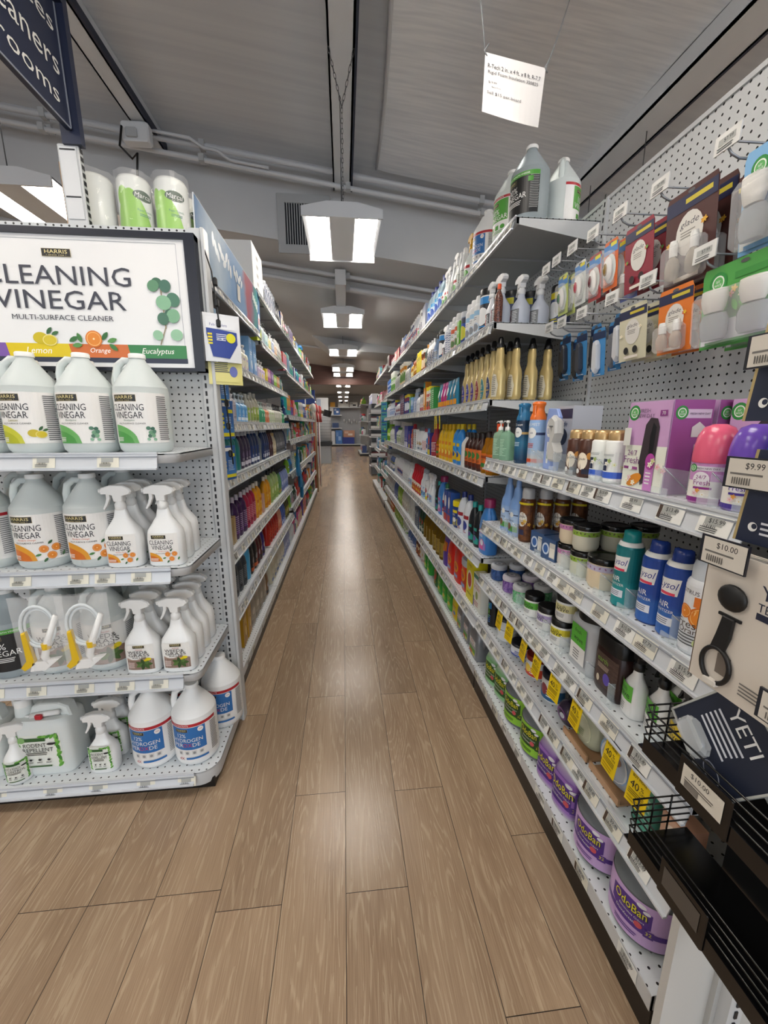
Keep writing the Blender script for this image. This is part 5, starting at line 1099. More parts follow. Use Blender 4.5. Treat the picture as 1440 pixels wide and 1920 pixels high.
def gl(bg, c2, fl):
    def f(A, W, H):
        A.rect(0, -H*.1, W*.98, H*.16, mat('#23284a')); A.rect(W*.15, -H*.09, W*.5, H*.05, mat('#c9b83a')); A.ell(0, -H*.45, W*.27, H*.24, mat('#d9d6cf')); A.text('glade', 0, -H*.34, h=H*.09, w_=W*.36, m=mat('#4a4a52'), slant=.3); A.lines(0, -H*.45, W*.34, H*.09, 3, mat('#8a8680'))
        flowers(A, W*.34, -H*.4, W*.09, 2, fl, random.Random(3)); flowers(A, -W*.34, -H*.45, W*.09, 2, fl, random.Random(4)); A.rect(0, -H*.93, W*.5, H*.05, mat('#e6ddd2')); A.ell(-W*.18, -H*.8, W*.09, W*.09, mat(c2)); A.ell(W*.15, -H*.8, W*.09, W*.09, mat(c2))
    return f
def aw(c1, c2):
    def f(A, W, H):
        A.rect(0, -H*.8, W*.96, H*.3, mat('#dfe5e8')); wing(A, -W*.3, -H*.16, W*.11); A.rect(W*.15, -H*.14, W*.5, H*.08, mat(c2)); flowers(A, 0, -H*.35, W*.08, 5, ['#f0e9c8', '#e0b85a', '#e7a6a0', '#ffffff']); A.rect(0, -H*.94, W*.8, H*.05, mat(c2))
        for i in range(6): A.leaf(-W*.3+W*.12*i, -H*.5, W*.14, i, mat(c1))
    return f
cards = [
 ('brown', 1.03, 1.875, 3, card('gb', .15, .205, '#4a2420', gl('#4a2420', '#3b1c18', ['#d99a2e', '#e6b23c'])), 'dark brown twin refill card with amber flowers'),
 ('red', 1.205, 1.872, 2, card('gr', .115, .165, '#8a1f33', gl('#8a1f33', '#2b1216', ['#e04a3a', '#5fa04a']), None), 'dark red twin refill card with berries'),
 ('blue', .81, 1.862, 2, card('ab', .17, .185, '#7fb2dc', aw('#3f7fc0', '#4a8fcb'), 'plugs'), 'light blue twin plug pack with round green emblem'),
 ('green', .855, 1.66, 2, card('ag', .20, .165, '#4f9f4a', aw('#6fbf5a', '#3f8f3f'), 'plugs'), 'green twin plug pack with big white warmers'),
 ('orange', 1.035, 1.655, 2, card('go', .11, .15, '#dd7a2e', gl('#dd7a2e', '#b55a1e', ['#d94a4a', '#f0c83a'])), 'orange twin refill card with fruit print'),
 ('cream', 1.19, 1.655, 3, card('gc', .115, .145, '#cfcab0', gl('#cfcab0', '#2b2b2b', ['#f3f3ea', '#efe8d0']), None), 'cream twin refill card with black dots'),
]
for nm, y, z, n, parts, look in cards:
    for k in range(n): thing('hanging_card', (.85+.022*k+(.045 if nm in ('blue', 'green') else .02)*k, y-.004*k, z), (.10, 0, RR+.03*k), parts, look + ('' if k == 0 else ', copy %s behind on its hook' % ['', 'directly', 'farthest'][k]), 'air freshener card', 'cards on the %s hook' % nm)
sm = lambda c, key, blc, bg: card(key, .07, .135, bg, lambda A, W, H: (A.rect(0, -H*.12, W*.97, H*.2, mat('#3f7fc0')), A.rect(W*.2, -H*.04, W*.4, H*.08, mat('#dcd02a')), A.ell(0, -H*.55, W*.4, H*.32, mat('#dde3e0')), A.lines(0, -H*.9, W*.7, H*.06, 2, mat('#66707a'))), 'oval', blc=blc)
for (y, z, p, look) in ((1.345, 1.885, sm('o', 'so', '#8a6a2a', '#d9682a'), 'small orange oval vent freshener card'), (1.425, 1.875, sm('m', 'sm', '#5a1a22', '#a83a3a'), 'small dark red oval vent freshener card'), (1.515, 1.885, sm('r', 'sr', '#b03a4a', '#d8dcd8'), 'small white and red oval vent freshener card'), (1.63, 1.88, sm('g', 'sg', '#2f5f3a', '#c3cf7a'), 'small pale green oval vent freshener card')):
    for k in range(2): thing('hanging_card', (.86+.03*k, y, z), (.08, 0, RR), p, look + (', rear copy' if k else ''), 'air freshener card')
for i in range(8):
    y = 1.27+.052*i; c_ = ['#c9ccd0', '#6a6d74', '#cfd2d6', '#20242c', '#3a3f4a', '#22262e', '#2a2e38', '#1f232b'][i]
    thing('hanging_card', (.87+.02*(i % 2), y, 1.655-.012*(i % 3)), (.08, 0, RR+.05*(i % 3-1)), card('st%d' % i, .064, .145, '#3f86bf', lambda A, W, H: (A.rect(0, -H*.1, W, H*.16, mat('#1d2f52')), A.lines(0, -H*.97, W*.6, H*.05, 1, mat('#cfd8e2'))), 'stick', blc=c_), '%s narrow blue card with a clip freshener, lower hooks' % NTH[i], 'air freshener card', 'narrow blue clip cards')
thing('hanging_card', (.90, 1.30, 1.86), (.08, 0, RR), card('vio', .09, .15, '#6f7fc9', lambda A, W, H: A.rect(0, -H*.15, W, H*.2, mat('#27335e')), 'bulbs', 2), 'violet blue twin refill card behind the dark red card', 'air freshener card')

# ================================================================ foreground wing rack at lower right
mb = MB(); mb.box(.69, 1.55, .49, .515, 0, 1.15, mat('#b9b9b6', .45)); mb.box(.595, .69, .50, .516, 0, .50, mat('#c3c2be', .4)); mb.box(.70, .73, .47, .49, 0, 1.15, STEEL)
for i in range(36): mb.box(.712, .718, .468, .47, .04+i*.03, .058+i*.03, INK)
tag(link('slotted_panel', mb.mesh('ep')), 'pale grey slotted end panel at the lower right corner', 'panel')
mb = MB(); mb.box(.635, .645, .12, .485, .45, 1.45, BLACK); tag(link('rack_back', mb.mesh('rb')), 'black back plate of the wire basket rack at lower right', 'rack')
def basket(z, tagtxt):
    R = link('wire_basket', None, loc=(0, 0, z)); K = mat('#08080a', .25); xf, xb, y0, y1 = .505, .632, .14, .555
    b = MB(); b.box(xf, xb, y0, y1, -.003, 0, K); b.box(xf-.002, xf, y0, y1-.012, -.004, .024, K, .0); link('basket_tray', b.mesh('t'), R)
    w_ = MB()
    for i in range(5):
        h = .018+i*.0145; w_.tube([(xb, y0, h), (xf+.002, y0, h), (xf+.002, y1-.012, h), (xf+.008, y1, h), (xb, y1, h)], .0016, K, 6)
    for x in (xf+.02, xf+.05, xf+.085): w_.tube([(x, y1, 0), (x, y1, .078)], .0016, K, 6)
    link('wires', w_.mesh('w'), R)
    p = MB(); p.box(xf-.005, xf-.002, .385, .47, -.004, .062, K, .002); link('tag_holder', p.mesh('p'), R)
    t = MB(); A = Art(t, side(xf-.005)); A.rect(-.428, .034, .066, .036, mat('#cfc9bd' if tagtxt else '#4c4742')); 
    if tagtxt: A.text('$10.00', -.432, .043, h=.009); A.lines(-.428, .030, .056, .008, 2, mat('#5a5652')); A.rect(-.443, .022, .024, .010, mat('#77726c'))
    link('price_card', t.mesh('pc'), R); return R
tag(basket(.772, True), 'upper black wire basket holding the navy accessory card', 'basket'); tag(basket(.575, False), 'lower empty black wire basket at the lower right corner', 'basket')
def tetra():
    b = MB(); W, H = .17, .2; b.box(-W/2, W/2, -.0, .004, -H, 0, mat('#d0c8bd', .5)); b.box(-W/2-.0004, -W/2+.001, 0, .004, -H, 0, mat('#8c6a4c')); A = Art(b, flat(0)); A.o = .0002
    A.text('YETI', .018, -.036, h=.018, m=mat('#20243a')); A.text('TETHER', .018, -.056, h=.011, w_=.05, m=mat('#20243a')); A.rect(.018, -.068, .05, .009, mat('#20243a')); A.lines(.01, -.175, .04, .02, 4, mat('#6d6a66')); A.rect(-.036, -.158, .02, .03, mat('#6e655c'))
    d = MB(); K = mat('#111112', .45); d.ball(-.038, -.004, -.058, .0205, .007, .0185, K, 24, 9); d.box(-.054, -.022, -.003, -.0005, -.088, -.084, K)
    d.prism([(-.045, -.086), (-.029, -.086), (-.030, -.115), (-.036, -.140), (-.055, -.138), (-.050, -.115)], -.006, -.001, K, .0015); d.tube([(-.044+.021*math.cos(t), -.004, -.162+.026*math.sin(t)) for t in [k*2*PI/28 for k in range(29)]], .0032, K, 8, False)
    c = MB(); c.box(-.055, -.035, -.009, -.001, -.192, -.184, mat('#cfcac2', .3), .001); return [('backing_card', b.mesh('b')), ('rubber_tether', d.mesh('d')), ('white_clip', c.mesh('c'))]
TE = tetra()
thing('tether_card', (.520, .415, 1.150), (0, .0, RR), TE, 'front beige card with round black rubber tether strap', 'accessory card', 'beige tether cards')
for k in (1, 2, 3): thing('tether_card', (.520+.013*k, .415-.004*k, 1.150-.002*k), (0, 0, RR), TE, 'beige tether card stacked behind the front one, %s in the stack' % ['', 'second', 'third', 'fourth'][k], 'accessory card', 'beige tether cards')
def tagcard(txt):
    t = MB(); t.box(-.034, .034, -.003, 0, -.02, .02, mat('#1c1d26', .3)); A = Art(t, flat(-.003)); A.rect(.002, 0, .062, .036, mat('#cfc9be')); A.text(txt, .006, .009, h=.009); A.lines(0, -.001, .05, .006, 1, mat('#6d6a66')); 
    for q in range(8): A.rect(-.02+q*.0032, -.010, .0014, .009, mat('#55524e'), .0015)
    return [('price_tag', t.mesh('t'))]
thing('price_tag', (.508, .468, 1.150), (0, 0, RR), tagcard('$10.00'), 'price tag clipped over the top of the beige tether card', 'price tag')
thing('price_tag', (.508, .452, 1.260), (0, 0, RR), tagcard('$9.99'), 'price tag in front of the blue domed bottle', 'price tag')
thing('price_tag', (.508, .452, 1.408), (0, 0, RR), tagcard('$9.99'), 'topmost price tag at the right picture edge', 'price tag')
thing('price_tag', (.508, .355, .985), (0, 0, RR), tagcard('$9.99'), 'price tag cut off at the right edge of the beige card', 'price tag')
def mag():
    b = MB(); b.prism([(-.05, -.12), (.05, -.12), (.05, 0), (-.04, 0)], 0, .003, mat('#232a40', .4)); b.prism([(-.054, -.12), (-.05, -.12), (-.04, 0), (-.044, 0)], 0, .003, mat('#b5a06f')); A = Art(b, flat(0)); A.text('MAGSLIDER', .002, -.048, h=.0095, w_=.075, m=WHITE, slant=.2); A.lines(.01, -.060, .05, .005, 1, mat('#a9acb5')); A.ell(-.03, -.098, .006, .006, WHITE); A.ell(-.028, -.097, .0035, .0035, mat('#232a40')); A.lines(.005, -.098, .05, .02, 3, mat('#cfd1d8')); return [('backing_card', b.mesh('b'))]
MG = mag()
thing('slider_card', (.522, .437, 1.445), RR, MG, 'upper navy slider lid card at the right edge', 'accessory card'); thing('slider_card', (.522, .420, 1.290), RR, MG, 'lower navy slider lid card beside the blue domed bottle', 'accessory card')
def yeti():
    b = MB(); W = .066; b.box(-W, W, -.003, 0, -W, W, mat('#1c2233', .4), .004) ; e = MB(); 
    for a in ((-W-.001, W+.001, W-.002, W+.001), (-W-.001, W+.001, -W-.001, -W+.002)): e.box(a[0], a[1], -.005, .001, a[2], a[3], mat('#a9aaa6', .25))
    for a in ((-W-.001, -W+.002), (W-.002, W+.001)): e.box(a[0], a[1], -.005, .001, -W, W, mat('#a9aaa6', .25))
    A = Art(b, flat(-.003)); A.text('YETI', -.005, .032, h=.020, w_=.062, m=WHITE)
    A.lines(-.006, -.003, .074, .040, 5, mat('#c9ccd4'), .2)
    A.ell(.03, -.045, .018, .010, mat('#8d93a3')); A.ell(.03, -.045, .016, .0085, mat('#1c2233'))
    g = MB(); g.box(-.045, .012, -.022, -.003, -.056, -.026, mat('#e8ecef', .05, alpha=.35), .006); g.box(-.035, .0, -.012, -.004, -.05, -.032, mat('#8a8f95', .2, .5), .004); return [('backing_card', b.mesh('b')), ('card_edge', e.mesh('e')), ('blister', g.mesh('g'))]
YT = yeti()
o = thing('accessory_card', (.545, .445, .868), RR, YT, 'navy accessory card leaning in the upper wire basket', 'accessory card', 'navy accessory cards')
o.rotation_mode = 'XYZ'; o.matrix_world = Matrix.Translation((.548, .445, .868)) @ Matrix.Rotation(RR, 4, 'Z') @ Matrix.Rotation(-.25, 4, 'X') @ Matrix.Rotation(.62, 4, 'Y')
o = thing('accessory_card', (.6, .4, .87), RR, YT, 'second navy accessory card behind, top edge showing', 'accessory card', 'navy accessory cards')
o.matrix_world = Matrix.Translation((.585, .36, .868)) @ Matrix.Rotation(RR, 4, 'Z') @ Matrix.Rotation(-.25, 4, 'X') @ Matrix.Rotation(.62, 4, 'Y')
# ================================================================ the long shelves
def K(kind, h, w_, d=None, body='#ffffff', cap='#ffffff', st=None, c=(), **k): q = dict(kind=kind, h=h, w=w_, body=body, cap=cap, st=st, c=c); q.update(k); q['d'] = d; return q
def I(n, name, cat, look, kw, rows=None): return (n, name, cat, look, kw) if rows is None else (n, name, cat, look, kw, rows)
SB, BT, AC, BX, JG, JR, BG = 'spray_bottle', 'cleaner_bottle', 'aerosol_can', 'carton', 'jug', 'jar', 'pouch'
B2, B3, B4, B5 = 'second right bay', 'third right bay', 'fourth right bay', 'fifth right bay'
yb = [(1.79, 2.95, B2), (2.99, 4.16, B3), (4.20, 5.37, B4), (5.41, 6.28, B5)]
def shelf_run(z, name, seqs, front=None, rows=1, near0=True, seed=0):
    for i, seq in enumerate(seqs):
        y0, y1, bn = yb[i]
        row(1, z, y0, y1, '%s, %s' % (name, bn), seq, front=front, rows=rows, near=(i == 0 and near0), seed=seed+i)
def trig(look, body, cap, st, c, h=.26, w_=.085, d=None, nn=2.2): return I(1, SB, 'spray bottle', look, K('spray', h, w_, d or w_*.7, body, cap, st, c, nn=nn))
# --- top shelf (2.14): large jugs first
T_ = 'top shelf'
for (x, y, p, l, r) in ((.80, 1.862, G_V30, 'big jug with black and green vinegar label', 0), (.975, 1.93, G_V10, 'milky jug with red band standing behind the black label jug', 1), (.79, 2.03, G_V10, 'jug with green and red vinegar label behind the black label jug', 0), (.80, 2.37, G_H2, 'white peroxide jug with blue label', 0)):
    thing('vinegar_jug' if p is not G_H2 else 'peroxide_jug', (x, y, RZ[0]+.001), RR+(2.6 if r else .35), p, l+', top right shelf', 'jug')
put('spray_bottle', prod('spray', .27, .085, .085, body='#dfe3df', cap='#d8a21c', st=1, c=('#e9e8e6', '#b3222e', '#4f9a3a'), near=True, nn=2), .775, 2.56, RZ[0]+.001, RR, 'vinegar spray with yellow trigger and green label', 'spray bottle', T_+', second right bay')
tseq = [[I(2, BT, 'bottle', 'slim white bottle with grey text', K('tall', .235, .06, body='#d9dcdc', cap='#e9e9e9', st=3, c=('#d7dad6', '#5a6a5a', '#4f9a3a'))), trig('white vinegar spray with green label', '#dfe2de', '#ececec', 1, ('#e9e8e6', '#b3222e', '#4f9a3a'), .26, .075)],
        [I(2, SB, 'spray bottle', 'white vinegar spray with green label', K('spray', .26, .08, body='#e2e4e2', cap='#ececec', st=1, c=('#e9e8e6', '#b3222e', '#4f9a3a'), nn=2.2)), I(4, JG, 'jug', 'clear distilled water jug with blue label', K('wide', .27, .125, .1, '#b9cfdc', '#27336e', 1, ('#dfe8f0', '#3f9ad0', '#2f56b0'), tr=1)), I(1, BX, 'carton', 'plain grey blue carton', K('box', .21, .2, .2, '#8a92a6')), I(2, BT, 'bottle', 'white bottle with black neck', K('bottle', .21, .07, body='#dcdde0', cap='#1a1a1e', st=2, c=('#dcdde0', '#8a3038', '#33406a')))],
        [I(3, BT, 'bottle', 'clear bottle with red and white label', K('tall', .25, .075, body='#c9ccd3', cap='#dcdcdc', st=0, c=('#b4262e', '#f0f0f0', '#27407a'))), I(3, BT, 'bottle', 'navy bottle with white cap', K('tall', .24, .07, body='#2a3f70', cap='#e4e4e4', st=1, c=('#27407a', '#b4262e', '#e9e9e9'))), I(4, BT, 'bottle', 'dark red bottle', K('bottle', .2, .075, body='#8f2430', cap='#e9e9e9', st=0, c=('#c9ccd0', '#8f2430', '#27407a'))), I(3, BT, 'bottle', 'blue white bottle', K('bottle', .23, .08, body='#cfd9e6', cap='#2a56a8', st=2, c=('#e2e8f0', '#2a56a8', '#b4262e')))],
        [I(3, BX, 'carton', 'red carton with white front', K('box', .16, .14, .1, '#9a2430', st=0, c=('#b9303a', '#e9e9e9', '#f0d9c0'))), I(3, BX, 'carton', 'white and grey carton', K('box', .12, .13, .1, '#cfcfcf', st=1, c=('#d9d9d9', '#9a2430', '#8a8f98')))]]
row(1, RZ[0], 2.63, 2.95, T_+', second right bay', tseq[0], front=.725, near=True)
for i in (1, 2, 3): row(1, RZ[0], yb[i][0], yb[i][1], T_+', '+yb[i][2], tseq[i], front=.725, seed=i)
# --- second shelf from top (1.745)
N2 = 'second shelf from top'
gsp = dict(kind='spray', h=.215, w=.082, d=.082, body='#b9bfcc', cap='#d9dadb', st=2, c=('#77797c', '#7a2a32', '#d9dadb'), nn=2)
for x, y, r in ((.700, 1.85, 0), (.79, 1.85, 1), (.88, 1.855, 2)): put(SB, prod(near=True, **gsp), x, y, RZ[1]+.001, RR, 'grey spray bottle with dark red label', 'spray bottle', N2+', '+B2, r)
def speck(key): return noisy('pepper'+key, '#2c1512', '#7a4a3c', 260, .3, detail=2, lo=.45, hi=.55)
thing('pepper_jar', (.668, 1.795, RZ[1]+.001), RR, prod('bottle', .155, .036, body=speck('a'), cap='#e0562a', near=True), 'tall clear jar of dark flakes with orange cap on upper right shelf', 'jar')
for x, y in ((.97, 1.84), (.88, 1.95), (.79, 1.95)): put('wipes_canister', prod('canister', .17, .085, body='#2c3a5c', cap='#15161a', st=1, c=('#3a4a72', '#c9bd2a', '#d9dce0'), near=True), x, y, RZ[1]+.001, RR, 'dark canister with black lid', 'canister', N2+', '+B2, 1)
s2 = [[trig('white spray with grey and red label', '#dfe1e6', '#e6e6e6', 2, ('#5a5c62', '#b02a34', '#e2e2e2'), .21, .07), I(1, 'wipes_canister', 'canister', 'white canister with blue band and black lid', K('canister', .20, .09, body='#e4e6e8', cap='#1a1a1c', st=1, c=('#2a2c34', '#2f86c8', '#e9e9e9'))), I(3, AC, 'aerosol can', 'plain white aerosol can', K('can', .2, .066, body='#e6e6e6', cap='#ececec', st=4, c=('#e4e4e4', '#9cc4e0', '#8d9096'))), I(1, BT, 'bottle', 'clear bottle with blue and yellow label', K('canister', .18, .07, body='#7e8ea6', cap='#c2c6cc', st=1, c=('#2a4fa8', '#3a3f52', '#d4cf3a'))), I(1, BX, 'carton', 'bright green narrow carton', K('box', .15, .045, .05, '#6fb52f', st=4, c=('#6fb52f', '#4f9a2a', '#e9f0d9'))), I(2, AC, 'aerosol can', 'white can with orange sweep', K('can', .21, .078, body='#dedede', cap='#d2d2d2', st=4, c=('#e4e4e4', '#c95a30', '#5a7f4a'))), I(2, AC, 'aerosol can', 'grey white tall can', K('can', .2, .06, body='#c9ccd6', cap='#dcdde2', st=3, c=('#d9dbe2', '#4a5a8a', '#9aa0b6')))],
      [I(1, BT, 'bottle', 'blue clear bottle with black cap', K('tall', .21, .07, body='#9ab4d6', cap='#101013', st=2, c=('#cfd9ea', '#3a5a9a', '#8a7a4a'), tr=1)), I(3, BT, 'bottle', 'white squeeze bottle with gold and navy label', K('slim', .2, .075, .05, '#e4e6e8', '#e9e9e9', 2, ('#3a4a6a', '#b59a4a', '#e9e9e9'))), I(1, BT, 'bottle', 'dark green bottle with orange top', K('bottle', .2, .06, body='#35504a', cap='#c98a3a', st=0, c=('#3f5a52', '#b03030', '#cfc9a0'))), I(2, 'polish_can', 'can', 'brown canister with orange label', K('canister', .18, .075, body='#8a4a22', cap='#dcdcd6', st=1, c=('#c9702a', '#3a221a', '#f0e2c0'))), I(3, AC, 'aerosol can', 'bright yellow polish can', K('can', .2, .066, body='#e4cf20', cap='#e6d21c', st=1, c=('#e9e6c0', '#27408a', '#e4cf20'))), I(2, BT, 'bottle', 'amber oil bottle', K('bottle', .2, .07, body='#a5561f', cap='#1a1412', st=0, c=('#d9a02a', '#7a2a1a', '#f0d9a0'))), I(2, BT, 'bottle', 'yellow bottle with red label', K('bottle', .17, .07, body='#d9b02a', cap='#7a1f1f', st=1, c=('#e0c23a', '#a5302a', '#f0e9c0')))],
      [I(3, BT, 'bottle', 'white bottle with black cap', K('bottle', .18, .085, body='#d9dad6', cap='#19191b', st=3, c=('#d2d4cf', '#55585c', '#7a9a4a'))), I(3, 'paper_pack', 'towels', 'white and orange paper pack', K('canister', .24, .12, body='#e6e2d2', cap='#e9e4d6', st=1, c=('#e4dcc0', '#d08a2a', '#5a8f3a'))), I(4, BT, 'bottle', 'grey jug with black cap', K('bottle', .2, .1, body='#b9bcb9', cap='#222224', st=3, c=('#c9ccc9', '#4a4c50', '#8aa06a')))],
      [I(3, 'paper_roll', 'towels', 'green and white wrapped roll', K('canister', .26, .11, body='#dfe6d9', cap='#e6e9e2', st=4, c=('#e2e9d9', '#6aa53a', '#3f7a3a'))), I(4, 'salt_can', 'canister', 'blue canister', K('canister', .2, .1, body='#2f62b4', cap='#3a70c4', st=4, c=('#2f62b4', '#d9e2f0', '#274a8a')))]]
row(1, RZ[1], 1.90, 2.95, N2+', '+B2, s2[0], near=True, seed=2)
for i in (1, 2, 3): row(1, RZ[1], yb[i][0], yb[i][1], N2+', '+yb[i][2], s2[i], seed=20+i)
# --- third (1.43): gold dish bottles
N3 = 'third shelf from top'
def goldb(c, key):
    if key in _p: return _p[key]
    B = MB(); P = MB(); L = MB(); h = .262; b = mat('#c9b37a', .22, .25)
    B.lathe([(.84, 0), (1, .012), (1, .03), (.93, .07), (.98, .10), (.88, .125), (.60, .15), (.56, .165), (.60, .19), (.50, .215), (.40, .222)], b, 28, .036, .024, 2.4)
    P.lathe([(.44, .22), (.46, .232), (.36, .24), (.30, .255), (.2, .262)], mat('#0d0d0f', .25), 20, .036, .036); P.lathe([(.52, .218), (.52, .224)], mat('#0d0d0f', .25), 20, .036, .036)
    A = Art(L, sup(.0362, .0245, 2.4), .008)
    if c: A.ell(.002, .060, .024, .052, mat('#d9cfa8'), rot=.06); A.ell(.002, .058, .022, .049, mat(c), rot=.06); A.rect(.002, .048, .040, .005, mat('#c9a35a')); A.lines(.002, .07, .024, .02, 3, mat('#e2dcc8')); A.lines(.002, .03, .024, .014, 2, mat('#b9b3c8'))
    else: A.poly([(-.02, .012), (.018, .012), (.024, .06), (.012, .105), (-.006, .11), (-.022, .08)], mat('#cfcab8')); A.lines(-.0, .06, .03, .08, 10, mat('#6a6862'))
    _p[key] = [('body', B.mesh('b')), ('cap', P.mesh('p')), ('label', L.mesh('l'))]; return _p[key]
for x, y, r in ((.690, 1.80, 0), (.765, 1.805, 1), (.84, 1.81, 2), (.915, 1.815, 3)): put('furniture_polish', goldb(None, 'gb0'), x, y, RZ[2]+.001, RR+PI*.5-1.3, 'gold polish bottle with black cap at the shelf end', 'bottle', N3+', '+B2, r)
y = 1.885
for c, nm in (('#2f3f70', 'navy'), ('#2f7f8a', 'teal'), ('#8a2434', 'dark red'), ('#4a2f8a', 'violet'), ('#33379a', 'blue'), ('#33379a', 'blue')):
    for r in (0, 1): put('furniture_polish', goldb(c, 'gb'+c), .693+.075*r, y, RZ[2]+.001, RR, 'gold polish bottle with %s label' % nm, 'bottle', N3+', '+B2, r)
    y += .079
s3 = [[I(3, 'wipes_pack', 'pack', 'orange and blue pack with a teal top', K('pouch', .16, .075, .04, '#2f7fa0', '#ffffff', 0, ('#3a8fb0', '#e0962a', '#dfe9ea'))), I(2, 'wipes_pack', 'pack', 'pink and orange pack', K('pouch', .16, .07, .04, '#c2308a', '#ffffff', 0, ('#b9408f', '#e0962a', '#eedcea')))],
      [I(2, BX, 'carton', 'green narrow carton', K('box', .16, .055, .05, '#3f9a4a', st=3, c=('#3f9a4a', '#d9ecd2', '#6ab860'))), I(2, 'cleanser_can', 'can', 'cleanser can with yellow lid', K('canister', .18, .09, body='#dfdcd0', cap='#e6cf1c', st=4, c=('#e2dfd2', '#b5302a', '#2f6a4a'))), I(1, BX, 'carton', 'orange and teal tall carton', K('box', .23, .05, .05, '#e0902a', st=1, c=('#e0902a', '#2a7f7a', '#f0e2c0'))), I(2, BX, 'carton', 'white carton with red corner', K('box', .14, .07, .06, '#e4e4e2', st=0, c=('#e6e6e4', '#b02a34', '#8a8c90'))), I(3, BT, 'bottle', 'white bottle with dark cap', K('bottle', .16, .065, body='#d6d8dc', cap='#222228', st=2, c=('#d6d8dc', '#4a4f66', '#a5a9b4'))), I(2, BT, 'bottle', 'clear blue grey bottle', K('tall', .22, .075, body='#8a9ab4', cap='#d9dce2', st=3, c=('#c9cfdc', '#3f4f7a', '#7a88a8'))), I(2, BX, 'carton', 'light blue carton', K('box', .15, .06, .05, '#6aa5d6', st=0, c=('#6aa5d6', '#2f56a5', '#e9eef4')))],
      [I(3, BT, 'bottle', 'navy canister with yellow lid', K('canister', .2, .085, body='#27407a', cap='#d6c22a', st=1, c=('#2f4f9a', '#b02a3a', '#dfe4ee'))), I(4, BX, 'carton', 'navy carton with red stripe', K('box', .22, .075, .07, '#2c3f72', st=2, c=('#2c3f72', '#8f2a3c', '#cfd6e4'))), I(5, BT, 'bottle', 'white bottle', K('bottle', .17, .07, body='#d9dbe0', cap='#3a5aa0', st=0, c=('#dfe2e8', '#4a5a8f', '#8a3a44')))],
      [I(6, BT, 'bottle', 'white and blue bottle', K('tall', .22, .07, body='#cfd6e2', cap='#3a56a0', st=1, c=('#dfe4ee', '#3a56a0', '#8fa5d0'))), I(5, BT, 'bottle', 'white bottle with purple label', K('bottle', .19, .07, body='#dcdde2', cap='#e4e4e8', st=2, c=('#dcdde4', '#5a4a9a', '#9aa8c8')))]]
row(1, RZ[2], 2.40, 2.95, N3+', '+B2, s3[0], near=True, seed=3)
for i in (1, 2, 3): row(1, RZ[2], yb[i][0], yb[i][1], N3+', '+yb[i][2], s3[i], seed=30+i)
# --- fourth (1.09)
s4 = [[I(2, 'oil_soap', 'bottle', 'amber oil bottle with orange label', K('tall', .2, .07, body=mat('#b5781c', .15, tr=.4), cap='#2a1610', st=4, c=('#d06a24', '#8a3a1a', '#3a7a3a'))), I(4, 'oil_soap', 'bottle', 'dark brown wood cleaner bottle', K('bottle', .19, .058, body='#3a1a12', cap='#1c0f0c', st=0, c=('#c9662a', '#5a2414', '#3f7a3a')), 2), I(1, BT, 'bottle', 'white bottle with dark cap', K('bottle', .19, .07, body='#dcdad4', cap='#25283a', st=None)), I(2, BT, 'bottle', 'blue cleaner bottle with yellow cap', K('slim', .235, .085, .06, '#2f86d0', '#dcbc1c', 4, ('#3f96dc', '#e0b81c', '#27509a')), 2), I(4, BT, 'bottle', 'yellow cleaner bottle', K('slim', .235, .085, .06, '#e6b91c', '#e0b012', 4, ('#e8be24', '#e0862a', '#f2df6a')), 2)],
      [I(1, BT, 'bottle', 'dark red bottle with red cap', K('tall', .24, .085, body='#a52a3c', cap='#c0303a', st=2, c=('#a52a3c', '#7a1f2c', '#dcdcdc'))), I(1, BX, 'carton', 'navy carton with yellow gloves', K('box', .17, .09, .06, '#2a3a8a', st=0, c=('#2f3f8f', '#d8c82a', '#c94a3a'))), I(1, BG, 'pouch', 'blue and white sachet', K('pouch', .2, .09, .04, '#3f96d6', '#ffffff', 4, ('#3f96d6', '#e4e6ea', '#274a8a'))), I(2, BT, 'bottle', 'white bottle with purple and red print', K('bottle', .2, .075, body='#dfe0e4', cap='#b03a4a', st=2, c=('#dcdce4', '#5a3a9a', '#d06a3a'))), I(3, BT, 'bottle', 'white bottle with grey cap', K('tall', .21, .07, body='#d6d8da', cap='#7a7d84', st=0, c=('#dadcdc', '#6a7a8a', '#a58a5a'))), I(2, BX, 'carton', 'white carton with teal and red bars', K('box', .19, .09, .06, '#e2e2e0', st=2, c=('#dfe2e2', '#3a9aa5', '#b03434'))), I(1, BX, 'carton', 'red and white carton', K('box', .19, .06, .06, '#b43434', st=0, c=('#b43434', '#e4e4e4', '#e0c060')))],
      [I(3, BX, 'carton', 'blue carton', K('box', .22, .07, .06, '#3a3f9a', st=0, c=('#3a3f9a', '#dfe0ea', '#6a70c0'))), I(4, BT, 'bottle', 'clear grey bottle', K('tall', .22, .08, body='#b4b6b4', cap='#d6d6d6', st=3, c=('#c9cbc4', '#5a5f5a', '#8a9a6a'))), I(4, BT, 'bottle', 'white bottle with green cap', K('bottle', .2, .085, body='#d9dcd6', cap='#4f8a4a', st=1, c=('#dfe2da', '#4f8a4a', '#a5b48a')))],
      [I(5, BT, 'bottle', 'bottle of white liquid', K('bottle', .21, .08, body='#dfe2de', cap='#8a8d8a', st=3, c=('#d9dcd6', '#6a6f66', '#9aa58a'))), I(3, BT, 'bottle', 'lime green bottle', K('bottle', .24, .11, body='#8fd01c', cap='#9ad62a', st=0, c=('#9ad62a', '#5a8f1a', '#dff0a5')))]]
shelf_run(RZ[3], 'fourth shelf from top', s4, seed=40)
thing('orange_pouch', (.70, 1.775, ZA), RR+.3, prod('box', .15, .03, .012, body='#e0562a', near=True), 'bright orange packet behind the green hand soaps', 'packet')
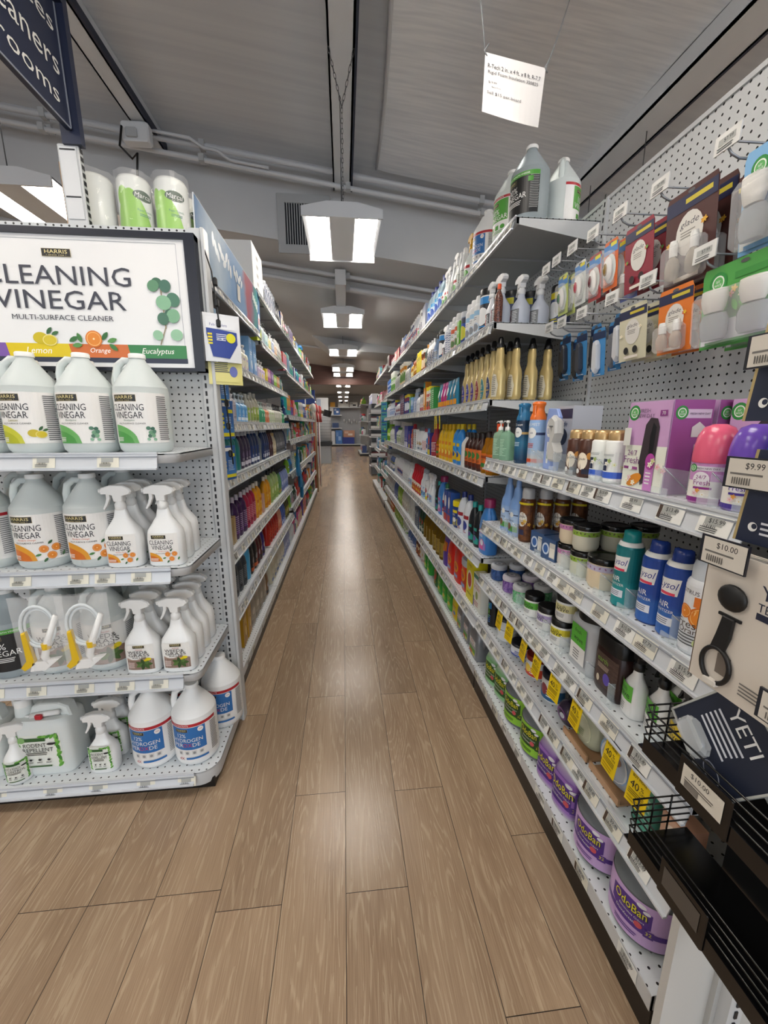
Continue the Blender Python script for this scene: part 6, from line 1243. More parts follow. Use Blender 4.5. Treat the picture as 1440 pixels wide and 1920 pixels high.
# --- fifth (.70)
s5 = [[I(1, 'fabric_softener', 'jug', 'blue fabric softener jug with magenta cap', K('laundry', .27, .11, .075, '#3f7fc6', '#9a2f5f', 4, ('#5f9ad6', '#d95aa5', '#e6e9f2'))), I(2, BT, 'bottle', 'black bottle with teal cap', K('wide', .22, .085, .06, '#1c2024', '#1f9a94', 4, ('#16181c', '#2f9a8f', '#6a4a9a'))), I(2, 'bleach_bottle', 'bottle', 'white bleach bottle with navy cap', K('wide', .24, .095, .07, '#e0e4ea', '#25347a', 1, ('#dfe4ec', '#a5303a', '#3a4a9a'))), I(1, 'pod_tub', 'tub', 'navy tub with bright yellow lid', K('tub', .165, .12, .11, '#2a468f', '#e6d21a', 4, ('#2a468f', '#e6d21a', '#e9e9e9'))), I(2, BX, 'carton', 'blue carton with red print', K('box', .2, .075, .06, '#2f56a8', st=0, c=('#2f56a8', '#c0342f', '#e9e9e9'))), I(1, BT, 'bottle', 'red and white bottle with green cap', K('wide', .23, .085, .06, '#e2e2e2', '#2f7a4a', 0, ('#b92a34', '#e6e6e6', '#27408a')))],
      [I(2, SB, 'spray bottle', 'white spray bottle with blue label', K('spray', .25, .085, .06, '#e2e6ea', '#e9e9e9', 0, ('#4a9ad0', '#dfe6ee', '#b0343c'), nn=2.4)), I(1, 'pet_tub', 'tub', 'white tub with red lettering and yellow rim', K('tub', .17, .11, .1, '#dfe0e0', '#dfe0e2', 0, ('#dfe0e0', '#d8c82a', '#b02a3a'))), I(2, BT, 'bottle', 'white tall bottle', K('tall', .25, .08, body='#dce0e4', cap='#a8acb4', st=4, c=('#dfe4ea', '#7ab4dc', '#4a5a8a'))), I(5, BT, 'bottle', 'bright red bottle', K('tall', .25, .085, body='#c02030', cap='#c8202e', st=0, c=('#b81c2c', '#e0c23a', '#e9e0d0')))],
      [I(4, BT, 'bottle', 'milky white bottle', K('wide', .24, .09, .07, '#d9dcde', '#c9ccd0', 3, ('#dfe2e2', '#7a8088', '#8a96b4'))), I(5, BT, 'bottle', 'white bottle with dark red label', K('tall', .23, .08, body='#d6d8de', cap='#dfe0e4', st=0, c=('#8a2a3c', '#dcdfe6', '#3a4a8a')))],
      [I(4, BT, 'bottle', 'blue and yellow bottle', K('bottle', .22, .085, body='#31508a', cap='#e0e0e0', st=1, c=('#3a5fa0', '#d0c83a', '#e4e6ea'))), I(4, BX, 'carton', 'pale carton', K('box', .2, .09, .08, '#b9bcc0', st=0, c=('#c4c6ca', '#5a6a94', '#8a3a40')))]]
shelf_run(RZ[4], 'fifth shelf from top', s5, seed=50)
# --- sixth (.385)
ah = lambda A, w_, z0, z1: (A.rect(0, (z0+z1)/2, w_, z1-z0, mat('#dcd01c')), A.ell(0, z0+(z1-z0)*.5, w_*.36, (z1-z0)*.24, mat('#e9e4d2')), A.ell(0, z0+(z1-z0)*.5, w_*.28, (z1-z0)*.18, mat('#b83a34')), A.text('SUPER', 0, z1-(z1-z0)*.14, h=.014, m=mat('#8a7a10')), A.text('WASHING', 0, z0+(z1-z0)*.16, h=.012, m=INK))
wb = lambda A, w_, z0, z1: (A.rect(0, (z0+z1)/2, w_, z1-z0, mat('#dfe0d6')), A.rect(0, z1-.012, w_, .022, mat('#3a7a6a')), A.text('SUPER', 0, z1-.045, h=.018, m=mat('#a52a3c')), A.text('BORAX', 0, z1-.068, h=.018, m=mat('#a52a3c')), A.ell(0, z0+.075, .018, .022, mat('#8a9a4a')), A.lines(0, z0+.03, w_*.7, .03, 3, mat('#a52a3c')), A.rect(-w_*.4, z0+.03, w_*.12, .06, mat('#27407a')))
def tide(A, w_, z0, z1): H = z1-z0; A.ell(0, z0+H*.62, w_*.36, H*.28, mat('#e0a81c')); A.ell(0, z0+H*.62, w_*.28, H*.21, mat('#e0701c')); A.text('Tide', 0, z0+H*.62, h=H*.2, w_=w_*.42, m=mat('#27348a')); A.rect(0, z0+H*.15, w_*.6, H*.16, mat('#8fa5d6'))
y = 1.80
for nm, kw, l, cat in (('borax_box', dict(kind='box', h=.19, w=.115, d=.06, body='#dfe0d6', art=wb, key='wb'), 'white washing booster box with red lettering', 'box'), ('washing_soda_box', dict(kind='box', h=.235, w=.115, d=.075, body='#dcd01c', art=ah, key='ah'), 'yellow washing soda box with red emblem', 'box'),
        ('pod_tub', dict(kind='tub', h=.19, w=.125, d=.1, body='#d8401f', cap='#b9bec4', art=tide, key='tt', nn=3), 'orange laundry pod tub with grey lid', 'tub'), ('laundry_jug', dict(kind='laundry', h=.275, w=.15, d=.09, body='#d2261c', cap='#3a2f7a', art=tide, key='tj'), 'red laundry jug with orange target', 'jug'), ('laundry_jug', dict(kind='laundry', h=.275, w=.15, d=.09, body='#d2261c', cap='#3a2f7a', art=tide, key='tj'), 'red laundry jug with orange target', 'jug'),
        ('pod_bag', dict(kind='pouch', h=.21, w=.12, d=.05, body='#5a3a9a', art=lambda A, w_, a, b: (A.rect(0, b-.05, w_*.9, .06, mat('#d96a24')), A.ell(0, a+.11, .03, .03, mat('#e0a81c'))), key='pb'), 'purple and orange laundry pod bag', 'bag'), ('cleaner_bottle', dict(kind='tall', h=.26, w=.10, d=.09, body=mat('#8a6a24', .2, tr=.3), cap='#7a5a20', st=3, c=('#a58a3a', '#5a4414', '#c9b46a')), 'golden brown bottle', 'bottle')):
    for rr in range(2 if nm in ('laundry_jug',) else 1): put(nm, prod(near=True, **kw), .662+kw['d']/2+rr*(kw['d']+.01), y+kw['w']/2, RZ[5]+.001, RR, l, cat, 'lowest raised shelf, second right bay', rr)
    y += kw['w']+.008
s6 = [[I(3, BT, 'bottle', 'golden brown bottle', K('tall', .26, .10, .09, mat('#8a6a24', .2, tr=.3), '#7a5a20', 3, ('#a58a3a', '#5a4414', '#c9b46a'))), I(2, BT, 'bottle', 'dark green bottle', K('slim', .25, .085, .06, '#173c28', '#12161a', 0, ('#1c4a30', '#d9e0d0', '#c94a3a'))), I(2, BX, 'carton', 'grey blue carton', K('box', .18, .09, .07, '#4a5f7a', st=2, c=('#4a5f7a', '#27384f', '#b9c4d0'))), I(3, 'bleach_jug', 'jug', 'white jug with grey text', K('laundry', .25, .12, .08, '#dcdcd8', '#e4e4e2', 3, ('#d9dad2', '#5a7a6a', '#8a5a4a')))],
      [I(4, BT, 'bottle', 'pale bottle with brown label', K('wide', .23, .09, .07, '#cfcfc6', '#e0e0dc', 0, ('#b9ab94', '#8a6a5a', '#dfdccf'))), I(3, BT, 'bottle', 'lime green jug', K('laundry', .26, .12, .08, '#8fb83a', '#7aa82a', 0, ('#a5c84a', '#4f7a1f', '#dfe9b9'))), I(3, BT, 'bottle', 'blue jug', K('laundry', .24, .11, .08, '#3a5a9a', '#dfe0e4', 0, ('#4a6aa8', '#dfe4ec', '#a8b4d0')))],
      [I(5, BT, 'bottle', 'grey and white jug', K('laundry', .26, .14, .09, '#c4c6c4', '#9a9da0', 0, ('#cfd0cc', '#6a6f74', '#9aa5b0')))]]
row(1, RZ[5], y+.005, 2.95, 'lowest raised shelf, second right bay', s6[0][:1], near=True, seed=60)
for i in (1, 2, 3): row(1, RZ[5], yb[i][0], yb[i][1], 'lowest raised shelf, '+yb[i][2], s6[i-1], seed=60+i)
# --- deck (.13)
for yy, p, l in ((1.845, SJ2, 'large grey jug with green and orange label'), (2.0, SJ, 'grey flat jug with white panel'), (2.13, SJ, 'grey flat jug with white panel')):
    put('bleach_jug', p, .69, yy, .1308, RR, l, 'jug', 'bottom deck, second right bay')
s7 = [[I(1, 'detergent_jug', 'jug', 'bright yellow detergent jug', K('laundry', .212, .135, .08, '#e6cf10', '#4a8ad0', 4, ('#e8d41c', '#e0a01c', '#4a8ad0'))), I(3, 'detergent_jug', 'jug', 'bright green detergent jug', K('laundry', .212, .125, .08, '#2f9a34', '#2a8a30', 4, ('#3aa53c', '#8fd04a', '#e0b83a'))), I(1, BG, 'pouch', 'dark green refill pouch', K('pouch', .212, .12, .05, '#1f6a34', '#ffffff', 1, ('#2a7a3c', '#d9a03a', '#b94a3a')))],
      [I(2, 'detergent_jug', 'jug', 'bright green detergent jug', K('laundry', .212, .125, .08, '#2f9a34', '#2a8a30', 4, ('#3aa53c', '#8fd04a', '#e0b83a'))), I(2, BT, 'bottle', 'white bottle with red and gold label', K('wide', .212, .09, .07, '#dedcd6', '#e6e6e2', 0, ('#d9d4c8', '#a5342a', '#c9a04a'))), I(2, BT, 'bottle', 'brown bottle with orange base', K('bottle', .2, .08, body='#5a2a1a', cap='#4a1f14', st=0, c=('#6a3018', '#d06a24', '#e6cfa5'))), I(4, 'sachet_pack', 'pack', 'blue and white crinkled pack', K('pouch', .12, .12, .07, '#5a78b0', '#ffffff', 0, ('#6a88bc', '#dfe4ee', '#3a4f9a')))],
      [I(3, BT, 'bottle', 'white bottle with green base', K('bottle', .18, .1, body='#dfe2dc', cap='#e6e6e2', st=0, c=('#dfe2dc', '#6aa53a', '#b9c89a'))), I(6, 'detergent_jug', 'jug', 'lime green jug', K('laundry', .212, .12, .08, '#8fb83a', '#7aa82a', 0, ('#a5c84a', '#4f7a1f', '#dfe9b9')))],
      [I(3, BT, 'bottle', 'orange bottle', K('bottle', .2, .09, body='#c9662a', cap='#e0e0dc', st=0, c=('#d07a34', '#7a3414', '#f0d9b0'))), I(5, BT, 'bottle', 'pale brown bottle', K('bottle', .2, .1, body='#b09a84', cap='#e0e0dc', st=0, c=('#b9a58c', '#6a4a34', '#e6dccb')))]]
row(1, .13, 2.20, 2.95, 'bottom deck, second right bay', s7[0], near=True, seed=70)
for i in (1, 2, 3): row(1, .13, yb[i][0], yb[i][1], 'bottom deck, '+yb[i][2], s7[i], seed=70+i)
for yy, a, l in ((2.75, .2, 'left'), (2.71, -.15, 'middle'), (2.62, -.2, 'right')):
    mb = MB(); mb.box(-.014, .014, -.001, 0, -.085, 0, mat('#dcc81c')); A = Art(mb, flat(-.001)); A.lines(0, -.045, .018, .06, 5, mat('#7a6c14')); tag(link('sale_strip', mb.mesh('ss'), None, (.622, yy, RZ[2]-.05), (0, a*.5, RR)), '%s yellow hanging strip below the third right shelf' % l, 'sale tag')

# ================================================================ LEFT BAYS
L1, L2, L3, L4, L5 = 'nearest left bay', 'second left bay', 'third left bay', 'fourth left bay', 'fifth left bay'
lb = [(1.74, 2.93, L1), (2.98, 4.16, L2), (4.20, 5.38, L3), (5.42, 6.60, L4), (6.64, 7.82, L5)]
def lrun(z, name, seqs, rows=1, seed=0, start=0):
    for i, seq in enumerate(seqs):
        y0, y1, bn = lb[i+start]; row(-1, z, y0, y1, '%s, %s' % (name, bn), seq, rows=rows, near=(i+start == 0), seed=seed+i)
lA = [[I(2, BG, 'pack', 'tall light blue pack', K('box', .23, .1, .06, '#7aa8d4', st=4, c=('#7aa8d4', '#5a8ac4', '#dfe9f2'))), I(1, BX, 'pack', 'pale blue carton', K('box', .21, .09, .06, '#9ac0de', st=0, c=('#9ac0de', '#6a96c4', '#eef2f6'))), I(3, BT, 'bottle', 'dusty teal flat bottle', K('wide', .21, .075, .05, '#6a8f9a', '#dfe4e4', None, nn=4)), I(2, BT, 'bottle', 'pink flat bottle', K('wide', .2, .07, .05, '#dba5a5', '#e9e4e2', 3, ('#dba5a5', '#f2e4e2', '#c98a8a'), nn=4)), I(3, BT, 'pump bottle', 'cream lotion bottle with white pump', K('pump', .17, .07, .05, '#e0dcc8', '#e9e9e6', 4, ('#e4e0cc', '#b9a5c4', '#d9c8a5')))],
      [I(3, 'soap_bottle', 'bottle', 'lilac and cream soap bottle', K('pump', .15, .075, .05, '#cfc0d6', '#e9e9e6', 1, ('#dcd2e0', '#8a6ab0', '#e6d04a'))), I(1, BX, 'soap pack', 'yellow soap carton', K('box', .11, .06, .05, '#e0cc24', st=0, c=('#e0cc24', '#a58a14', '#f2eab0'))), I(2, BX, 'soap pack', 'magenta soap carton', K('box', .12, .065, .05, '#b0509a', st=0, c=('#b0509a', '#7a2f70', '#e6cfe0'))), I(2, BX, 'soap pack', 'purple soap carton', K('box', .12, .065, .05, '#6a2f8a', st=0, c=('#6a2f8a', '#44205f', '#d9c4e4'))), I(2, BX, 'soap pack', 'lime soap carton', K('box', .11, .065, .05, '#8ac43a', st=0, c=('#8ac43a', '#4f8a24', '#e6f0cc'))), I(2, BX, 'soap pack', 'orange soap carton', K('box', .11, .065, .05, '#d9904a', st=0, c=('#d9904a', '#9a5a24', '#f2e0c8'))), I(2, BX, 'soap pack', 'teal soap carton', K('box', .11, .065, .05, '#2f7a74', st=0, c=('#2f7a74', '#1c4f4c', '#cfe4e0')))]]
lrun(LZ[0], 'shelf above the blue sponge packs', lA, seed=100)
lB_ = [[I(2, 'soap_bottle', 'bottle', 'beige grey soap bottle', K('wide', .17, .07, .05, '#a5a294', '#c4c2b8', 2, ('#a5a294', '#8fa84a', '#d0cfc2'), nn=3)), I(3, 'soap_bottle', 'bottle', 'beige bottle with lime label', K('wide', .19, .08, .055, '#b0ad9c', '#c4c2b8', 0, ('#9ab04a', '#7a8f3a', '#dfe4c0'), nn=3), 2), I(2, 'soap_bottle', 'bottle', 'grey violet pump bottle', K('pump', .18, .075, .05, '#a8a4ac', '#c9c8cc', 3, ('#b9b4bc', '#6a6474', '#8a8494'))), I(3, 'soap_bottle', 'bottle', 'light blue pump bottle', K('pump', .16, .075, .05, '#6aa8d8', '#c9d4dc', 0, ('#5a9ad2', '#dfeaf4', '#8fc0e6')))],
      [I(2, 'soap_bottle', 'bottle', 'green pump bottle', K('pump', .15, .07, .05, '#4aa57a', '#c9d6ce', 0, ('#4aa57a', '#2f7a54', '#cfe6d6'))), I(2, 'soap_bottle', 'bottle', 'orange label pump bottle', K('pump', .15, .075, .05, '#d8825a', '#d6ccc6', 0, ('#d8825a', '#a5502a', '#f0d6c4'))), I(3, 'soap_bottle', 'bottle', 'white and lime pump bottle', K('pump', .16, .075, .05, '#d2d6c6', '#d6d6d2', 1, ('#d9dccc', '#8ab04a', '#c4d49a'))), I(5, 'soap_bottle', 'bottle', 'pale soap bottle', K('pump', .16, .075, .05, '#c6c4b8', '#3a3c40', 0, ('#d2d0c4', '#8a9a5a', '#e6e4da')))]]
lrun(LZ[1], 'second shelf below the poster', lB_, seed=110)
dk = lambda c, cp='#c9ccd0', st=0, cc=None, h=.21, w_=.075, tr=0, nn=2.6: K('wide', h, w_, .055, c, cp, st, cc or (c, '#2a2a30', '#b9b9c0'), nn=nn, tr=tr)
lC = [[I(3, 'dish_soap', 'bottle', 'clear grey dish soap bottle', K('slim', .2, .078, .05, '#8f9aa0', '#b9c0c4', None, tr=1)), I(4, 'dish_soap', 'bottle', 'teal dish soap bottle', K('slim', .21, .078, .05, '#1f7a78', '#cfd6d6', None), 2), I(3, 'dish_soap', 'bottle', 'dark violet dish soap bottle', dk('#3a2f4a', cc=('#3a2f4a', '#cfcad6', '#6a5a80'))), I(3, 'dish_soap', 'bottle', 'navy dish soap bottle', dk('#1f3560', cc=('#27407a', '#dfe4ee', '#16243f'), h=.22))],
      [I(3, 'dish_soap', 'bottle', 'navy dish soap bottle', dk('#1f3560', cc=('#27407a', '#dfe4ee', '#16243f'), h=.22)), I(2, 'shampoo_bottle', 'bottle', 'dark maroon bottle', dk('#4a2028', '#2a1216')), I(2, 'shampoo_bottle', 'bottle', 'cream bottle with gold print', dk('#d6c8a8', '#c9b07a', cc=('#d6c8a8', '#8a7444', '#efe6cf'), h=.18)), I(6, 'shampoo_bottle', 'bottle', 'grey bottle', dk('#6a6d74', '#3a3c40'))]]
lrun(LZ[2], 'third shelf below the poster', lC, seed=120)
lD = [[I(1, 'shampoo_bottle', 'bottle', 'small rose gold carton', K('box', .13, .05, .04, '#c29a8a', st=None)), I(2, 'dish_soap', 'bottle', 'tall charcoal bottle', K('slim', .25, .1, .07, '#2a3036', '#9aa0a4', None), 2), I(2, 'shampoo_bottle', 'carton', 'small dark gold carton', K('box', .14, .045, .045, '#a58a5a', st=None)), I(3, 'dish_soap', 'bottle', 'dark purple soap bottle', K('slim', .23, .078, .055, '#3c1f4a', '#c6bcc9', 3, ('#3c1f4a', '#b9a0c9', '#6a3f7f'))), I(3, 'dish_soap', 'bottle', 'crimson soap bottle', K('slim', .23, .078, .055, '#a52242', '#cfc6c9', 3, ('#a52242', '#e0a8b4', '#7a1730'))), I(2, 'dish_soap', 'bottle', 'amber yellow soap bottle', K('slim', .23, .09, .06, '#e09a1c', '#e6dcc8', 4, ('#e0a42a', '#c9781c', '#f2d48a')))],
      [I(2, 'dish_soap', 'bottle', 'amber yellow soap bottle', K('slim', .23, .09, .06, '#e09a1c', '#e6dcc8', 4, ('#e0a42a', '#c9781c', '#f2d48a'))), I(3, 'soap_refill', 'bottle', 'pale green refill bottle with black cap', K('wide', .25, .12, .07, '#a5bf7a', '#1a1c1a', 0, ('#a8c85a', '#7aa03a', '#e0ecc0'), nn=3)), I(2, 'dish_soap', 'bottle', 'green and orange soap bottle', dk('#5a9a5a', '#22241f', cc=('#5a9a5a', '#e0a03a', '#3a6a3a'))), I(5, 'dish_soap', 'bottle', 'lavender and blue soap bottle', dk('#8a9ad0', '#3a3c4a', cc=('#8a9ad0', '#4a5a9a', '#dfe2f0')))]]
lrun(LZ[3], 'fourth shelf below the poster', lD, seed=130)
lE = [[I(1, 'shampoo_bottle', 'bottle', 'violet bottle at the shelf end', dk('#3a2a7a', '#8a84a0')), I(1, 'shampoo_bottle', 'bottle', 'bright sky blue bottle', K('slim', .2, .11, .06, '#3fa8dc', '#8fa5b0', None)), I(4, 'shampoo_bottle', 'bottle', 'dark grey translucent bottle', K('slim', .22, .08, .06, '#3a4248', '#7a8084', 3, ('#3a4248', '#8a9298', '#20262a'))), I(1, 'shampoo_bottle', 'bottle', 'light blue tall bottle', K('slim', .25, .08, .06, '#4aa0cc', '#c4d0d6', None)), I(2, 'shampoo_bottle', 'bottle', 'black bottle with orange foot band', K('wide', .22, .09, .065, '#17171b', '#7a7c80', 0, ('#1a1a1f', '#c25a2a', '#8a8a90'), nn=3)), I(2, 'shampoo_bottle', 'bottle', 'dark red brown bottle', dk('#5a1f24', '#3a1418'))],
      [I(5, 'body_wash', 'bottle', 'bright red bottle', K('slim', .22, .085, .06, '#b9261c', '#c9b9b4', 3, ('#b9261c', '#e07a5a', '#7a140f'))), I(2, 'body_wash', 'bottle', 'peach bottle', dk('#e09a7a', '#e6d9d0', cc=('#e09a7a', '#c4603a', '#f2d9cc'))), I(3, 'body_wash', 'bottle', 'blue bottle with white cap', dk('#4a6ac0', '#e6e8ee', cc=('#4a6ac0', '#dfe4f2', '#27408a'))), I(4, 'body_wash', 'bottle', 'yellow label dark bottle', dk('#4a4a24', '#1c1c1a', cc=('#d0c83a', '#3a3a1a', '#f0ecb0')))]]
lrun(LZ[4], 'lowest raised shelf', lE, seed=140)
lF = [[I(1, 'hand_wash', 'bottle', 'brown amber small bottle at shelf end', dk('#8a6a4a', '#b9a58a')), I(2, 'hand_wash', 'bottle', 'large brown amber bottle', K('slim', .25, .12, .08, mat('#7a4a1c', .12, tr=.3), '#3a2414', None)), I(2, BX, 'carton', 'ochre yellow carton', K('box', .24, .1, .06, '#c99a2a', st=4, c=('#c99a2a', '#a5741c', '#e6c46a'))), I(4, 'hand_wash', 'bottle', 'taupe bottle with cream top', K('wide', .25, .11, .07, '#9a9284', '#c4bca8', 0, ('#a59c8c', '#8a8274', '#c9c2b4'), nn=4))],
      [I(3, 'hand_wash', 'bottle', 'cream bottle with blue foot label', K('wide', .25, .11, .07, '#cfc8b0', '#dcd6c4', 0, ('#cfcab4', '#4a6aa5', '#e9e6da'), nn=4)), I(3, 'hand_wash', 'bottle', 'cream and blue label bottle', K('wide', .24, .1, .07, '#dcd8c8', '#3a4a7a', 0, ('#dfdccf', '#5a78b0', '#eeeadf'), nn=4)), I(4, 'body_wash', 'bottle', 'lavender blue bottle', K('wide', .23, .095, .07, '#a5b0d6', '#20222c', 0, ('#a5b0d6', '#6a78b4', '#dfe2f2')))]]
lrun(.11, 'bottom deck', lF, seed=150)
# second left bay, upper shelves
row(-1, 1.88, 2.99, 4.16, 'shelf under the big carton, '+L2, [I(1, BX, 'carton', 'lime yellow low carton', K('box', .1, .14, .1, '#b4c42a', st=3, c=('#b4c42a', '#7a8a1a', '#dfe68a'))), I(2, 'lotion_bottle', 'bottle', 'pale blue white bottle with black pump', K('pump', .2, .07, .05, '#cfdae0', '#17181b', 3, ('#dfe6ea', '#6a8a9a', '#9ac4d0'))), I(2, 'lotion_bottle', 'bottle', 'turquoise label pump bottle', K('pump', .19, .07, .05, '#d2e0e0', '#17181b', 0, ('#5ac0c4', '#2f8a94', '#e0f0f0'))), I(2, 'lotion_bottle', 'bottle', 'yellow label pump bottle', K('pump', .17, .06, .05, '#dcd9b0', '#17181b', 0, ('#e0cc2a', '#a5901c', '#f2ecb4'))), I(2, 'lotion_bottle', 'bottle', 'blue label bottle', K('pump', .18, .06, .05, '#c4cfe0', '#dcdcdc', 0, ('#3a6ac0', '#27488a', '#dfe6f4'))), I(2, 'lotion_bottle', 'bottle', 'orange label bottle', K('pump', .17, .06, .05, '#e0cdb9', '#d9dcdc', 0, ('#e0862a', '#a5541a', '#f4dcc0'))), I(4, 'lotion_bottle', 'bottle', 'white clear bottle with dark red band', K('tall', .19, .06, body='#cfd0cc', cap='#dcdcda', st=1, c=('#d9dad4', '#8a2f34', '#7a8a5a')))], front=-.565, seed=160)

mb2 = MB(); mb2.box(-.17, .17, -.15, .15, 0, .30, mat('#dddddc', .55), .002); A = Art(mb2, flat(-.15)); A.lines(0, .16, .10, .22, 4, mat('#9a9a9a'), .5); A.rect(0, .155, .002, .29, mat('#b0b0ae'))
tag(link('white_carton', mb2.mesh('wc'), None, (-.725, 3.17, 2.201), (0, 0, LL)), 'big plain white carton on the top left shelf beyond the poster', 'carton')
row(-1, 2.2, 3.36, 4.16, 'top shelf, '+L2, [I(1, BT, 'bottle', 'dark bottle with red cap', K('tall', .2, .05, body='#5a5f66', cap='#b92434', st=None)), I(6, BT, 'bottle', 'tall white canister with navy print', K('canister', .2, .07, body='#d6d9dc', cap='#9aa0a8', st=2, c=('#c9ccd2', '#3a4660', '#8a90a0'))), I(3, BT, 'bottle', 'black canister', K('canister', .19, .06, body='#2a2c30', cap='#1a1a1c', st=0, c=('#2f3236', '#7a7d84', '#c4c6ca')))], seed=161)
# far left bays: repeated mixed groups
pal = ['#2f7fc0', '#d8b81c', '#3f9a4a', '#e4e4e2', '#27407a', '#c0342f', '#dfe6ea', '#2aa5a0', '#e0862a', '#b9bcc0', '#6a4a9a', '#173c28', '#8fc43a', '#d95a8a', '#5a5f66', '#cfd6de']
cn = ['blue', 'yellow', 'green', 'white', 'navy', 'red', 'pale grey', 'turquoise', 'orange', 'grey', 'purple', 'dark green', 'lime', 'pink', 'charcoal', 'silver']
def mixed(seed, hmax=.23, n=10):
    r = random.Random(seed); out = []
    for i in range(n):
        a = r.randrange(16); b = r.randrange(16); c_ = r.randrange(16); k = r.choice(['bottle', 'tall', 'wide', 'can', 'box', 'box', 'pouch', 'spray']); h = round(hmax*r.uniform(.7, 1), 2)
        nm = {'bottle': BT, 'tall': BT, 'wide': BT, 'can': AC, 'box': BX, 'pouch': BG, 'spray': SB}[k]
        nn_ = {'bottle': 'bottle', 'tall': 'slim bottle', 'wide': 'flat bottle', 'can': 'can', 'box': 'carton', 'pouch': 'pouch', 'spray': 'spray bottle'}[k]
        out.append(I(r.choice([1, 2, 2, 3]), nm, nn_.split()[-1], '%s %s with %s label' % (cn[a], nn_, cn[b] if a != b else 'plain'), K(k, h, r.choice([.07, .08, .1, .12]), .06, pal[a], pal[c_], r.choice([0, 1, 2, 4]), (pal[b] if a != b else '#e9e9e9', pal[a], pal[c_]))))
    return out
for i in (2, 3, 4):
    for j, z in enumerate(LF+[.11]):
        row(-1, z, lb[i][0], lb[i][1], '%s, %s' % (['top shelf', 'second shelf from top', 'third shelf from top', 'fourth shelf from top', 'fifth shelf from top', 'sixth shelf from top', 'bottom deck'][j], lb[i][2]), mixed(i*10+j, .21 if j < 6 else .24, 7), seed=200+i*10+j)
# bright blue bags hanging at the third left bay
for k in range(3): thing('hanging_bag', (-.49, 4.30+.14*k, .80-.14*k), LL+.2, prod('pouch', .30, .16, .04, body='#2f8ac4', st=1, c=('#3a96cc', '#1f4f8a', '#dfeaf2')), '%s bright blue bag hanging at the left shelf fronts' % NTH[k], 'bag', 'bright blue hanging bags')
# splash poster on the nearest left bay
PG = grad('splash_print', [(0, '#4d7bab'), (.22, '#aec4d6'), (.42, '#5f8fc0'), (.62, '#6a8fb8'), (.70, '#963244'), (.78, '#84365a'), (.84, '#2a6f7a'), (.90, '#278580'), (.97, '#416fa5')], 1, -.62, .60, .22, .6, 7)
mb = MB(); mb.box(-.004, .0, -.62, .60, -.125, .125, mat('#dfe3e8', .4)); A = Art(mb, lambda a, z, o: (.0001+o, a, z)); A.rect(-.01, 0, 1.215, .245, PG)
A.rect(-.60+.07, -.015, .07, .035, mat('#8a6f50')); [A.ell(-.40+.034*q, .055-.02*(q % 3), .016, .03, mat('#dfe9f2'), rot=.4*q) for q in range(9)]; [A.ell(-.06+.03*q, .045-.02*(q % 2), .014, .026, mat('#e6eef3'), rot=.5*q) for q in range(6)]; [A.rect(.38+.03*q, .05-.01*q, .02, .045, mat('#dff2ee')) for q in range(5)]; A.rect(.02, -.04, .06, .08, mat('#e6e3da')); A.ell(.545, -.06, .03, .05, mat('#e9e4ea')); A.rect(.545, -.06, .03, .04, mat('#c2505a'))
tag(link('splash_poster', mb.mesh('sp'), None, (-.552, 2.42, 2.058), (0, .03, 0)), 'long blue water splash poster fading to red and teal on the left shelf', 'poster')
# clip strip with pouches at the left upright
mb = MB(); mb.tube([(-.480, 1.645, 1.93), (-.460, 1.64, 1.86), (-.450, 1.645, 1.70), (-.462, 1.69, 1.46), (-.462, 1.72, 1.3), (-.462, 1.73, 1.16)], .0028, BLACK, 6)
for z in (1.84, 1.77, 1.70, 1.42, 1.33, 1.22): mb.box(-.458 if z > 1.6 else -.470, -.444 if z > 1.6 else -.456, 1.633 if z > 1.6 else 1.70, 1.652 if z > 1.6 else 1.72, z-.028, z, BLACK, .004)
tag(link('clip_strip', mb.mesh('cs')), 'black wire clip strip hanging from the left shelf upright', 'clip strip')
def pk(top):
    def f(A, w_, z0, z1):
        H = z1-z0
        if top == 1: A.rect(0, z1-H*.12, w_, H*.22, mat('#e0e2e6')); A.text('Fab-Tablets', -w_*.1, z1-H*.12, h=H*.07, m=mat('#33408a')); A.poly([(-w_/2, z1-H*.22), (w_/2, z1-H*.28), (w_/2, z1-H*.6), (w_*.2, z0), (-w_*.35, z0+H*.03), (-w_/2, z1-H*.4)], mat('#27408f')); A.ell(w_*.28, z1-H*.45, w_*.16, w_*.16, mat('#d8d42a')); A.lines(0, z1-H*.45, w_*.4, H*.2, 4, mat('#dfe4f2')); [A.rect(-w_*.4, z1-H*(.38+.08*i), w_*.14, H*.05, mat('#e0cf2a')) for i in range(4)]
        if top == 2: A.rect(0, (z0+z1)/2, w_, H, mat('#dcd488')); A.lines(-w_*.1, z0+H*.6, w_*.6, H*.5, 7, mat('#4a4a5a')); A.ell(w_*.28, z0+H*.4, w_*.15, w_*.2, mat('#6a74b4'))
        if top == 3: A.rect(0, (z0+z1)/2, w_, H, grad('scr', [(0, '#4a86c4'), (.5, '#3a74b8'), (1, '#1f3f7a')], 2, 0, .16)); A.rect(0, z0+H*.05, w_, H*.12, mat('#dccf24')); A.rect(w_*.25, z1-H*.18, w_*.48, H*.12, mat('#dccf24')); A.lines(w_*.08, z0+H*.45, w_*.5, H*.4, 7, mat('#bcd4ea')); [A.ell(-w_*.38, z0+H*(.3+.14*i), w_*.08, H*.05, mat('#dccf24')) for i in range(4)]; A.rect(0, z1+.004, w_*.6, .014, WHITE)
    return f
thing('tablet_pouch', (-.446, 1.652, 1.552), .5, prod('pouch', .165, .135, .02, body='#dfe1e4', near=True, art=pk(1), key='pk1'), 'white and blue tablet pouch clipped topmost on the left strip', 'pouch')
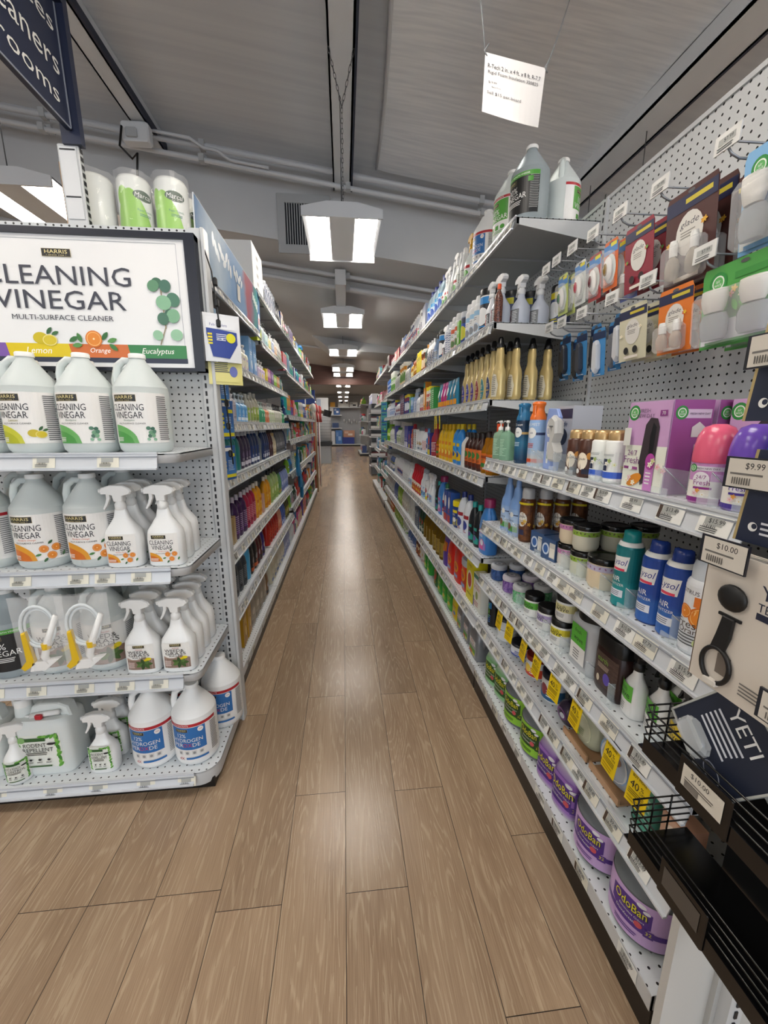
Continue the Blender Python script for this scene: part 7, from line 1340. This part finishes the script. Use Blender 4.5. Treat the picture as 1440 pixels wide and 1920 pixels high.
thing('tablet_pouch', (-.446, 1.668, 1.472), .5, prod('pouch', .12, .125, .012, body='#dcd488', near=True, art=pk(2), key='pk2'), 'pale yellow pouch hanging under the white and blue pouch', 'pouch')
for x, y, z, l in ((-.488, 1.775, 1.262, 'upper blue and yellow pouch on the left clip strip, front'), (-.49, 1.765, 1.092, 'lower blue and yellow pouch on the left clip strip'), (-.505, 1.80, 1.40, 'blue pouch tucked behind the pale yellow pouch')):
    thing('sponge_pouch', (x, y, z), 1.2, prod('pouch', .14 if z < 1.2 else .155, .10, .016, body='#2f5f9f', near=True, art=pk(3), key='pk3%d' % (z < 1.2)), l, 'pouch')
# hanging paper notice with strings
b = MB(); n = 10; V = []; F = []
P00, P10, P11, P01 = Vector((.438, 1.40, 2.392)), Vector((.626, 1.40, 2.366)), Vector((.602, 1.37, 2.195)), Vector((.426, 1.37, 2.225))
def pp(u, v): q = (P00*(1-u)+P10*u)*(1-v)+(P01*(1-u)+P11*u)*v; q.y += -.022*math.sin(PI*u)*v; q.z += -.018*math.sin(PI*u)*v; return q
for j in range(n+1):
    for i in range(n+1): V.append(pp(i/n, j/n))
for j in range(n):
    for i in range(n): a = j*(n+1)+i; F.append((a, a+1, a+n+2, a+n+1))
b.add(V, F, mat('#d5d2d0', .7)); A = Art(b, lambda a, z, o: pp(a, z)+Vector((0, -o*1.6, 0)), None); G_ = mat('#3c3c42')
A.surf = lambda a, z, o: pp(a, 1-z)+Vector((0, -o*1.5, 0))
A.text('R-Tech 2 in. x 4 ft. x 8 ft. R-7.7', .49, .79, h=.072, w_=.88, m=G_); A.text('Rigid Foam Insulation 320825', .48, .68, h=.072, w_=.84, m=G_); A.text('$19.99', .14, .52, h=.04, m=G_); A.text('Retail Price', .2, .45, h=.022, m=G_); A.text('Sell $15 per board', .34, .34, h=.062, w_=.56, m=G_)
tag(link('paper_notice', b.mesh('pn')), 'curling white paper notice about foam board hanging from the ceiling', 'notice')
for p, q, l in ((P00, (.30, 1.55, zr(.3)-.09), 'left string holding up the paper notice'), (P10, (1.05, 1.9, zr(1.05)-.05), 'right string holding up the paper notice')):
    mb = MB(); q = Vector(q); mb.tube([p+Vector((0, 0, -.004)), p.lerp(q, .12)+Vector((.004, 0, 0)), q], .0018, mat('#77797c'), 5); mb.tube([p+Vector((.01, 0, .02)), p+Vector((-.004, -.004, .0)), p+Vector((.006, 0, -.012))], .0022, mat('#77797c'), 5); tag(link('string', mb.mesh('st')), l, 'string')

# ================================================================ THE FAR END
# boxed goods bay and rack beyond the fifth right bay
unit('shelving_unit', 'sixth right bay with stacked cartons', (RB, 7.6, 0), -PI/2, 1.25, .44, [(z, .40, 0, 1.25) for z in (2.2, 1.72, .95, .5)], .46, 2.25, seed=90, dens=.2, ends=(True, False))
unit('shelving_unit', 'seventh right bay with dark packs', (RB, 8.9, 0), -PI/2, 1.25, .44, [(z, .40, 0, 1.25) for z in (2.2, 1.72, 1.3, .85, .45)], .46, 2.25, seed=91, dens=.2, ends=(True, False))
BB6, BB7 = 'sixth right bay', 'seventh right bay'
row(1, 1.72, 6.38, 7.56, 'carton shelf, '+BB6, [I(1, BX, 'carton', 'tall pink and white carton', K('box', .26, .22, .2, '#c9bdbd', st=3, c=('#cfc4c4', '#8a5a64', '#a5707a'))), I(5, BX, 'carton', 'small pink red carton', K('box', .15, .09, .1, '#b9707a', st=1, c=('#c98a8f', '#8a3a44', '#e6d2cf'))), I(4, BX, 'carton', 'red carton', K('box', .18, .1, .1, '#9a3a44', st=0, c=('#a5444c', '#e0d0cc', '#5a1f28')))], front=.70, seed=92)
row(1, 2.2, 6.38, 7.56, 'top shelf, '+BB6, [I(1, BX, 'carton', 'large dark red carton', K('box', .16, .24, .2, '#5a1f28', st=None)), I(4, BX, 'carton', 'crinkled grey pack', K('pouch', .14, .18, .12, '#c4bfc0', '#ffffff', 0, ('#c4bfc0', '#8a4a54', '#a5a0a2'))), I(3, BX, 'carton', 'red carton', K('box', .15, .1, .1, '#a52a30', st=0, c=('#a52a30', '#dcd2cf', '#5a1418')))], front=.70, seed=93)
for z, wn in ((.95, 'middle shelf, '), (.5, 'low shelf, '), (.13, 'bottom deck, ')): row(1, z, 6.38, 7.56, wn+BB6, mixed(int(z*100), .22, 8), front=.70, seed=int(z*100))
for z, wn in ((2.2, 'top shelf, '), (1.72, 'second shelf from top, '), (1.3, 'third shelf from top, '), (.85, 'fourth shelf from top, '), (.45, 'low shelf, '), (.13, 'bottom deck, ')): row(1, z, 7.68, 8.86, wn+BB7, mixed(int(z*100)+5, .22, 8), front=.70, seed=int(z*100)+5)
for k in range(4): put('mop_refill', prod('box', .15, .15, .05, body='#4a8f5a', st=4, c=('#4a9aa5', '#2f5fa5', '#8fc46a')), .66, 6.44, 1.52-.155*k, RR+.6, 'green and blue hanging pack', 'pack', 'hanging strip beyond the fifth right bay', 0)
# narrow rack of trays further on the right
R = tag(link('tray_rack', None, loc=(.98, 11.0, 0)), 'tall rack of dark trays near the far right end of the aisle', 'rack')
mb = MB(); mb.box(-.25, .3, -.02, 0, 0, 1.85, STEELD); mb.box(-.27, -.25, -.45, .6, 0, 1.85, mat('#5a5d64')); link('frame', mb.mesh('f'), R)
for k, z in enumerate((.25, .5, .75, 1.0, 1.2, 1.4, 1.6)):
    mb = MB(); mb.box(-.3, .25, -.5, -.02, z, z+.02, mat('#c9cbd0')); mb.box(-.27, .2, -.48, -.06, z+.02, z+.13, mat(['#2a2c30', '#5a2428', '#8a8d92', '#2c2f36'][k % 4])); mb.box(-.28, .1, -.49, -.485, z+.03, z+.1, mat('#c4c6ca')); link('tray', mb.mesh('t'), R)
row(1, 1.85, 10.5, 11.5, 'on the tray rack', [I(3, BX, 'carton', 'white and violet carton', K('box', .25, .16, .16, '#d9dbe4', st=4, c=('#dfe0e8', '#4a4fa5', '#8a8fd0')))], front=.72, seed=95)
# mop and broom rack on the left beyond the fifth bay
R = tag(link('mop_rack', None, loc=(-.95, 8.4, 0)), 'wire rack hung with mops and brooms at the far left', 'rack')
mb = MB(); 
for x in (-.2, .2):
    mb.tube([(x, 0, 0), (x, 0, 2.25)], .012, STEELD, 6)
for z in (.4, 1.35, 2.2): mb.tube([(-.2, 0, z), (.2, 0, z)], .01, STEELD, 6); mb.tube([(.2, 0, z), (.2, -.35, z)], .006, STEELD, 6)
link('frame', mb.mesh('f'), R)
rnd = random.Random(12)
for k in range(9):
    c = ['#a52a2a', '#8a6a4a', '#c9c2b4', '#2a4f8a', '#a52a2a', '#b58f63', '#6a2424', '#dfdfdf', '#8a2a2f'][k]; x = -.6+rnd.uniform(-.05, .12); y = 7.95+.125*k; mb = MB(); mb.tube([(0, 0, 0), (0, 0, 1.55)], .011, mat(c), 7)
    mb.lathe([(.4, 0), (1, .03), (.8, .14), (.3, .17)], mat(['#d8d4cc', '#c05050', '#e2dfd8'][k % 3], .9), 12, .06, .05, z0=1.55)
    for q in range(6): mb.tube([(.03*math.cos(q), .03*math.sin(q), 1.6), (.05*math.cos(q), .05*math.sin(q), 1.38)], .012, mat(['#d8d4cc', '#c05050', '#e2dfd8'][k % 3], .9), 5)
    o = tag(link('mop', mb.mesh('m'), None, (x, y, 0)), '%s mop in the far left rack, %s handle' % (NTH[k], ['red', 'brown', 'cream', 'blue', 'red', 'tan', 'dark red', 'white', 'maroon'][k]), 'mop', 'mops in the far left rack')
# display counter and shelving at the end of the store
mb = MB(); mb.box(-1.6, -.46, 14.2, 15.2, 0, .62, mat('#9aa0a6', .4), .01); mb.box(-1.65, -.42, 14.15, 15.25, .62, .74, mat('#14151a', .4), .01); tag(link('counter', mb.mesh('c')), 'grey counter with black top at the far left', 'counter')
mb = MB(); mb.lathe([(.8, 0), (1, .03), (1, .9), (.9, 1.0)], mat('#b9bec4', .3), 20, .28, .28); 
for i in range(8): mb.lathe([(1.02, .12+i*.1), (1.02, .13+i*.1)], mat('#7a8088'), 20, .28, .28)
tag(link('stacked_buckets', mb.mesh('s'), None, (-.72, 14.7, .742)), 'stack of clear grey buckets on the far left counter', 'buckets')
mb = MB(); mb.box(-.2, .2, -.2, .2, 0, .5, mat('#dfe2e6', .4)); mb.box(-.19, -.05, -.205, -.2, .1, .45, mat('#a5b4cc')); tag(link('white_carton', mb.mesh('s'), None, (-.72, 14.7, 1.745)), 'white carton standing on the clear buckets', 'carton')
R = tag(link('hanging_banner', None, loc=(-1.35, 13.6, 0)), 'dark blue sign panel with yellow edge under the brown header', 'sign')
mb = MB(); mb.box(-.9, .45, -.02, .02, 1.98, 2.42, mat('#1f3f8f', .4), .01); mb.tube([(-.6, 0, 2.41), (-.6, 0, 3.248)], .006, STEELD, 5); mb.tube([(.3, 0, 2.41), (.3, 0, 3.248)], .006, STEELD, 5); link('panel', mb.mesh('p'), R); mb = MB(); mb.box(-.9, .52, -.03, .03, 1.9, 1.96, mat('#d8b03a', .4)); link('lower_edge', mb.mesh('e'), R)
mb = MB(); mb.box(-.6, .5, -.03, .03, -.05, .05, mat('#6a5f4a')); mb.lathe([(1, -.1), (1, .1)], INK, 14, .13, .13, cx=.45); tag(link('trimmer', mb.mesh('t'), None, (-.95, 13.53, 1.80), (0, .25, 0)), 'garden trimmer hanging below the blue sign', 'tool')
unit('shelving_unit', 'end wall shelving with blue cartons and a pegboard', (-.85, 26.6, 0), 0, 1.95, .5, [(2.42, .6, 0, 1.95), (1.95, .5, 0, .75), (1.15, .5, 0, .75)], .6, 2.5, seed=97, tags=False, backmat=mat('#9a9ea4'))
def fb(x, y, z, w_, h, c, l, cs=None):
    mb = MB(); mb.box(-w_/2, w_/2, -.15, .15, 0, h, mat(c, .5))
    if cs: A = Art(mb, flat(-.151)); A.o = .002; A.rect(w_*.1, h*.4, w_*.4, h*.3, mat(cs)); A.lines(-w_*.2, h*.7, w_*.4, h*.3, 4, mat(cs))
    tag(link('carton', mb.mesh('fb'), None, (x, y, z)), l, 'carton')
fb(-.12, 26.3, 2.425, .4, .95, '#e0e0de', 'tall white carton on top of the end wall shelf', '#3a3c40'); fb(.22, 26.3, 2.425, .28, .85, '#dcdcda', 'white carton beside the tallest one on the end wall', '#7a7c80'); fb(.66, 26.3, 2.425, .5, .3, '#e0e0de', 'low white carton on the right of the end wall shelf', '#1c1d22'); fb(-.65, 26.3, 2.425, .3, .3, '#d8a03a', 'orange carton at the left of the end wall shelf')
fb(-.72, 26.3, 1.953, .2, .42, '#dfe2e8', 'white carton on the upper end wall shelf'); fb(-.4, 26.3, 1.953, .36, .44, '#3f68a8', 'blue carton on the upper end wall shelf', '#dfe6f0'); fb(-.5, 26.3, 1.153, .4, .3, '#3a4f7a', 'dark blue carton on the lower end wall shelf'); fb(-.66, 26.3, .14, .22, .8, '#c9cdd4', 'grey carton at the foot of the end wall'); fb(-.3, 26.3, .14, .42, .85, '#4a78b8', 'tall blue carton at the foot of the end wall', '#8fb0dc'); fb(.3, 26.3, .14, .75, .42, '#2f3f8a', 'wide navy carton on the end wall deck'); fb(.35, 26.3, .565, .7, .42, '#b98a74', 'patterned brown red carton on the navy one', '#dfd2c8')
for k in range(6):
    mb = MB(); mb.tube([(0, 0, 0), (0, -.12, 0)], .008, STEELD, 5); mb.lathe([(.3, -.05), (1, -.1), (1, -.22), (.4, -.28)], mat('#c4c6ca', .3, .7), 8, .035, .035, cy=-.1); tag(link('hanging_tool', mb.mesh('h'), None, (.05+.16*k, 26.58, 1.75-.12*(k % 2))), '%s small metal fitting hung on the end wall pegboard' % ['first', 'second', 'third', 'fourth', 'fifth', 'sixth'][k], 'fitting', 'fittings on the end wall')
unit('shelving_unit', 'far right bays before the end wall', (1.15, 20, 0), -PI/2, 2.4, .44, [(z, .4, 0, 2.4) for z in (2.2, 1.5, .9)], .46, 2.25, seed=99, tags=False)
unit('shelving_unit', 'far left bays before the end wall', (-1.9, 17, 0), PI/2, 2.4, .44, [(z, .4, 0, 2.4) for z in (2.0, 1.5, .9)], .46, 2.25, seed=99, tags=False)
for z, wn in ((2.2, 'top shelf, far right bays'), (1.5, 'second shelf, far right bays'), (.9, 'third shelf, far right bays'), (.13, 'bottom deck, far right bays')):
    L = mixed(int(z*100)+7, .34, 9)
    for q in L: q[4]['w'] = .22; q[4]['d'] = .2
    row(1, z, 17.65, 19.9, wn, L, front=.78, seed=int(z*10))
write_labels()
